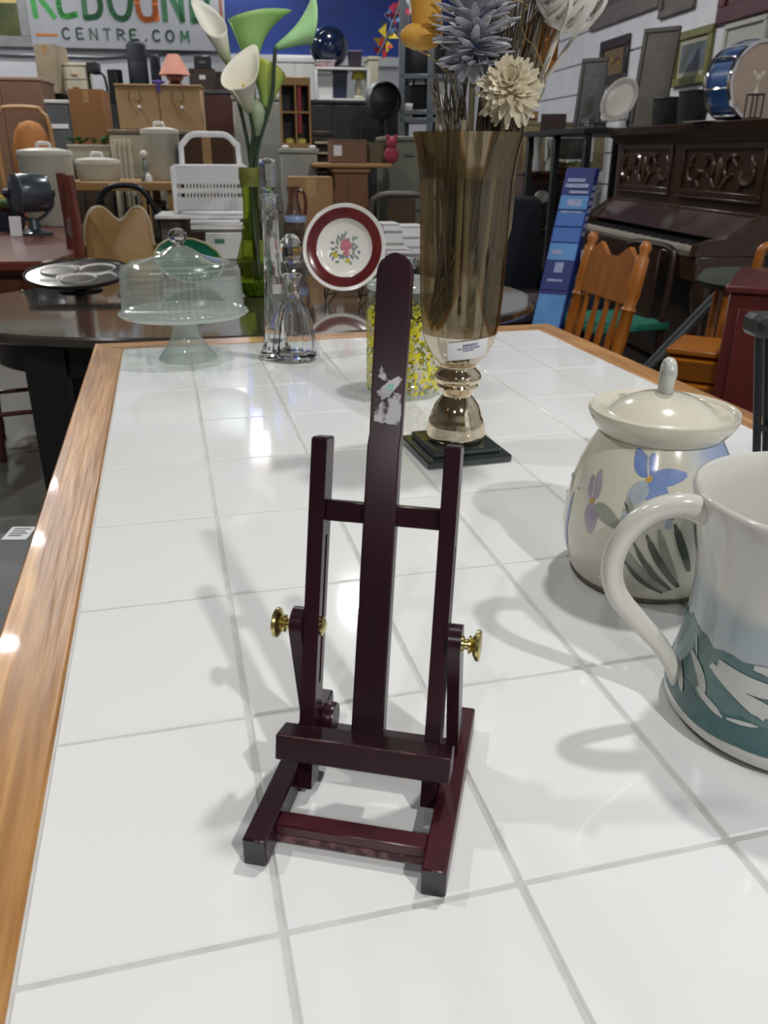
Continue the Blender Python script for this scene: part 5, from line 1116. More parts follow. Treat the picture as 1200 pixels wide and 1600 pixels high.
# long dark shelving at the very back carrying boxes and cases
t, w_, hS = cabinet('dark_storage_unit', 'long dark storage unit along the back wall below the shop sign', 'cabinet', 64, 372, 149, 9.2, 0.6, mat('dark_grey_board', '#33363a', 0.6, hex2='#2a2d31', scale=4), mat('dark_counter', '#2c2f33', 0.35, hex2='#25282c', scale=6), ndoors=6, knob=STEEL)
for k, (x0, x1, y0, y1) in enumerate(((72, 106, 157, 195),)):
    l_, w2, h2 = fr(x0, x1, y0, y1, 9.17)
def grey_front(x0, x1, y0, y1, v, label):
    l_, w2, h2 = fr(x0, x1, y0, y1, v)
    return l_, w2, h2
def bigbox(name, label, x0, x1, y0, v, depth, m, zb, cat='box', rz=0.0, side=None):
    l_, w2, h2 = stand(x0, x1, y0, y0 + 30, v, None); zt = at((x0 + x1) / 2, y0, v).z
    t = thing(name, label, cat, Vector((l_.x, l_.y, zb + 0.0005)), RZ + rz); h = zt - zb
    MB().box(-w2 / 2, w2 / 2, 0, depth, 0, h - 0.008, 0.004).build('body', m, t)
    for s in (0, 1): MB().box(-w2 / 2 + 0.001, w2 / 2 - 0.001, depth * s * 0.5 + 0.002, depth * (0.5 + s * 0.5) - 0.002, h - 0.0075, h, 0.001).build('flap', m, t)
    MB().box(-0.02, 0.02, -0.0015, 0.0, h * 0.8, h - 0.008, 0.0003).build('tape', MC['brown_tape'], t)
    return t, w2, h
BEIGE = mat('beige_cardboard', '#a0937c', 0.85, hex2='#938670', scale=5)
bigbox('tall_beige_box', 'tall beige cardboard box on the dark storage unit, below the left end of the sign', 53, 86, 69, 9.1, 0.35, BEIGE, hS, rz=R(-8))
t, w2, h2 = cabinet('cream_drawer_box', 'cream two-drawer box on the dark storage unit right of the tall beige box', 'drawers', 96, 136, 98, 9.25, 0.3, CREAM, ndrawers=2, knob=TANWOOD, zb=hS + 0.0005, plinth=False)
l_, w2, h2 = stand(136, 158, 96, 149, 9.2, hS)
t = thing('projector_stand', 'black box on a bent metal stand right of the cream drawers', 'stand', l_, RZ)
MB().box(-w2 * 0.45, w2 * 0.4, 0, 0.14, h2 * 0.66, h2, 0.01).build('black_head', BLACK, t); MB(T(w2 * 0.2, -0.005, h2 * 0.83) @ RX(90)).lathe([(0, 0), (0.022, 0), (0.02, 0.012), (0, 0.012)], 16).build('lens', CHROME, t)
MB().tube(smooth_pts([(-w2 * 0.4, 0.07, 0), (-w2 * 0.42, 0.07, h2 * 0.64), (0, 0.07, h2 * 0.66), (w2 * 0.62, 0.07, h2 * 0.6), (w2 * 0.8, 0.07, 0)], 6), 0.012, 8).build('bent_leg', DARKMETAL, t)
l_, w2, h2 = stand(167, 185, 108, 150, 8.9, 0)
t = thing('pole_speaker', 'slim black speaker on a dark pole left of the painted two-door cabinet', 'speaker', l_, RZ + R(-25))
MB().box(-w2 / 2, w2 / 2, 0, 0.1, h2 - 0.29, h2, 0.006).build('speaker_box', BLACK, t); MB().tube([(0, 0.05, 0.02), (0, 0.05, h2 - 0.29)], 0.02, 10).build('pole', DARKMETAL, t); MB(T(0, 0.05, 0)).lathe([(0, 0), (0.2, 0.001), (0.19, 0.02), (0, 0.03)], 24).build('base', DARKMETAL, t)
SUIT = mat('black_suitcase_fabric', '#171c26', 0.7, hex2='#1e2430', scale=20, bump=0.1)
def suitcase(label, x0, x1, y0, v):
    l_, w2, h2 = stand(x0, x1, y0, 149, v, hS + 0.0005)
    t = thing('suitcase', label, 'suitcase', l_, RZ + R(6), 'black suitcases on the storage unit')
    MB().box(-w2 / 2, w2 / 2, 0, 0.2, 0.02, h2, 0.03).build('shell', SUIT, t, 50)
    MB().tube([(-w2 * 0.2, 0.1, h2 - 0.01), (-w2 * 0.18, 0.1, h2 + 0.02), (w2 * 0.18, 0.1, h2 + 0.02), (w2 * 0.2, 0.1, h2 - 0.01)], 0.009, 8).build('handle', BLACK, t)
    MB().box(-w2 * 0.36, w2 * 0.36, -0.008, 0.004, h2 * 0.12, h2 * 0.62, 0.006).build('front_pocket', SUIT, t, 50)
    for sx in (-1, 1): MB(T(sx * w2 * 0.4, 0.1, 0.016) @ RY(90)).lathe([(0, -0.01), (0.016, -0.01), (0.016, 0.01), (0, 0.01)], 12).build('wheel', BLACK, t)
suitcase('big black suitcase standing below the sign, left of the pink lamp', 200, 231, 64, 9.0)
suitcase('narrow black suitcase right behind the pink lamp shade', 236, 252, 84, 9.25)
t, w2, h2 = carton('brown_case', 'dark brown case with a white tag right of the pink lamp', 296, 336, 107, 149, 9.1, 0.25, mat('dark_brown_case', '#4a3d33', 0.7, hex2='#3d322a', scale=9), hS, tape=False)
MB().box(-w2 * 0.1, w2 * 0.14, -0.002, 0, h2 * 0.6, h2 * 0.76, 0.0005).build('white_tag', PAPER, t, None, label='white tag')
l_, w2b, h2b = stand(303, 329, 87, 107, 9.12, hS + h2 + 0.0005)
t = thing('black_case', 'small black case lying on the dark brown case right of the pink lamp', 'case', l_, RZ); MB().box(-w2b / 2, w2b / 2, 0, 0.16, 0, h2b, 0.006).build('body', BLACK, t); MB().box(-0.03, 0.03, -0.006, 0.001, h2b * 0.4, h2b * 0.6, 0.002).build('clasp', STEEL, t)
t, w2, h2 = carton('brown_case', 'second dark brown case half hidden behind the calla lilies', 338, 362, 112, 149, 9.15, 0.25, MC['dark_brown_case'], hS, tape=False)
# brown cabinet at the far left, brown carton, tan painted cabinet on the cream dresser
cabinet('brown_wardrobe', 'broad brown wooden cabinet at the left edge below the landscape', 'cabinet', -130, 64, 119, 7.9, 0.5, BROWN, mat('pale_brown_top', '#a08472', 0.6, scale=6), ndoors=3, knob=BRASS)
grey_l = cabinet('grey_appliance', 'grey metal appliance with a white lower edge between the brown cabinet and the carton', 'appliance', 73, 106, 156, 7.6, 0.4, mat('slate_grey_panel', '#5d6266', 0.5, hex2='#53585c', scale=6), WHITEPL, ndoors=1, knob=STEEL)
l_, w2, h2 = fr(76, 106, 194, 201, 7.58)
MB(T(0, 0, l_.z)).box(-w2 / 2, w2 / 2, -0.012, 0.002, 0, h2, 0.002).build('white_edge', PAPER, grey_l[0], label='white lower edge strip')
low = cabinet('dark_sideboard', 'low dark sideboard carrying the brown carton and the plant box', 'cabinet', 80, 176, 250, 6.2, 0.6, mat('dark_sideboard_wood', '#4a3a2e', 0.5, hex2='#3e3026', scale=6), ndoors=2, knob=BRASS)
t, w2, h2 = bigbox('big_brown_carton', 'big brown cardboard box standing left of the painted two-door cabinet', 107, 161, 139, 6.45, 0.3, mat('mid_brown_cardboard', '#94683f', 0.85, hex2='#886039', scale=4), low[2])
pb = stand(107, 172, 226, 250, 6.22, low[2])
t = thing('planter_box', 'cream planter box filled with green leaves in front of the big brown carton', 'planter', pb[0], RZ)
MB().box(-pb[1] / 2, pb[1] / 2, 0, 0.16, 0.0005, pb[2], 0.004).build('box', CREAM, t); MB().box(-pb[1] / 2 - 0.006, pb[1] / 2 + 0.006, -0.006, 0.166, pb[2] - 0.015, pb[2], 0.003).build('rim', CREAM, t)
LEAF = mat('dark_green_leaf', '#2f5a38', 0.5, hex2='#4a7a4a', scale=20)
for k in range(34):
    a = random.uniform(0, 6.28); p = Vector((random.uniform(-pb[1] * 0.45, pb[1] * 0.42), random.uniform(0.02, 0.14), pb[2] + random.uniform(0.0, 0.035))); d = Vector((math.cos(a) * 0.055, math.sin(a) * 0.04, random.uniform(-0.005, 0.035))); n2 = d.cross(Vector((0, 0, 1))).normalized() * 0.018
    q = [p, p + d * 0.5 + n2 + Vector((0, 0, 0.006)), p + d, p + d * 0.5 - n2 + Vector((0, 0, 0.006))]; q += [x - Vector((0, 0, 0.002)) for x in q]
    MB().add(q, [(0, 1, 2, 3), (4, 5, 6, 7), (0, 1, 5, 4), (1, 2, 6, 5), (2, 3, 7, 6), (3, 0, 4, 7)]).build('leaf', LEAF, t, None)
for k, (px, py, c) in enumerate(((146, 197, 'white'), (154, 205, 'white'))):
    p = at(px, py + 9, 6.40)
t, wdr, hdr = cabinet('cream_dresser', 'cream painted dresser with fluted side below the painted two-door cabinet', 'dresser', 172, 322, 203, 6.0, 0.5, CREAM, mat('grey_brown_top', '#8c7c66', 0.5, hex2='#7e6f5a', scale=6), ndoors=3, knob=BRASS)
for k in range(4): MB().box(-wdr / 2 + 0.02 + 0.03 * k, -wdr / 2 + 0.036 + 0.03 * k, -0.018, 0.0, 0.1, hdr - 0.06, 0.003).build('flute', CREAM, t)
l_, w2, h2 = stand(183, 316, 135, 203, 6.05, hdr + 0.0005)
tc_ = thing('painted_cabinet', 'tan two-door wall cabinet with painted branches under the pink lamp', 'cabinet', l_, RZ)
MB().box(-w2 / 2, w2 / 2, 0.012, 0.26, 0, h2, 0.003).build('carcass', CARDTAN, tc_); MB().box(-w2 / 2 - 0.006, w2 / 2 + 0.006, -0.008, 0.27, h2, h2 + 0.012, 0.003).build('top', CARDTAN, tc_)
BRP = mat('brown_branch_paint', '#7d6a45', 0.8, hex2='#8c7a55', scale=40)
for sx in (-1, 1):
    d_ = MB().box(sx * w2 / 4 - w2 / 4 + 0.004, sx * w2 / 4 + w2 / 4 - 0.004, -0.002, 0.0125, 0.004, h2 - 0.004, 0.003).build('door', CARDTAN, tc_)
    MB().ball((sx * w2 / 4 + 0.005, -0.012, h2 * 0.52), 0.011, seg=10).build('white_knob', PAPER, d_)
    cx = sx * w2 / 4
    for pts in (((-0.05, .90), (-0.055, .7), (-0.035, .5), (-0.01, .35)), ((0.01, .93), (0.02, .75), (0.005, .6), (0.02, .42)), ((-0.03, .72), (0.0, .68), (0.02, .72))):
        MB().tube(smooth_pts([(cx + x, -0.0025, h2 * z) for x, z in pts], 5), 0.005, 6, flat=0.3).build('painted_branch', BRP, d_)
    MB().box(cx - w2 * 0.2, cx + w2 * 0.2, -0.0032, -0.0018, h2 * 0.93, h2 * 0.955, 0.0003).build('painted_line', BRP, d_)
hT = l_.z + h2 + 0.012
PUR = mat('purple_bow', '#5f4a9a', 0.7, scale=20)
bw = at(248, 140, 6.0)
t = thing('purple_bow', 'small purple bow at the top middle of the painted two-door cabinet', 'bow', Vector((bw.x, bw.y, hT)), RZ)
MB().ball((0, 0.02, 0.012), 0.016, 0.01, 0.011).ball((-0.022, 0.012, 0.010), 0.02, 0.008, 0.0095).ball((0.022, 0.012, 0.010), 0.02, 0.008, 0.0095).build('loops', PUR, t, 60)
MB().box(-0.012, 0.012, -0.0135, -0.0095, -0.05, 0.012, 0.002).box(-0.012, 0.012, -0.012, 0.02, 0.004, 0.01, 0.001).build('ribbon_tail', PUR, t)
lp_ = stand(258, 286, 114, 135, 6.12, hT + 0.0005); tz = at(268, 83, 6.12).z - hT
t = thing('pink_lamp', 'table lamp with a pink pleated shade and red base on the painted cabinet', 'lamp', lp_[0], RZ)
q = lp_[1] / 2
MB(T(0, 0.08, 0)).lathe([(0, 0), (q * 0.8, 0.001), (q * 0.85, 0.012), (q * 0.6, 0.02), (q * 1.0, 0.05), (q * 0.9, 0.08), (q * 0.35, 0.10), (q * 0.2, tz * 0.9), (0, tz * 0.9)], 20).build('base', mat('dark_red_ceramic', '#6e2c2c', 0.3, hex2='#4e3328', scale=25, coat=0.3), t, 50)
sw = fr(243, 293, 83, 116, 6.12)
MB(T(0, 0.08, 0)).lathe([(sw[1] / 2, tz - sw[2]), (sw[1] * 0.19, tz - 0.004), (sw[1] * 0.18, tz), (sw[1] * 0.17, tz - 0.004), (sw[1] / 2 - 0.005, tz - sw[2] + 0.002)], 48, rfun=lambda i, z: 1 + 0.012 * (i % 2)).build('shade', mat('pink_fabric_shade', '#d79a8a', 0.8, hex2='#cf8d7c', scale=12), t, 30)
# mahogany cabinet behind the lilies
cabinet('mahogany_cabinet', 'dark mahogany cabinet with grey top right of the painted cabinet', 'cabinet', 316, 364, 141, 7.1, 0.45, MAHOG, mat('dark_grey_top', '#43474b', 0.4, hex2='#3a3e42', scale=6), ndoors=1, knob=BRASS)
carton('dark_brown_panel_box', 'dark brown box seen through the loop of the white stool', 283, 366, 210, 300, 5.2, 0.35, mat('dark_brown_card', '#4f3724', 0.8, hex2='#463020', scale=4), 0.0)
# bentwood armchair with an orange-tan rounded back
ac = at(36, 200, 7.0)
t = thing('bentwood_chair', 'bentwood armchair with an orange tan rounded back at the left edge', 'chair', Vector((ac.x, ac.y, 0)), RZ + R(180))
ORT = mat('orange_tan_fabric', '#b0733a', 0.7, hex2='#9c622e', scale=8); BENT = mat('bent_tan_wood', '#b28a5c', 0.4, hex2='#a27b4e', scale=9)
l_, w2, h2 = fr(-14, 72, 168, 232, 7.0); zt = l_.z + h2; zl_ = l_.z
MB().tube(smooth_pts([(-w2 / 2, 0, 0.45), (-w2 / 2, 0, zt - 0.18), (-w2 / 2 + 0.05, 0, zt - 0.03), (-w2 / 4, 0, zt), (w2 / 4, 0, zt), (w2 / 2 - 0.05, 0, zt - 0.03), (w2 / 2, 0, zt - 0.18), (w2 / 2, 0, 0.45)], 6), 0.016, 8).build('bent_rail', BENT, t)
ba = fr(14, 74, 185, 240, 6.95)
MB(T(-(ba[0] - ac).dot(UR), -0.03, 0)).loft([[(x * ba[1] / 2 * s, y * 0.07 * s, z) for x, y in ((-1, 0), (-0.7, -0.8), (0, -1), (0.7, -0.8), (1, 0), (0.7, 0.8), (0, 1), (-0.7, 0.8))] for z, s in ((0.5, 0.85), (0.8, 1.05), (zt - 0.3, 1.1), (zt - 0.16, 0.85), (zt - 0.10, 0.5), (zt - 0.085, 0.1))]).build('rounded_back', ORT, t, 60)
MB().box(-w2 / 2, w2 / 2, 0.0, 0.45, 0.42, 0.5, 0.03).build('seat', ORT, t, 50)
for sx in (-1, 1):
    for y in (0.02, 0.43): MB().tube([(sx * (w2 / 2 - 0.02), y, 0), (sx * (w2 / 2 - 0.02), y, 0.45)], 0.018, 8).build('leg', BENT, t)
# tan counter with lidded hampers, red table, fan, chairs
HZ = at(230, 284, 5.15).z
cnt = thing('tan_counter', 'tan wooden counter under the lidded white tubs, left of the white stool', 'counter', rm(uvof(at(190, 284, 5.1)).x, 5.1), RZ)
wq = (at(286, 284, 5.1) - at(100, 284, 5.1)).length / 2
MB().box(-wq, wq, -0.02, 0.6, HZ - 0.045, HZ, 0.004).build('counter_top', TANWOOD, cnt)
for x in (-wq + 0.42, wq - 0.08):
    for y in (0.02, 0.54): MB().box(x, x + 0.045, y, y + 0.045, 0, HZ - 0.045, 0.003).build('leg', TANWOOD, cnt)
MB().box(-wq + 0.41, wq - 0.03, 0.03, 0.55, 0.70, 0.72, 0.003).build('lower_shelf', DARKWOOD, cnt)
for k, (px, w3, h3, hx) in enumerate(((212, 0.12, 0.17, '#4a4340'), (235, 0.11, 0.20, '#57524a'), (259, 0.12, 0.15, '#3a3533'))):
    p = at(px, 300, 5.2)
    t = thing('shelf_crate', ('dark box with worn lid under the tan counter, left', 'greyish box in the middle under the tan counter', 'black brown box at the right under the tan counter')[k], 'box', Vector((p.x, p.y, 0.7205)), RZ)
    MB().box(-w3 / 2, w3 / 2, 0, 0.25, 0, h3 - 0.03, 0.004).build('body', mat('crate_' + hx[1:], hx, 0.7, scale=9), t); MB().box(-w3 / 2 - 0.004, w3 / 2 + 0.004, -0.004, 0.254, h3 - 0.03, h3, 0.004).build('lid', DARKWOOD, t)
ENAM = mat('off_white_enamel', '#b7b4a6', 0.4, hex2='#a9a698', scale=5); LIDM = mat('white_enamel_lid', '#d9d7cf', 0.3, hex2='#cfcdc4', scale=8)
def hamper(label, x0, x1, y0, yl, v, zb, flat=True):
    l_, w2, h2 = stand(x0, x1, y0, yl, v, zb + 0.0005); q = w2 / 2; zlid = at((x0 + x1) / 2, yl, v).z - zb
    t = thing('lidded_tub', label, 'tub', l_, RZ)
    MB(T(0, q * 0.8, 0)).lathe([(0, 0), (q * 0.86, 0.001), (q * 0.92, 0.02), (q * 0.97, zlid - 0.01), (q * 0.97, zlid)], 36, Matrix.Diagonal((1, 0.75, 1, 1))).build('body', ENAM, t, 50)
    MB(T(0, q * 0.8, 0)).lathe([(q * 0.98, zlid - 0.014), (q * 1.0, zlid - 0.004), (q * 0.97, zlid + (h2 - zlid) * 0.25), (q * 0.5, zlid + (h2 - zlid) * 0.5), (0, zlid + (h2 - zlid) * 0.6)], 36, Matrix.Diagonal((1, 0.75, 1, 1))).build('lid', LIDM, t, 50)
    MB(T(0, q * 0.8, 0)).tube(smooth_pts([(-q * 0.22, 0, zlid + (h2 - zlid) * 0.5), (-q * 0.18, 0, h2), (q * 0.18, 0, h2), (q * 0.22, 0, zlid + (h2 - zlid) * 0.5)], 5), 0.010, 8).build('lid_handle', LIDM, t)
    return t
hamper('squat off-white lidded tub on the tan counter above the wavy chair', 109, 183, 240, 253, 5.2, HZ)
hamper('tall off-white lidded tub on the tan counter left of the white stool', 214, 277, 192, 205, 5.3, HZ)
fgp = at(229, 282, 5.12)
t = thing('figurine', 'small white and green figurine in front of the tall lidded tub', 'figurine', Vector((fgp.x, fgp.y, HZ + 0.0005)), RZ)
MB(T(0, 0.02, 0)).lathe([(0, 0), (0.03, 0.001), (0.034, 0.02), (0.02, 0.05), (0.026, 0.09), (0.014, 0.12), (0, 0.122)], 14).build('robe', mat('green_figurine_glaze', '#5d6650', 0.3, hex2='#a9aaa0', scale=22), t, 50); MB().ball((-0.004, 0.02, 0.142), 0.021).build('head', DISH, t, 60); MB(T(0.012, 0.0, 0)).lathe([(0, 0), (0.022, 0.001), (0.018, 0.03), (0, 0.05)], 12).build('white_skirt', DISH, t, 50)
RT = 0.80
ru0, ru1 = uvof(at(-140, 405, 3.45)).x, uvof(at(88, 405, 3.45)).x
rt_ = thing('red_brown_table', 'red brown wooden table at the left edge carrying the grey fan', 'table', rm((ru0 + ru1) / 2, 3.42), RZ)
hw = (ru1 - ru0) / 2
MB().loft([[(x, y, z) for x, y in ((-hw + d, d), (hw - 0.05 - d, d), (hw - d, 0.08 + d), (hw - d, 1.85 - d), (-hw + d, 1.85 - d))] for z, d in ((RT - 0.04, 0.012), (RT - 0.03, 0), (RT - 0.006, 0), (RT, 0.006))]).build('tabletop', REDW, rt_, 30)
MB().box(-hw + 0.06, hw - 0.1, 0.10, 0.12, RT - 0.20, RT - 0.04, 0.003).build('apron', REDW, rt_); dr = MB().box(-0.1, hw - 0.16, 0.088, 0.101, RT - 0.17, RT - 0.07, 0.004).build('drawer', mat('brown_drawer', '#6a4028', 0.4, hex2='#5a3420', scale=9), rt_); MB().ball((hw * 0.4, 0.078, RT - 0.12), 0.012).build('knob', BRASS, dr)
for x in (-hw + 0.08, hw - 0.14):
    for y in (0.12, 1.7): MB().box(x, x + 0.06, y, y + 0.06, 0, RT - 0.04, 0.006).build('leg', REDW, rt_)
hamper('big off-white lidded tub at the left edge behind the grey fan', 14, 105, 224, 239, 5.05, RT)
FANM = mat('blue_grey_enamel', '#4c535b', 0.25, 0.3, hex2='#424850', scale=8)
fz = at(54, 362, 4.55); fc = at(44, 302, 4.55); zf = fc.z - RT
t = thing('drum_fan', 'blue grey metal drum fan on a yoke stand at the left edge of the table', 'fan', Vector((fz.x, fz.y, RT)), RZ)
dx = (fc - fz).dot(UR)
rF = (at(72, 300, 4.55) - at(12, 300, 4.55)).length / 2 * 1.0
FM = T(dx, 0.02, zf) @ RZm(-38) @ RY(90) 
FM = T(dx, 0.02, zf) @ RZm(-55) @ RX(90)
MB(FM).lathe([(0, rF * 0.95), (rF * 0.55, rF * 0.95), (rF * 0.92, rF * 0.82), (rF, rF * 0.7), (rF, -rF * 0.75), (rF * 0.9, -rF * 0.92), (rF * 0.3, -rF * 1.0), (0, -rF * 1.0)], 40).build('drum', FANM, t, 40)
MB(FM).lathe([(rF * 0.99, rF * 0.66), (rF * 1.03, rF * 0.7), (rF * 0.99, rF * 0.76)], 40).build('rim', STEEL, t, 50)
MB(T(dx, 0.02, 0)).tube(smooth_pts([(-rF * 1.12, 0, zf + 0.01), (-rF * 1.1, 0, zf - rF * 0.6), (-rF * 0.5, 0, zf - rF * 1.25), (0, 0, zf - rF * 1.4), (rF * 0.5, 0, zf - rF * 1.25), (rF * 1.15, 0, zf - rF * 0.6), (rF * 1.15, 0, zf + 0.01)], 5), 0.011, 8, flat=0.6).build('yoke', FANM, t)
for sx in (-1, 1): MB(T(dx + sx * rF * 1.1, 0.02, zf) @ RY(90)).lathe([(0, -0.02), (0.02, -0.02), (0.02, 0.02), (0, 0.02)], 12).build('yoke_knob', BLACK, t)
MB(T(dx * 0.4, 0.02, 0)).lathe([(0, 0.0), (rF * 0.92, 0.001), (rF * 0.92, 0.012), (rF * 0.35, 0.03), (rF * 0.25, zf - rF * 1.36), (0, zf - rF * 1.36)], 32, Matrix.Identity(4)).build('base', FANM, t, 50)
MB(T(-rF * 0.75, -0.075, 0.03) @ RX(-12)).box(-0.028, 0.028, 0, 0.002, -0.028, 0.065, 0.0008).build('price_tag', PAPER, t, None, label='white price tag')
tf = at(-2, 324, 4.75)
t = thing('flower_basket', 'low dark basket of orange, green and yellow blooms at the left edge', 'basket', Vector((tf.x, tf.y, RT + 0.0005)), RZ)
MB(T(0, 0.06, 0)).lathe([(0, 0), (0.09, 0.001), (0.10, 0.03), (0.105, 0.10), (0.095, 0.10), (0, 0.09)], 20).build('basket', mat('navy_basket', '#20283a', 0.7, scale=20), t, 40)
for k in range(16):
    a = k * 2.4; q = 0.08 * math.sqrt((k + 0.5) / 16)
    MB().ball((q * math.cos(a), 0.06 + q * math.sin(a), 0.115 + 0.02 * (k % 3)), 0.026, seg=8).build('bloom', (mat('orange_bloom', '#b5612f', 0.7, scale=60), mat('green_bloom', '#4e7040', 0.7, scale=60), mat('yellow_bloom', '#a98f3c', 0.7, scale=60))[k % 3], t, 60)
fb_ = at(35, 262, 4.98)
# red brown chair standing side-on at the end of that table
rc = at(104, 300, 3.62)
t = chair('red_chair', 'red brown ladder-back wooden chair standing side-on by the fan table', Vector((rc.x, rc.y, 0)) - UR * 0.235 + VR * 0.02, RZ + R(-74), REDW, REDW, 0.44, at(104, 272, 3.62).z, 'slat', 5)
# chair with a wavy tan back, hoop chair behind it
wc = at(186, 330, 4.1)
t = thing('wavy_back_chair', 'chair with a broad tan moulded back with a wavy top edge', 'chair', Vector((wc.x, wc.y, 0)), RZ + R(180))
TANF = mat('tan_moulded_back', '#a9844f', 0.5, hex2='#93713f', scale=4)
l_, w2, h2 = fr(130, 242, 320, 405, 4.1); zt = l_.z + h2
out = []
for i in range(25):
    x = -1 + 2 * i / 24; out.append((x * w2 / 2 * (1 - 0.06 * abs(x) ** 6), zt - 0.012 - 0.060 * math.cos(math.pi * x) ** 2 * (1 if abs(x) < 0.5 else 0) - 0.17 * (1 - math.sqrt(max(0, 1 - (max(0, abs(x) - 0.55) / 0.451) ** 2)))))
out = [(-w2 * 0.38, 0.5), (-w2 * 0.47, 0.66)] + out + [(w2 * 0.47, 0.66), (w2 * 0.38, 0.5)]
rings = []
for y, s in ((-0.012, 0.97), (-0.006, 1.0), (0.006, 1.0), (0.012, 0.97)):
    rings.append([(x * s, y + 0.10 * (abs(x) / (w2 / 2)) ** 2, 0.5 + (z - 0.5) * (s * 0.3 + 0.7)) for x, z in out])
MB().loft(rings).build('moulded_back', TANF, t, 50)
MB().tube([(x, 0.10 * (abs(x) / (w2 / 2)) ** 2, z + 0.003) for x, z in out[2:-2]], 0.009, 6).build('pale_edge', mat('pale_cord', '#b3a184', 0.6, scale=30), t)
MB().box(-w2 * 0.42, w2 * 0.42, -0.02, 0.42, 0.43, 0.48, 0.015).build('seat', TANF, t, 50)
for sx in (-1, 1):
    for y in (0.0, 0.40): MB().tube([(sx * w2 * 0.36, y, 0), (sx * w2 * 0.33, y * 0.95, 0.44)], 0.015, 8).build('leg', DARKMETAL, t)
hc = at(194, 300, 4.5)
t = thing('hoop_chair', 'dark chair with a round metal hoop back behind the wavy tan chair', 'chair', Vector((hc.x, hc.y, 0)), RZ + R(180))
l_, w2, h2 = fr(140, 242, 289, 345, 4.5); zt = l_.z + h2
MB().tube(smooth_pts([(-w2 / 2, 0, 0.45), (-w2 / 2 - 0.01, 0, zt - 0.22), (-w2 * 0.4, 0, zt - 0.08), (-w2 * 0.2, 0, zt - 0.01), (w2 * 0.2, 0, zt - 0.01), (w2 * 0.4, 0, zt - 0.08), (w2 / 2 + 0.01, 0, zt - 0.22), (w2 / 2, 0, 0.45)], 6), 0.014, 10).build('hoop', DARKMETAL, t)
for k in range(5): MB().tube([((k - 2) * w2 * 0.17, 0, 0.45), ((k - 2) * w2 * 0.17, 0, zt - 0.03 - 0.02 * abs(k - 2))], 0.006, 6).build('back_rod', DARKMETAL, t)
MB().box(-w2 * 0.5, w2 * 0.5, -0.02, 0.40, 0.42, 0.46, 0.012).build('seat', BLACK, t)
for sx in (-1, 1):
    for y in (0.0, 0.38): MB().tube([(sx * w2 * 0.45, y, 0), (sx * w2 * 0.45, y, 0.44)], 0.012, 8).build('leg', DARKMETAL, t)
# dark turned chair and a black stool with a tag at the lower left
lc = at(2, 720, 2.25)
t = chair('turned_chair', 'brown chair with turned legs and rungs beside the oval table at the left edge', Vector((lc.x, lc.y, 0)) - UR * 0.36 + VR * 0.12, RZ + R(200), REDW, wood('turned_brown_wood', '#5d3a26', '#432818', 2, 0.3, 40, coat=0.4), 0.44, 0.9, 'slat', 8)
bs = rm(-0.70, 1.52)
t = thing('black_bench', 'low black bench with a white price label beside the tiled table at the left edge', 'bench', bs, RZ)
MB().box(-0.32, 0.26, -0.50, 0.16, 0.405, 0.445, 0.008).build('bench_top', mat('black_lacquer', '#26282d', 0.45, hex2='#2d2f35', scale=6), t)
for x in (-0.29, 0.20):
    for y in (-0.46, 0.10): MB().box(x, x + 0.04, y, y + 0.04, 0, 0.405, 0.003).build('leg', BLACK, t)
tp = uvof(CAMP + (CM @ Vector(((30 - 600) / FPX, -(833 - 800) / FPX, -1))) * ((0.446 - CAMP.z) / (CM @ Vector(((30 - 600) / FPX, -(833 - 800) / FPX, -1))).z))
o = MB(T(tp.x + 0.70, tp.y - 1.52, 0.4455) @ RZm(-6)).box(-0.026, 0.026, -0.032, 0.032, 0, 0.0008, 0.0002).build('price_label', PAPER, t, None, label='white price label with small grey print')
for k in range(4): MB(T(tp.x + 0.70, tp.y - 1.52, 0.4455) @ RZm(-6)).box(-0.018, 0.018 - 0.008 * (k % 2), 0.018 - 0.011 * k, 0.023 - 0.011 * k, 0.0009, 0.0012, 0.0001).build('print_line', INK, o, None)
# ---------------------------------------------------------------- right background
def atu(px, py, u):
    d = CM @ Vector(((px - 600) / FPX, -(py - 800) / FPX, -1))
    return uvof(CAMP + d * (u / d.dot(UR)))
UP = 2.2
PV0, PV1 = 3.55, 5.30                        # near and far end of the piano along the wall
ph = 1.335
piano = thing('upright_piano', 'old dark walnut upright piano with carved front panels against the right wall', 'piano', rm(UP, 0), RZ)
pw_, pm_ = PIANOW, MC['piano_walnut']
PCAR = mat('carved_walnut', '#4a3020', 0.35, hex2='#3a2418', scale=30, coat=0.3)
PW = wood('piano_walnut_long', '#3f2a1c', '#2d1c11', 1, 0.32, 45, coat=0.3)
MB().box(0.03, 0.62, PV0, PV1, 0.04, ph - 0.04, 0.004).build('case', PW, piano)
MB().loft([[(x, y, z) for x, y in ((-0.03 - d, PV0 - 0.03 - d), (0.62, PV0 - 0.03 - d), (0.62, PV1 + 0.03 + d), (-0.03 - d, PV1 + 0.03 + d))] for z, d in ((ph - 0.085, -0.02), (ph - 0.06, 0.0), (ph - 0.04, 0.02), (ph - 0.005, 0.03), (ph, 0.025))]).build('lid', PW, piano, 20)
MB().box(0.0, 0.035, PV0, PV1, 0.925, ph - 0.08, 0.003).build('upper_panel', PW, piano)
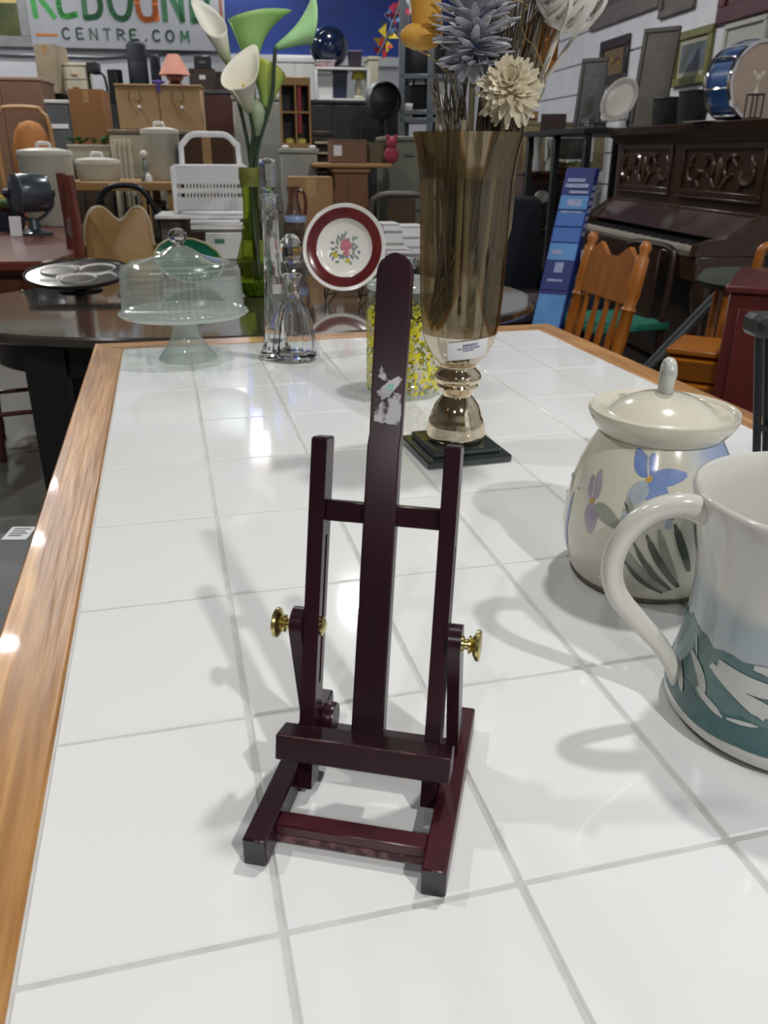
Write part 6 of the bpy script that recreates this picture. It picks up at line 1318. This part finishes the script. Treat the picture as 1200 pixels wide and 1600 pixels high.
for va, vb in ((3.64, 4.42), (4.54, 5.22)):
    fm_ = MB()
    for a in ((va, vb, 1.00, 1.025), (va, vb, 1.215, 1.24), (va, va + 0.025, 1.02, 1.22), (vb - 0.025, vb, 1.02, 1.22)): fm_.box(-0.012, 0.002, a[0], a[1], a[2], a[3], 0.004)
    fp = fm_.build('panel_frame', PW, piano)
    MB().box(-0.020, 0.0, va - 0.01, vb + 0.01, 0.985, 0.997, 0.004).build('panel_sill', PCAR, piano)
    cv = (va + vb) / 2
    for s in (-1, 1):
        for k in range(2):
            pts = []
            for i in range(14):
                t_ = i / 13 * 4.6; r_ = 0.075 * (1 - t_ / 6.4)
                pts.append((-0.006, cv + s * (0.10 + 0.17 * k) + s * r_ * math.cos(t_ + 1.0 + 2.2 * k), 1.12 + r_ * math.sin(t_ + 1.0 + 2.2 * k) * 0.95))
            MB().tube(pts, [0.013 - 0.0006 * i for i in range(14)], 6).build('carved_scroll', PCAR, fp)
        for k in range(4):
            MB(T(-0.004, cv + s * (0.05 + 0.08 * k), 1.06 + 0.10 * (k % 2)) @ RX(40 * s * (1 if k % 2 else -1))).ball((0, 0, 0), 0.010, 0.014, 0.036, 8).build('carved_leaf', PCAR, fp, 60)
    MB(T(-0.004, cv, 1.12)).ball((0, 0, 0), 0.012, 0.03, 0.06, 10).build('carved_boss', PCAR, fp, 60)
MB().add([(0.0, PV0 + 0.06, 0.93), (-0.025, PV0 + 0.06, 0.935), (-0.11, PV0 + 0.06, 0.83), (-0.09, PV0 + 0.06, 0.825), (0.0, PV1 - 0.06, 0.93), (-0.025, PV1 - 0.06, 0.935), (-0.11, PV1 - 0.06, 0.83), (-0.09, PV1 - 0.06, 0.825)], [(0, 1, 2, 3), (4, 5, 6, 7), (0, 1, 5, 4), (1, 2, 6, 5), (2, 3, 7, 6), (3, 0, 4, 7)]).build('fallboard', PW, piano, 20)
MB().box(-0.03, 0.0, PV0 + 0.05, PV1 - 0.05, 0.93, 0.945, 0.004).build('fallboard_moulding', PCAR, piano)
MB().box(-0.31, 0.03, PV0, PV1, 0.665, 0.775, 0.006).build('keybed', PW, piano)
kb_ = MB()
nk = 50; kv = (PV1 - PV0 - 0.24) / nk
for k in range(nk): kb_.box(-0.245, -0.10, PV0 + 0.12 + kv * k + 0.001, PV0 + 0.12 + kv * (k + 1) - 0.001, 0.7755, 0.795, 0.001)
ks = kb_.build('white_keys', mat('ivory_keys', '#b9b4a8', 0.3, hex2='#aaa59a', scale=30), piano, None); ks['kind'] = 'stuff'
kb_ = MB()
for k in range(nk):
    if k % 7 not in (2, 6): kb_.box(-0.20, -0.10, PV0 + 0.12 + kv * (k + 1) - 0.006, PV0 + 0.12 + kv * (k + 1) + 0.006, 0.795, 0.806, 0.001)
ks = kb_.build('black_keys', BLACK, piano, None); ks['kind'] = 'stuff'
for y0 in (PV0, PV1 - 0.055):
    prf = [(0.03, 0.945), (-0.03, 0.935), (-0.10, 0.89), (-0.17, 0.85), (-0.25, 0.84), (-0.31, 0.82), (-0.32, 0.775), (0.03, 0.775)]
    MB(Matrix(((1, 0, 0, 0), (0, 0, 1, 0), (0, 1, 0, 0), (0, 0, 0, 1)))).prism(prf, y0, y0 + 0.055).build('cheek', PW, piano, 30)
    MB(T(-0.25, y0 + 0.028, 0)).lathe([(0, 0), (0.035, 0), (0.04, 0.05), (0.028, 0.10), (0.045, 0.30), (0.03, 0.5), (0.045, 0.6), (0.045, 0.665), (0, 0.665)], 16).build('leg', PW, piano, 50)
MB().box(0.0, 0.035, PV0 + 0.08, PV1 - 0.08, 0.12, 0.64, 0.004).build('lower_panel', PW, piano)
MB().box(-0.03, 0.05, PV0, PV1, 0.0, 0.11, 0.004).build('toe_rail', PW, piano)
def onpiano(px, py, u=None):
    d = CM @ Vector(((px - 600) / FPX, -(py - 800) / FPX, -1))
    return CAMP + d * ((ph + 0.0005 - CAMP.z) / d.z) if u is None else None
def lidpt(px, u, z=None):                      # point on the lid where column px meets distance u from the aisle
    q = atu(px, 190, u); return rm(u, q.y, ph + 0.0005 if z is None else z)
# drum on edge, trophy, sheet of paper, two dark baskets
dp = lidpt(1158, 2.40)
drum = thing('drum', 'blue drum with chrome hoop standing on edge on the piano, pale skin to the front', 'drum', dp, RZ)
rD = 0.168
DM = T(0, 0, rD + 0.012) @ RZm(9) @ RX(90)
MB(DM).lathe([(rD, -0.09), (rD, 0.09)], 48).build('shell', mat('blue_drum_shell', '#2c5690', 0.25, hex2='#234a80', scale=10, coat=0.4), drum, 50)
MB(DM).lathe([(0, 0.094), (rD * 0.98, 0.094), (rD * 0.99, 0.088)], 48).build('drum_skin', mat('pale_drum_skin', '#b5a293', 0.5, hex2='#a99686', scale=4), drum, 40)
MB(DM).lathe([(0, -0.094), (rD * 0.98, -0.094), (rD * 0.99, -0.088)], 48).build('back_skin', MC['pale_drum_skin'], drum, 40)
for z in (-0.09, 0.09): MB(DM).lathe([(rD * 0.985, z - 0.014), (rD + 0.011, z - 0.014), (rD + 0.012, z), (rD + 0.011, z + 0.014), (rD * 0.985, z + 0.014)], 48, closed=True).build('chrome_hoop', CHROME, drum, 40)
for k in range(8): MB(DM @ RZm(45 * k + 10) @ T(rD + 0.012, 0, 0)).tube([(0, 0, -0.08), (0.004, 0, 0), (0, 0, 0.08)], [0.005, 0.009, 0.005], 8).build('tension_lug', CHROME, drum)
MB().box(-0.10, 0.10, -0.05, 0.05, 0.0, 0.012, 0.004).build('cradle', BLACK, drum)
tq = lidpt(1174, 2.235)
t = thing('trophy', 'small cream winged figure trophy on a dark open stand before the drum', 'trophy', tq, RZ)
MB().box(-0.03, 0.03, -0.03, 0.03, 0, 0.012, 0.002).build('base', DARKWOOD, t)
for x in (-0.026, 0.026):
    for y in (-0.026, 0.026): MB().box(x - 0.003, x + 0.003, y - 0.003, y + 0.003, 0.012, 0.10, 0.001).build('post', DARKWOOD, t)
MB().box(-0.03, 0.03, -0.03, 0.03, 0.10, 0.108, 0.002).build('upper_plate', DARKWOOD, t)
MB().lathe([(0, 0.108), (0.012, 0.109), (0.006, 0.125), (0.005, 0.15), (0.013, 0.165), (0.006, 0.18), (0, 0.19)], 12).build('figure', CREAM, t, 50)
for s in (-1, 1): MB(T(s * 0.012, 0, 0.176) @ RY(35 * s)).ball((0, 0, 0.01), 0.010, 0.004, 0.018, 8).build('wing', CREAM, t, 60)
pq = lidpt(1140, 2.21)
t = thing('paper_sheet', 'white sheet of paper lying on the piano lid in front of the drum', 'paper', pq, RZ + R(20))
MB().loft([[(-0.06, y, 0.0003 + 0.004 * math.sin(3 * y * 9)) for y in (-0.26, -0.08, 0.08, 0.24)] + [(-0.06, y, 0.0016 + 0.004 * math.sin(3 * y * 9)) for y in (0.24, 0.08, -0.08, -0.26)], [(0.10, y, 0.0003) for y in (-0.26, -0.08, 0.08, 0.24)] + [(0.10, y, 0.0016) for y in (0.24, 0.08, -0.08, -0.26)]]).build('sheet', PAPER, t, 40)
DKB = mat('black_woven_basket', '#15171b', 0.6, hex2='#1e2126', scale=50, bump=0.4)
for k, (px, wd, hh, lab) in enumerate(((1040, 0.085, 0.15, 'left of two black woven baskets on the piano lid'), (1080, 0.085, 0.17, 'right black woven basket on the piano lid next to the drum'))):
    t = thing('woven_basket', lab, 'basket', lidpt(px, 2.36 + 0.02 * k), RZ, 'black baskets on the piano')
    MB().lathe([(0, 0), (wd * 0.85, 0.001), (wd * 0.95, hh * 0.5), (wd, hh), (wd * 0.92, hh), (wd * 0.85, hh * 0.4), (0, 0.01)], 24, rfun=lambda i, z: 1 + 0.012 * (i % 2)).build('basket', DKB, t, 40)
    MB().lathe([(wd * 0.98, hh - 0.012), (wd * 1.04, hh), (wd * 0.98, hh + 0.008)], 24).build('rolled_rim', DKB, t, 50)
# pictures on the right wall
UW = U1 - 0.006
def wallpic(label, x0, x1, y0, y1, fm, mt, art, fw=0.04, mw=0.05, u=None, group=None):
    a, b = atu(x0, (y0 + y1) / 2, u or UW), atu(x1, (y0 + y1) / 2, u or UW); xm = (x0 + x1) / 2
    zt, zb = atu(xm, y0, u or UW).z, atu(xm, y1, u or UW).z
    c = rm(u or UW, (a.y + b.y) / 2, zb); hw_, h_ = abs(a.y - b.y) / 2, zt - zb
    t = thing('framed_picture', label, 'picture', c, RZ - R(90), group)      # local x runs towards the viewer along the wall, -y into the room
    for q in ((-hw_, hw_, 0, fw), (-hw_, hw_, h_ - fw, h_), (-hw_, -hw_ + fw, fw, h_ - fw), (hw_ - fw, hw_, fw, h_ - fw)):
        MB().box(q[0], q[1], -0.028, -0.002, q[2], q[3], 0.005).build('frame_side', fm, t)
    MB().box(-hw_ + fw * 0.9, hw_ - fw * 0.9, -0.012, -0.003, fw * 0.9, h_ - fw * 0.9, 0.001).build('mat_board', mt, t)
    MB().box(-hw_ + fw + mw, hw_ - fw - mw, -0.0135, -0.011, fw + mw, h_ - fw - mw, 0.0005).build('picture', art, t)
    return t, hw_, h_
GOLDF_ = mat('olive_gold_frame', '#7f7f4a', 0.4, hex2='#6f6f3d', scale=20); DKF = mat('dark_brown_frame', '#2b2320', 0.4, hex2='#352b26', scale=20); WHF = mat('white_frame', '#b9b8b0', 0.5, scale=20); GRF = mat('grey_brown_picture_frame', '#6d655e', 0.5, hex2='#5d564f', scale=12); RBF = mat('red_brown_frame', '#5a2e2a', 0.4, hex2='#4c2522', scale=12)
def art(n, a, b, s): return mat(n, a, 0.35, hex2=b, scale=s, amt=(0.42, 0.58))
wallpic('olive gold framed blue grey print on the right wall above the black baskets', 1058, 1113, 46, 132, GOLDF_, mat('pale_mat', '#a9a890', 0.6, scale=9), art('blue_grey_print', '#6d7180', '#5a6156', 9), 0.05, 0.03)
wallpic('white framed grey print on the right wall above the drum', 1133, 1197, 32, 118, WHF, mat('white_mat', '#b5b5ac', 0.6, scale=9), art('grey_print', '#6d7076', '#8a8c8e', 7), 0.03, 0.09)
wallpic('dark framed picture with yellow flowers on the right wall above the oval plate', 940, 983, 60, 132, DKF, mat('brown_mat', '#6e5a3a', 0.6, scale=9), art('yellow_flower_print', '#a98e26', '#5a3a2a', 14), 0.07, 0.07)
wallpic('grey brown frame cut off by the top edge, left on the right wall', 930, 1036, -60, 29, GRF, GRF, art('grey_brown_art', '#5d5750', '#6d665e', 4), 0.09, 0.05)
wallpic('grey brown frame cut off by the top edge, middle of the right wall', 1038, 1092, -60, 20, GRF, GRF, art('grey_art', '#67645f', '#58544f', 4), 0.05, 0.05)
wallpic('red brown frame cut off by the top edge at the right edge', 1131, 1230, -60, 24, RBF, RBF, art('red_brown_art', '#5f3833', '#4f2c29', 4), 0.09, 0.05)
# black stand beyond the piano and what is on it
SV0, SV1 = 5.46, 6.75
bsh = at(905, 186, 5.9); szt = 1.345
stn = thing('black_stand', 'tall black metal stand with a shelf top just beyond the piano', 'stand', rm(2.18, 0), RZ)
MB().box(-0.15, 0.62, SV0, SV1, szt - 0.035, szt, 0.003).build('shelf_top', BLACK, stn)
for x, y in ((-0.13, SV0 + 0.02), (-0.13, SV1 - 0.06), (0.56, SV0 + 0.02), (0.56, SV1 - 0.06), (-0.13, SV0 + 0.62)):
    MB().box(x, x + 0.045, y, y + 0.045, 0, szt - 0.035, 0.003).build('post', BLACK, stn)
def onstand(px, u): q = atu(px, 185, u); return rm(u, min(SV1 - 0.05, max(SV0 + 0.05, q.y)), szt + 0.0005)
def leanpic(label, px, u, wd, hh, fm, arts, rz=-62, tilt=8):
    t = thing('leaning_frame', label, 'picture', onstand(px, u), RZ + R(rz)); Q = T(0, 0, 0.004) @ RX(-tilt)
    for q in ((-wd, wd, 0, 0.03), (-wd, wd, hh - 0.03, hh), (-wd, -wd + 0.03, 0.03, hh - 0.03), (wd - 0.03, wd, 0.03, hh - 0.03)): MB(Q).box(q[0], q[1], -0.012, 0.012, q[2], q[3], 0.004).build('frame_side', fm, t)
    MB(Q).box(-wd + 0.026, wd - 0.026, -0.004, 0.006, 0.026, hh - 0.026, 0.001).build('picture', arts, t)
leanpic('dark ribbed panel leaning on the black stand, furthest left', 916, 2.46, 0.105, 0.50, mat('charcoal_frame', '#3d3c3a', 0.5, scale=9), art('charcoal_ribs', '#454341', '#35342f', 20), -45)
leanpic('brown grey framed picture leaning behind the oval plate', 1010, 2.56, 0.125, 0.60, mat('brown_grey_frame', '#49423b', 0.5, scale=9), art('brown_grey_print', '#57524b', '#4a453f', 6), -50)
gp = onstand(925, 2.24)
t = thing('glass_dish', 'low lidded cut glass dish on the black stand', 'dish', gp, RZ)
MB().lathe([(0, 0.004), (0.05, 0.001), (0.075, 0.02), (0.085, 0.04), (0.08, 0.04), (0, 0.012)], 24, rfun=lambda i, z: 1 + 0.03 * (i % 2)).build('bowl', CRYST, t, 20)
MB().lathe([(0.084, 0.041), (0.07, 0.06), (0.03, 0.075), (0.012, 0.08), (0.018, 0.092), (0, 0.1)], 24, rfun=lambda i, z: 1 + 0.02 * (i % 2)).build('lid', CRYST, t, 20)
op = onstand(988, 2.26)
t = thing('oval_plate', 'white oval plate with a patterned rim propped on the black stand', 'plate', op + Vector((0, 0, 0.185)), RZ)
PM = T(0, 0, -0.03) @ RZm(-30) @ RX(72) @ RZm(-26) @ Matrix.Diagonal((0.8, 0.8, 1, 1))
MB(PM).lathe([(0, 0), (0.07, 0.0), (0.10, 0.008), (0.135, 0.016), (0.13, 0.02), (0.09, 0.012), (0, 0.006)], 40, Matrix.Diagonal((0.95, 1.3, 1, 1))).build('china', mat('greyish_china', '#c7c1b8', 0.25, hex2='#bdb7ae', scale=9), t, 50)
MB(PM).lathe([(0.098, 0.0150), (0.112, 0.0185), (0.124, 0.0195), (0.112, 0.0165)], 40, Matrix.Diagonal((0.95, 1.3, 1, 1)), rfun=lambda i, z: 1 + 0.02 * (i % 2)).build('rim_pattern', mat('grey_rim_print', '#8d8a86', 0.3, hex2='#a7a39c', scale=60), t, 40)
t2 = thing('plate_easel', 'black wire easel holding the oval plate on the black stand', 'plate stand', op, RZ + R(-30))
for sx in (-1, 1):
    MB().tube([(sx * 0.07, -0.075, 0.04), (sx * 0.07, -0.07, 0.012), (sx * 0.07, 0.0, 0.014), (sx * 0.065, 0.06, 0.16)], 0.005, 7).build('cradle_wire', DARKMETAL, t2); MB().tube([(sx * 0.07, -0.06, 0.012), (sx * 0.075, -0.05, 0.003), (sx * 0.075, 0.12, 0.005)], 0.005, 7).build('foot_wire', DARKMETAL, t2)
MB().tube([(-0.07, 0.03, 0.09), (0.07, 0.03, 0.09)], 0.004, 7).build('cross_wire', DARKMETAL, t2)
# dresser with framed picture and white vases
t, wz, hz = cabinet('brown_bookcase', 'brown wooden bookcase with open front behind the blue display column', 'bookcase', 818, 900, 268, 6.9, 0.35, wood('bookcase_wood', '#55301d', '#452515', 2, 0.4, 40), ndoors=0)
MB().box(-wz / 2 + 0.05, wz / 2 - 0.05, 0.004, 0.0118, 0.15, hz - 0.08, 0.001).build('painted_opening_shade', mat('recess_shade_paint', '#1d120e', 0.7, scale=8), t)  # dark sheet on the closed front, painted shade of an open inside
MB().box(-wz / 2 + 0.04, wz / 2 - 0.04, -0.06, 0.012, 0.62, 0.64, 0.003).build('shelf', TANWOOD, t)
bk = at(843, 320, 6.86)
t2 = thing('white_shade_lamp', 'small lamp with a white globe shade inside the brown bookcase', 'lamp', Vector((bk.x, bk.y, 0.6405)) - VR * 0.045, RZ)
MB().lathe([(0, 0), (0.05, 0.001), (0.045, 0.015), (0.012, 0.03), (0.012, 0.20), (0, 0.2)], 14).build('stem', DARKMETAL, t2, 50); MB().ball((0, 0, 0.235), 0.062, 0.045, 0.05, 14).build('globe', DISH, t2, 60)
l_, w2, h2 = stand(808, 944, 190, 266, 7.15, hz)
l_, w2, h2 = stand(820, 946, 190, 268, 7.05, hz + 0.0005)
t = thing('matted_picture', 'large picture with an olive mat and dark landscape standing on the brown bookcase', 'picture', l_, RZ)
for q in ((-w2 / 2, w2 / 2, 0, 0.025), (-w2 / 2, w2 / 2, h2 - 0.025, h2), (-w2 / 2, -w2 / 2 + 0.025, 0.025, h2 - 0.025), (w2 / 2 - 0.025, w2 / 2, 0.025, h2 - 0.025)): MB(RX(-4)).box(q[0], q[1], 0, 0.02, q[2], q[3], 0.003).build('frame_side', mat('pale_olive_frame', '#8a8060', 0.5, scale=9), t)
MB(RX(-4)).box(-w2 / 2 + 0.02, w2 / 2 - 0.02, 0.006, 0.016, 0.02, h2 - 0.02, 0.001).build('olive_mat', mat('olive_mat', '#938867', 0.7, hex2='#877c5c', scale=6), t)
MB(RX(-4)).box(-w2 * 0.24, w2 * 0.36, 0.004, 0.007, h2 * 0.2, h2 * 0.72, 0.0005).build('white_border', PAPER, t); MB(RX(-4)).box(-w2 * 0.21, w2 * 0.33, 0.002, 0.005, h2 * 0.25, h2 * 0.68, 0.0005).build('landscape', art('dark_landscape', '#2b3328', '#4a5148', 6), t)
VASEW = mat('frosted_white_glass', '#b5b8b3', 0.25, hex2='#a5a8a4', scale=9, coat=0.3)
for k, (px, hh, r_, lab) in enumerate(((838, 0.26, 0.045, 'left flared frosted white vase before the matted picture'), (858, 0.24, 0.04, 'right frosted white vase before the matted picture'))):
    p = at(px, 262, 6.93 + 0.03 * k)
    t = thing('white_vase', lab, 'vase', Vector((p.x, p.y, hz + 0.0005)), RZ, 'frosted white vases')
    MB().lathe([(0, 0), (r_, 0.001), (r_ * 0.95, 0.03), (r_ * 0.55, hh * 0.45), (r_ * 0.6, hh * 0.7), (r_ * 1.1, hh), (r_ * 0.98, hh), (r_ * 0.45, hh * 0.6), (0, hh * 0.4)], 20).build('vase', VASEW, t, 50); MB().lathe([(r_ * 1.04, hh - 0.008), (r_ * 1.14, hh), (r_ * 1.0, hh + 0.004)], 20).build('rim', DISH, t, 50)
p = at(882, 262, 6.95)
t = thing('silk_plant', 'low green silk plant with pale blooms before the matted picture', 'plant', Vector((p.x, p.y, hz + 0.0005)), RZ)
MB().lathe([(0, 0), (0.05, 0.001), (0.06, 0.03), (0, 0.03)], 14).build('pot', DARKWOOD, t, 40)
random.seed(12)
for k in range(22):
    a = random.uniform(0, 6.28); rr = random.uniform(0.02, 0.10); MB(T(rr * math.cos(a), rr * math.sin(a) * 0.5, 0.045 + random.uniform(0, 0.045)) @ RZm(math.degrees(a)) @ RY(random.uniform(-40, 20))).ball((0, 0, 0), 0.03, 0.013, 0.004, 8).build('leaf', (LEAF, mat('olive_leaf', '#5e6442', 0.6, scale=20), CREAM)[k % 3], t, 60)
p = at(806, 300, 7.7)
t = thing('tan_screen', 'tall tan wooden screen leaning behind the gold vase to the right', 'screen', Vector((p.x, p.y, 0)), RZ)
zt_ = at(806, 172, 7.7).z; wz_ = 0.18
MB(RX(-3)).box(-wz_, wz_, 0, 0.03, 0, zt_, 0.003).build('board', mat('tan_panel_wood', '#7d6448', 0.6, hex2='#6d563c', scale=5), t); MB(RX(-3)).box(-wz_, wz_, -0.012, 0.0, zt_ - 0.06, zt_, 0.003).build('top_batten', TANWOOD, t); MB(RX(-3)).box(-wz_, wz_, -0.012, 0.0, 0.05, 0.11, 0.003).build('bottom_batten', TANWOOD, t)
p = at(872, 176, 6.4)
t, w2, h2 = carton('dark_chest', 'dark reddish brown chest standing left on the black stand', 852, 888, 164, 190, 6.55, 0.2, mat('dark_red_chest', '#2c1a18', 0.5, hex2='#38211e', scale=9), None, tape=False)
t.location = rm(2.12, 6.35, szt + 0.0005); t.rotation_euler = (0, 0, RZ - R(20))
# dark armchair with a mauve seat
p = at(818, 380, 4.3)
NAVYF = mat('navy_upholstery', '#121724', 0.8, hex2='#0e121c', scale=20, bump=0.1)
t = thing('navy_armchair', 'dark navy upholstered armchair with a mauve cushion beyond the oval table', 'armchair', Vector((p.x, p.y, 0)), RZ + R(12))
MB().box(-0.30, 0.30, -0.25, 0.30, 0.16, 0.40, 0.03).build('base', NAVYF, t, 50); MB(T(0, 0.28, 0.36) @ RX(-8)).box(-0.28, 0.28, -0.06, 0.08, 0, 0.62, 0.04).build('backrest', NAVYF, t, 50)
for sx in (-1, 1):
    MB().box(sx * 0.31 - 0.05, sx * 0.31 + 0.05, -0.26, 0.30, 0.16, 0.60, 0.04).build('arm', NAVYF, t, 50)
    for y in (-0.2, 0.25): MB().tube([(sx * 0.27, y, 0), (sx * 0.27, y, 0.17)], 0.02, 8).build('leg', DARKWOOD, t)
MB().box(-0.25, 0.25, -0.27, 0.22, 0.40, 0.50, 0.035).build('seat_cushion', mat('mauve_cushion', '#4d4048', 0.9, hex2='#42363d', scale=20), t, 50, label='mauve seat cushion')
# blue cardboard display column, leaning
pb0, pb1 = at(850, 520, 3.75), at(909, 263, 3.95)
dv = (pb1 - pb0).normalized(); sc_ = pb0.z / dv.z; foot = pb0 - dv * sc_; Lc = (pb1 - foot).length
BL1 = mat('deep_blue_card', '#1f2f86', 0.45, hex2='#1a2870', scale=7); BL2 = mat('mid_blue_card', '#3f74c6', 0.45, hex2='#3567b5', scale=7); BL3 = mat('light_blue_card', '#5f9ad6', 0.45, hex2='#4f88c6', scale=7)
t = thing('display_column', 'tall leaning blue cardboard display column with printed panels left of the piano', 'display', foot, 0)
lx = dv.x * UR.x + dv.y * UR.y; ly = dv.dot(VR)
t.rotation_euler = (RZm(math.degrees(RZ) - 30) @ Matrix.Identity(4)).to_euler()
loc_up = (RZm(-(math.degrees(RZ) - 30)).to_3x3() @ dv)
SHR = Matrix(((1, 0, loc_up.x / loc_up.z, 0), (0, 1, loc_up.y / loc_up.z, 0), (0, 0, 1, 0), (0, 0, 0, 1)))
Lz = Lc * dv.z
MB(SHR).box(-0.068, 0.068, 0.0, 0.12, 0.0, Lz, 0.003).build('carton_body', BL1, t, 20)
for z0, z1, m_ in ((0.62, 0.755, BL1), (0.755, 0.83, BL3), (0.835, 0.90, BL2), (0.905, 0.97, BL2), (0.98, 1.04, BL3), (0.30, 0.60, BL3), (0.04, 0.28, BL2)):
    f0, f1 = z0 / 1.16 * Lz, z1 / 1.16 * Lz
    MB(SHR).box(-0.064, 0.064, -0.006, 0.0005, f0, f1, 0.002).build('printed_panel', m_, t, 20)
WHP = mat('pale_print', '#a9b2d0', 0.6, hex2='#8f9ac6', scale=50)
for z0, hh, xa, xb in ((1.10, 0.016, -.05, .03), (1.075, 0.018, -.055, .05), (1.05, 0.012, -.03, .055), (0.995, 0.03, -.03, .035), (0.965, 0.008, -.05, .05), (0.70, 0.045, -.02, .02), (0.66, 0.01, -.04, .03), (0.78, 0.02, -.05, .0)):
    f0 = z0 / 1.16 * Lz; MB(SHR).box(xa, xb, -0.0075, -0.0055, f0, f0 + hh / 1.16 * Lz, 0.0005).build('pale_print', WHP, t, None)
for k in range(7):
    f0 = (0.86 + 0.034 * k) / 1.16 * Lz; MB(SHR).box(0.0675, 0.0695, 0.02, 0.09 + 0.01 * (k % 2), f0, f0 + 0.02, 0.0005).build('pale_side_print', WHP, t, None)
# oak pressed-back chair tucked at the end of the oval table
bc_ = at(938, 455, 2.78); ang = -84
chy = Vector((math.cos(TH * -1 + R(ang + 90)), math.sin(-TH + R(ang + 90)), 0))
oc = Vector((bc_.x, bc_.y, 0)) - chy * 0.215
oakch = chair('oak_chair', 'golden oak spindle-back dining chair behind the far right corner of the tiled table', oc, RZ + R(ang), OAKC, OAKC, 0.42, 0.925, 'press', 10)
MB(T(-0.02, 0.21 - 0.03, 0.455) @ RX(-10) @ T(0, 0.0095, 0.385) @ RY(8)).box(-0.014, 0.014, 0, 0.0012, -0.03, 0.03, 0.0004).build('price_tag', PAPER, oakch, None, label='small white price tag')
# dark chair with a green seat by the piano
GRS = mat('green_seat_fabric', '#1f7a66', 0.8, hex2='#196654', scale=20, bump=0.1)
chair('green_seat_chair', 'dark wooden armchair with a green seat pulled up before the piano', rm(1.64, 3.86), RZ + R(-78), GRS, DARKWOOD, 0.42, 0.80, 'panel', 4, splat=DARKWOOD)
# orange pine drawers, dark red cabinet, stool, folding stand at the right
op_ = at(1086, 575, 2.55)
t = thing('pine_drawer_unit', 'orange pine drawer unit with stepped fronts beyond the right edge of the tiled table', 'drawers', Vector((op_.x, op_.y, 0)), RZ + R(-38))
ztp = at(1085, 553, 2.5).z
MB().box(-0.09, 0.12, 0.015, 0.24, 0, ztp - 0.02, 0.004).build('carcass', ORANGEW, t); MB().box(-0.10, 0.13, -0.012, 0.25, ztp - 0.02, ztp, 0.005).build('top', ORANGEW, t)
for k in range(5):
    z1_ = ztp - 0.025 - 0.085 * k
    MB().add([(-0.095, 0.016, z1_ - 0.08), (0.125, 0.016, z1_ - 0.08), (0.125, -0.004, z1_ - 0.078), (-0.095, -0.004, z1_ - 0.078), (-0.095, 0.016, z1_), (0.125, 0.016, z1_), (0.125, -0.018, z1_ - 0.012), (-0.095, -0.018, z1_ - 0.012)], [(0, 1, 2, 3), (4, 5, 6, 7), (2, 3, 7, 6), (0, 1, 5, 4), (0, 3, 7, 4), (1, 2, 6, 5)]).build('drawer', ORANGEW, t, None)
REDC = wood('dark_red_mahogany', '#5a1e1a', '#481613', 2, 0.35, 35, coat=0.3)
rp = at(1136, 480, 2.2); rzc = -34
t = thing('dark_red_cabinet', 'dark red mahogany cabinet at the right edge beyond the tiled table', 'cabinet', Vector((rp.x, rp.y, 0)), RZ + R(rzc))
zr = at(1150, 446, 2.2).z
MB().box(0, 0.55, 0, 0.45, 0.05, zr - 0.02, 0.004).build('carcass', REDC, t); MB().box(-0.012, 0.562, -0.012, 0.46, zr - 0.02, zr, 0.005).build('top', REDC, t); MB().box(0.02, 0.53, 0.02, 0.43, 0, 0.05, 0.002).build('plinth', REDC, t)
d_ = MB().box(0.03, 0.52, -0.012, 0.001, 0.10, zr - 0.06, 0.004).build('door', REDC, t); MB().ball((0.47, -0.025, zr * 0.6), 0.014, seg=10).build('knob', BRASS, d_)
sp = at(1190, 440, 2.88)
t = thing('cushioned_stool', 'wooden armed stool with a grey green cushion behind the dark red cabinet', 'stool', Vector((sp.x, sp.y, 0)), RZ + R(-20))
zs_ = at(1165, 430, 2.88).z
MB(T(0, 0.1, 0)).lathe([(0, zs_ - 0.06), (0.19, zs_ - 0.06), (0.21, zs_ - 0.035), (0.19, zs_ - 0.005), (0, zs_)], 28).build('cushion', mat('grey_green_fabric', '#3f443a', 0.8, hex2='#353a31', scale=20), t, 50)
for a in (45, 135, 225, 315): MB().tube([(0.17 * math.cos(R(a)) * 1.15, 0.1 + 0.17 * math.sin(R(a)) * 1.15, 0), (0.15 * math.cos(R(a)), 0.1 + 0.15 * math.sin(R(a)), zs_ - 0.06)], 0.018, 8).build('leg', OAKC, t)
MB().tube(smooth_pts([(-0.03, -0.02, zs_ - 0.03), (-0.03, -0.03, zs_ + 0.06), (-0.015, -0.03, zs_ + 0.10), (0.06, -0.02, zs_ + 0.105), (0.2, 0.1, zs_ + 0.105)], 6), 0.017, 8).build('arm', OAKC, t)
fa, fb_ = at(1148, 440, 3.2), at(1090, 500, 3.27)
t = thing('folding_stand', 'grey metal folding stand with a slanting leg under the piano keyboard', 'stand', Vector((fa.x, fa.y, 0)), 0)
d_ = fb_ - fa; k_ = -fa.z / d_.z; e_ = d_ * k_; o_ = Vector((0, 0, fa.z))
MB().tube([o_, e_ + o_ + Vector((0, 0, 0.012))], 0.012, 8).build('slanting_leg', STEEL, t); MB().tube([o_ + Vector((0.02, 0.06, 0)), e_ + o_ + Vector((0.02, 0.06, 0.012))], 0.012, 8).build('slanting_leg', STEEL, t); MB().box(-0.05, 0.12, -0.03, 0.09, fa.z, fa.z + 0.02, 0.004).build('top_plate', BLACK, t)
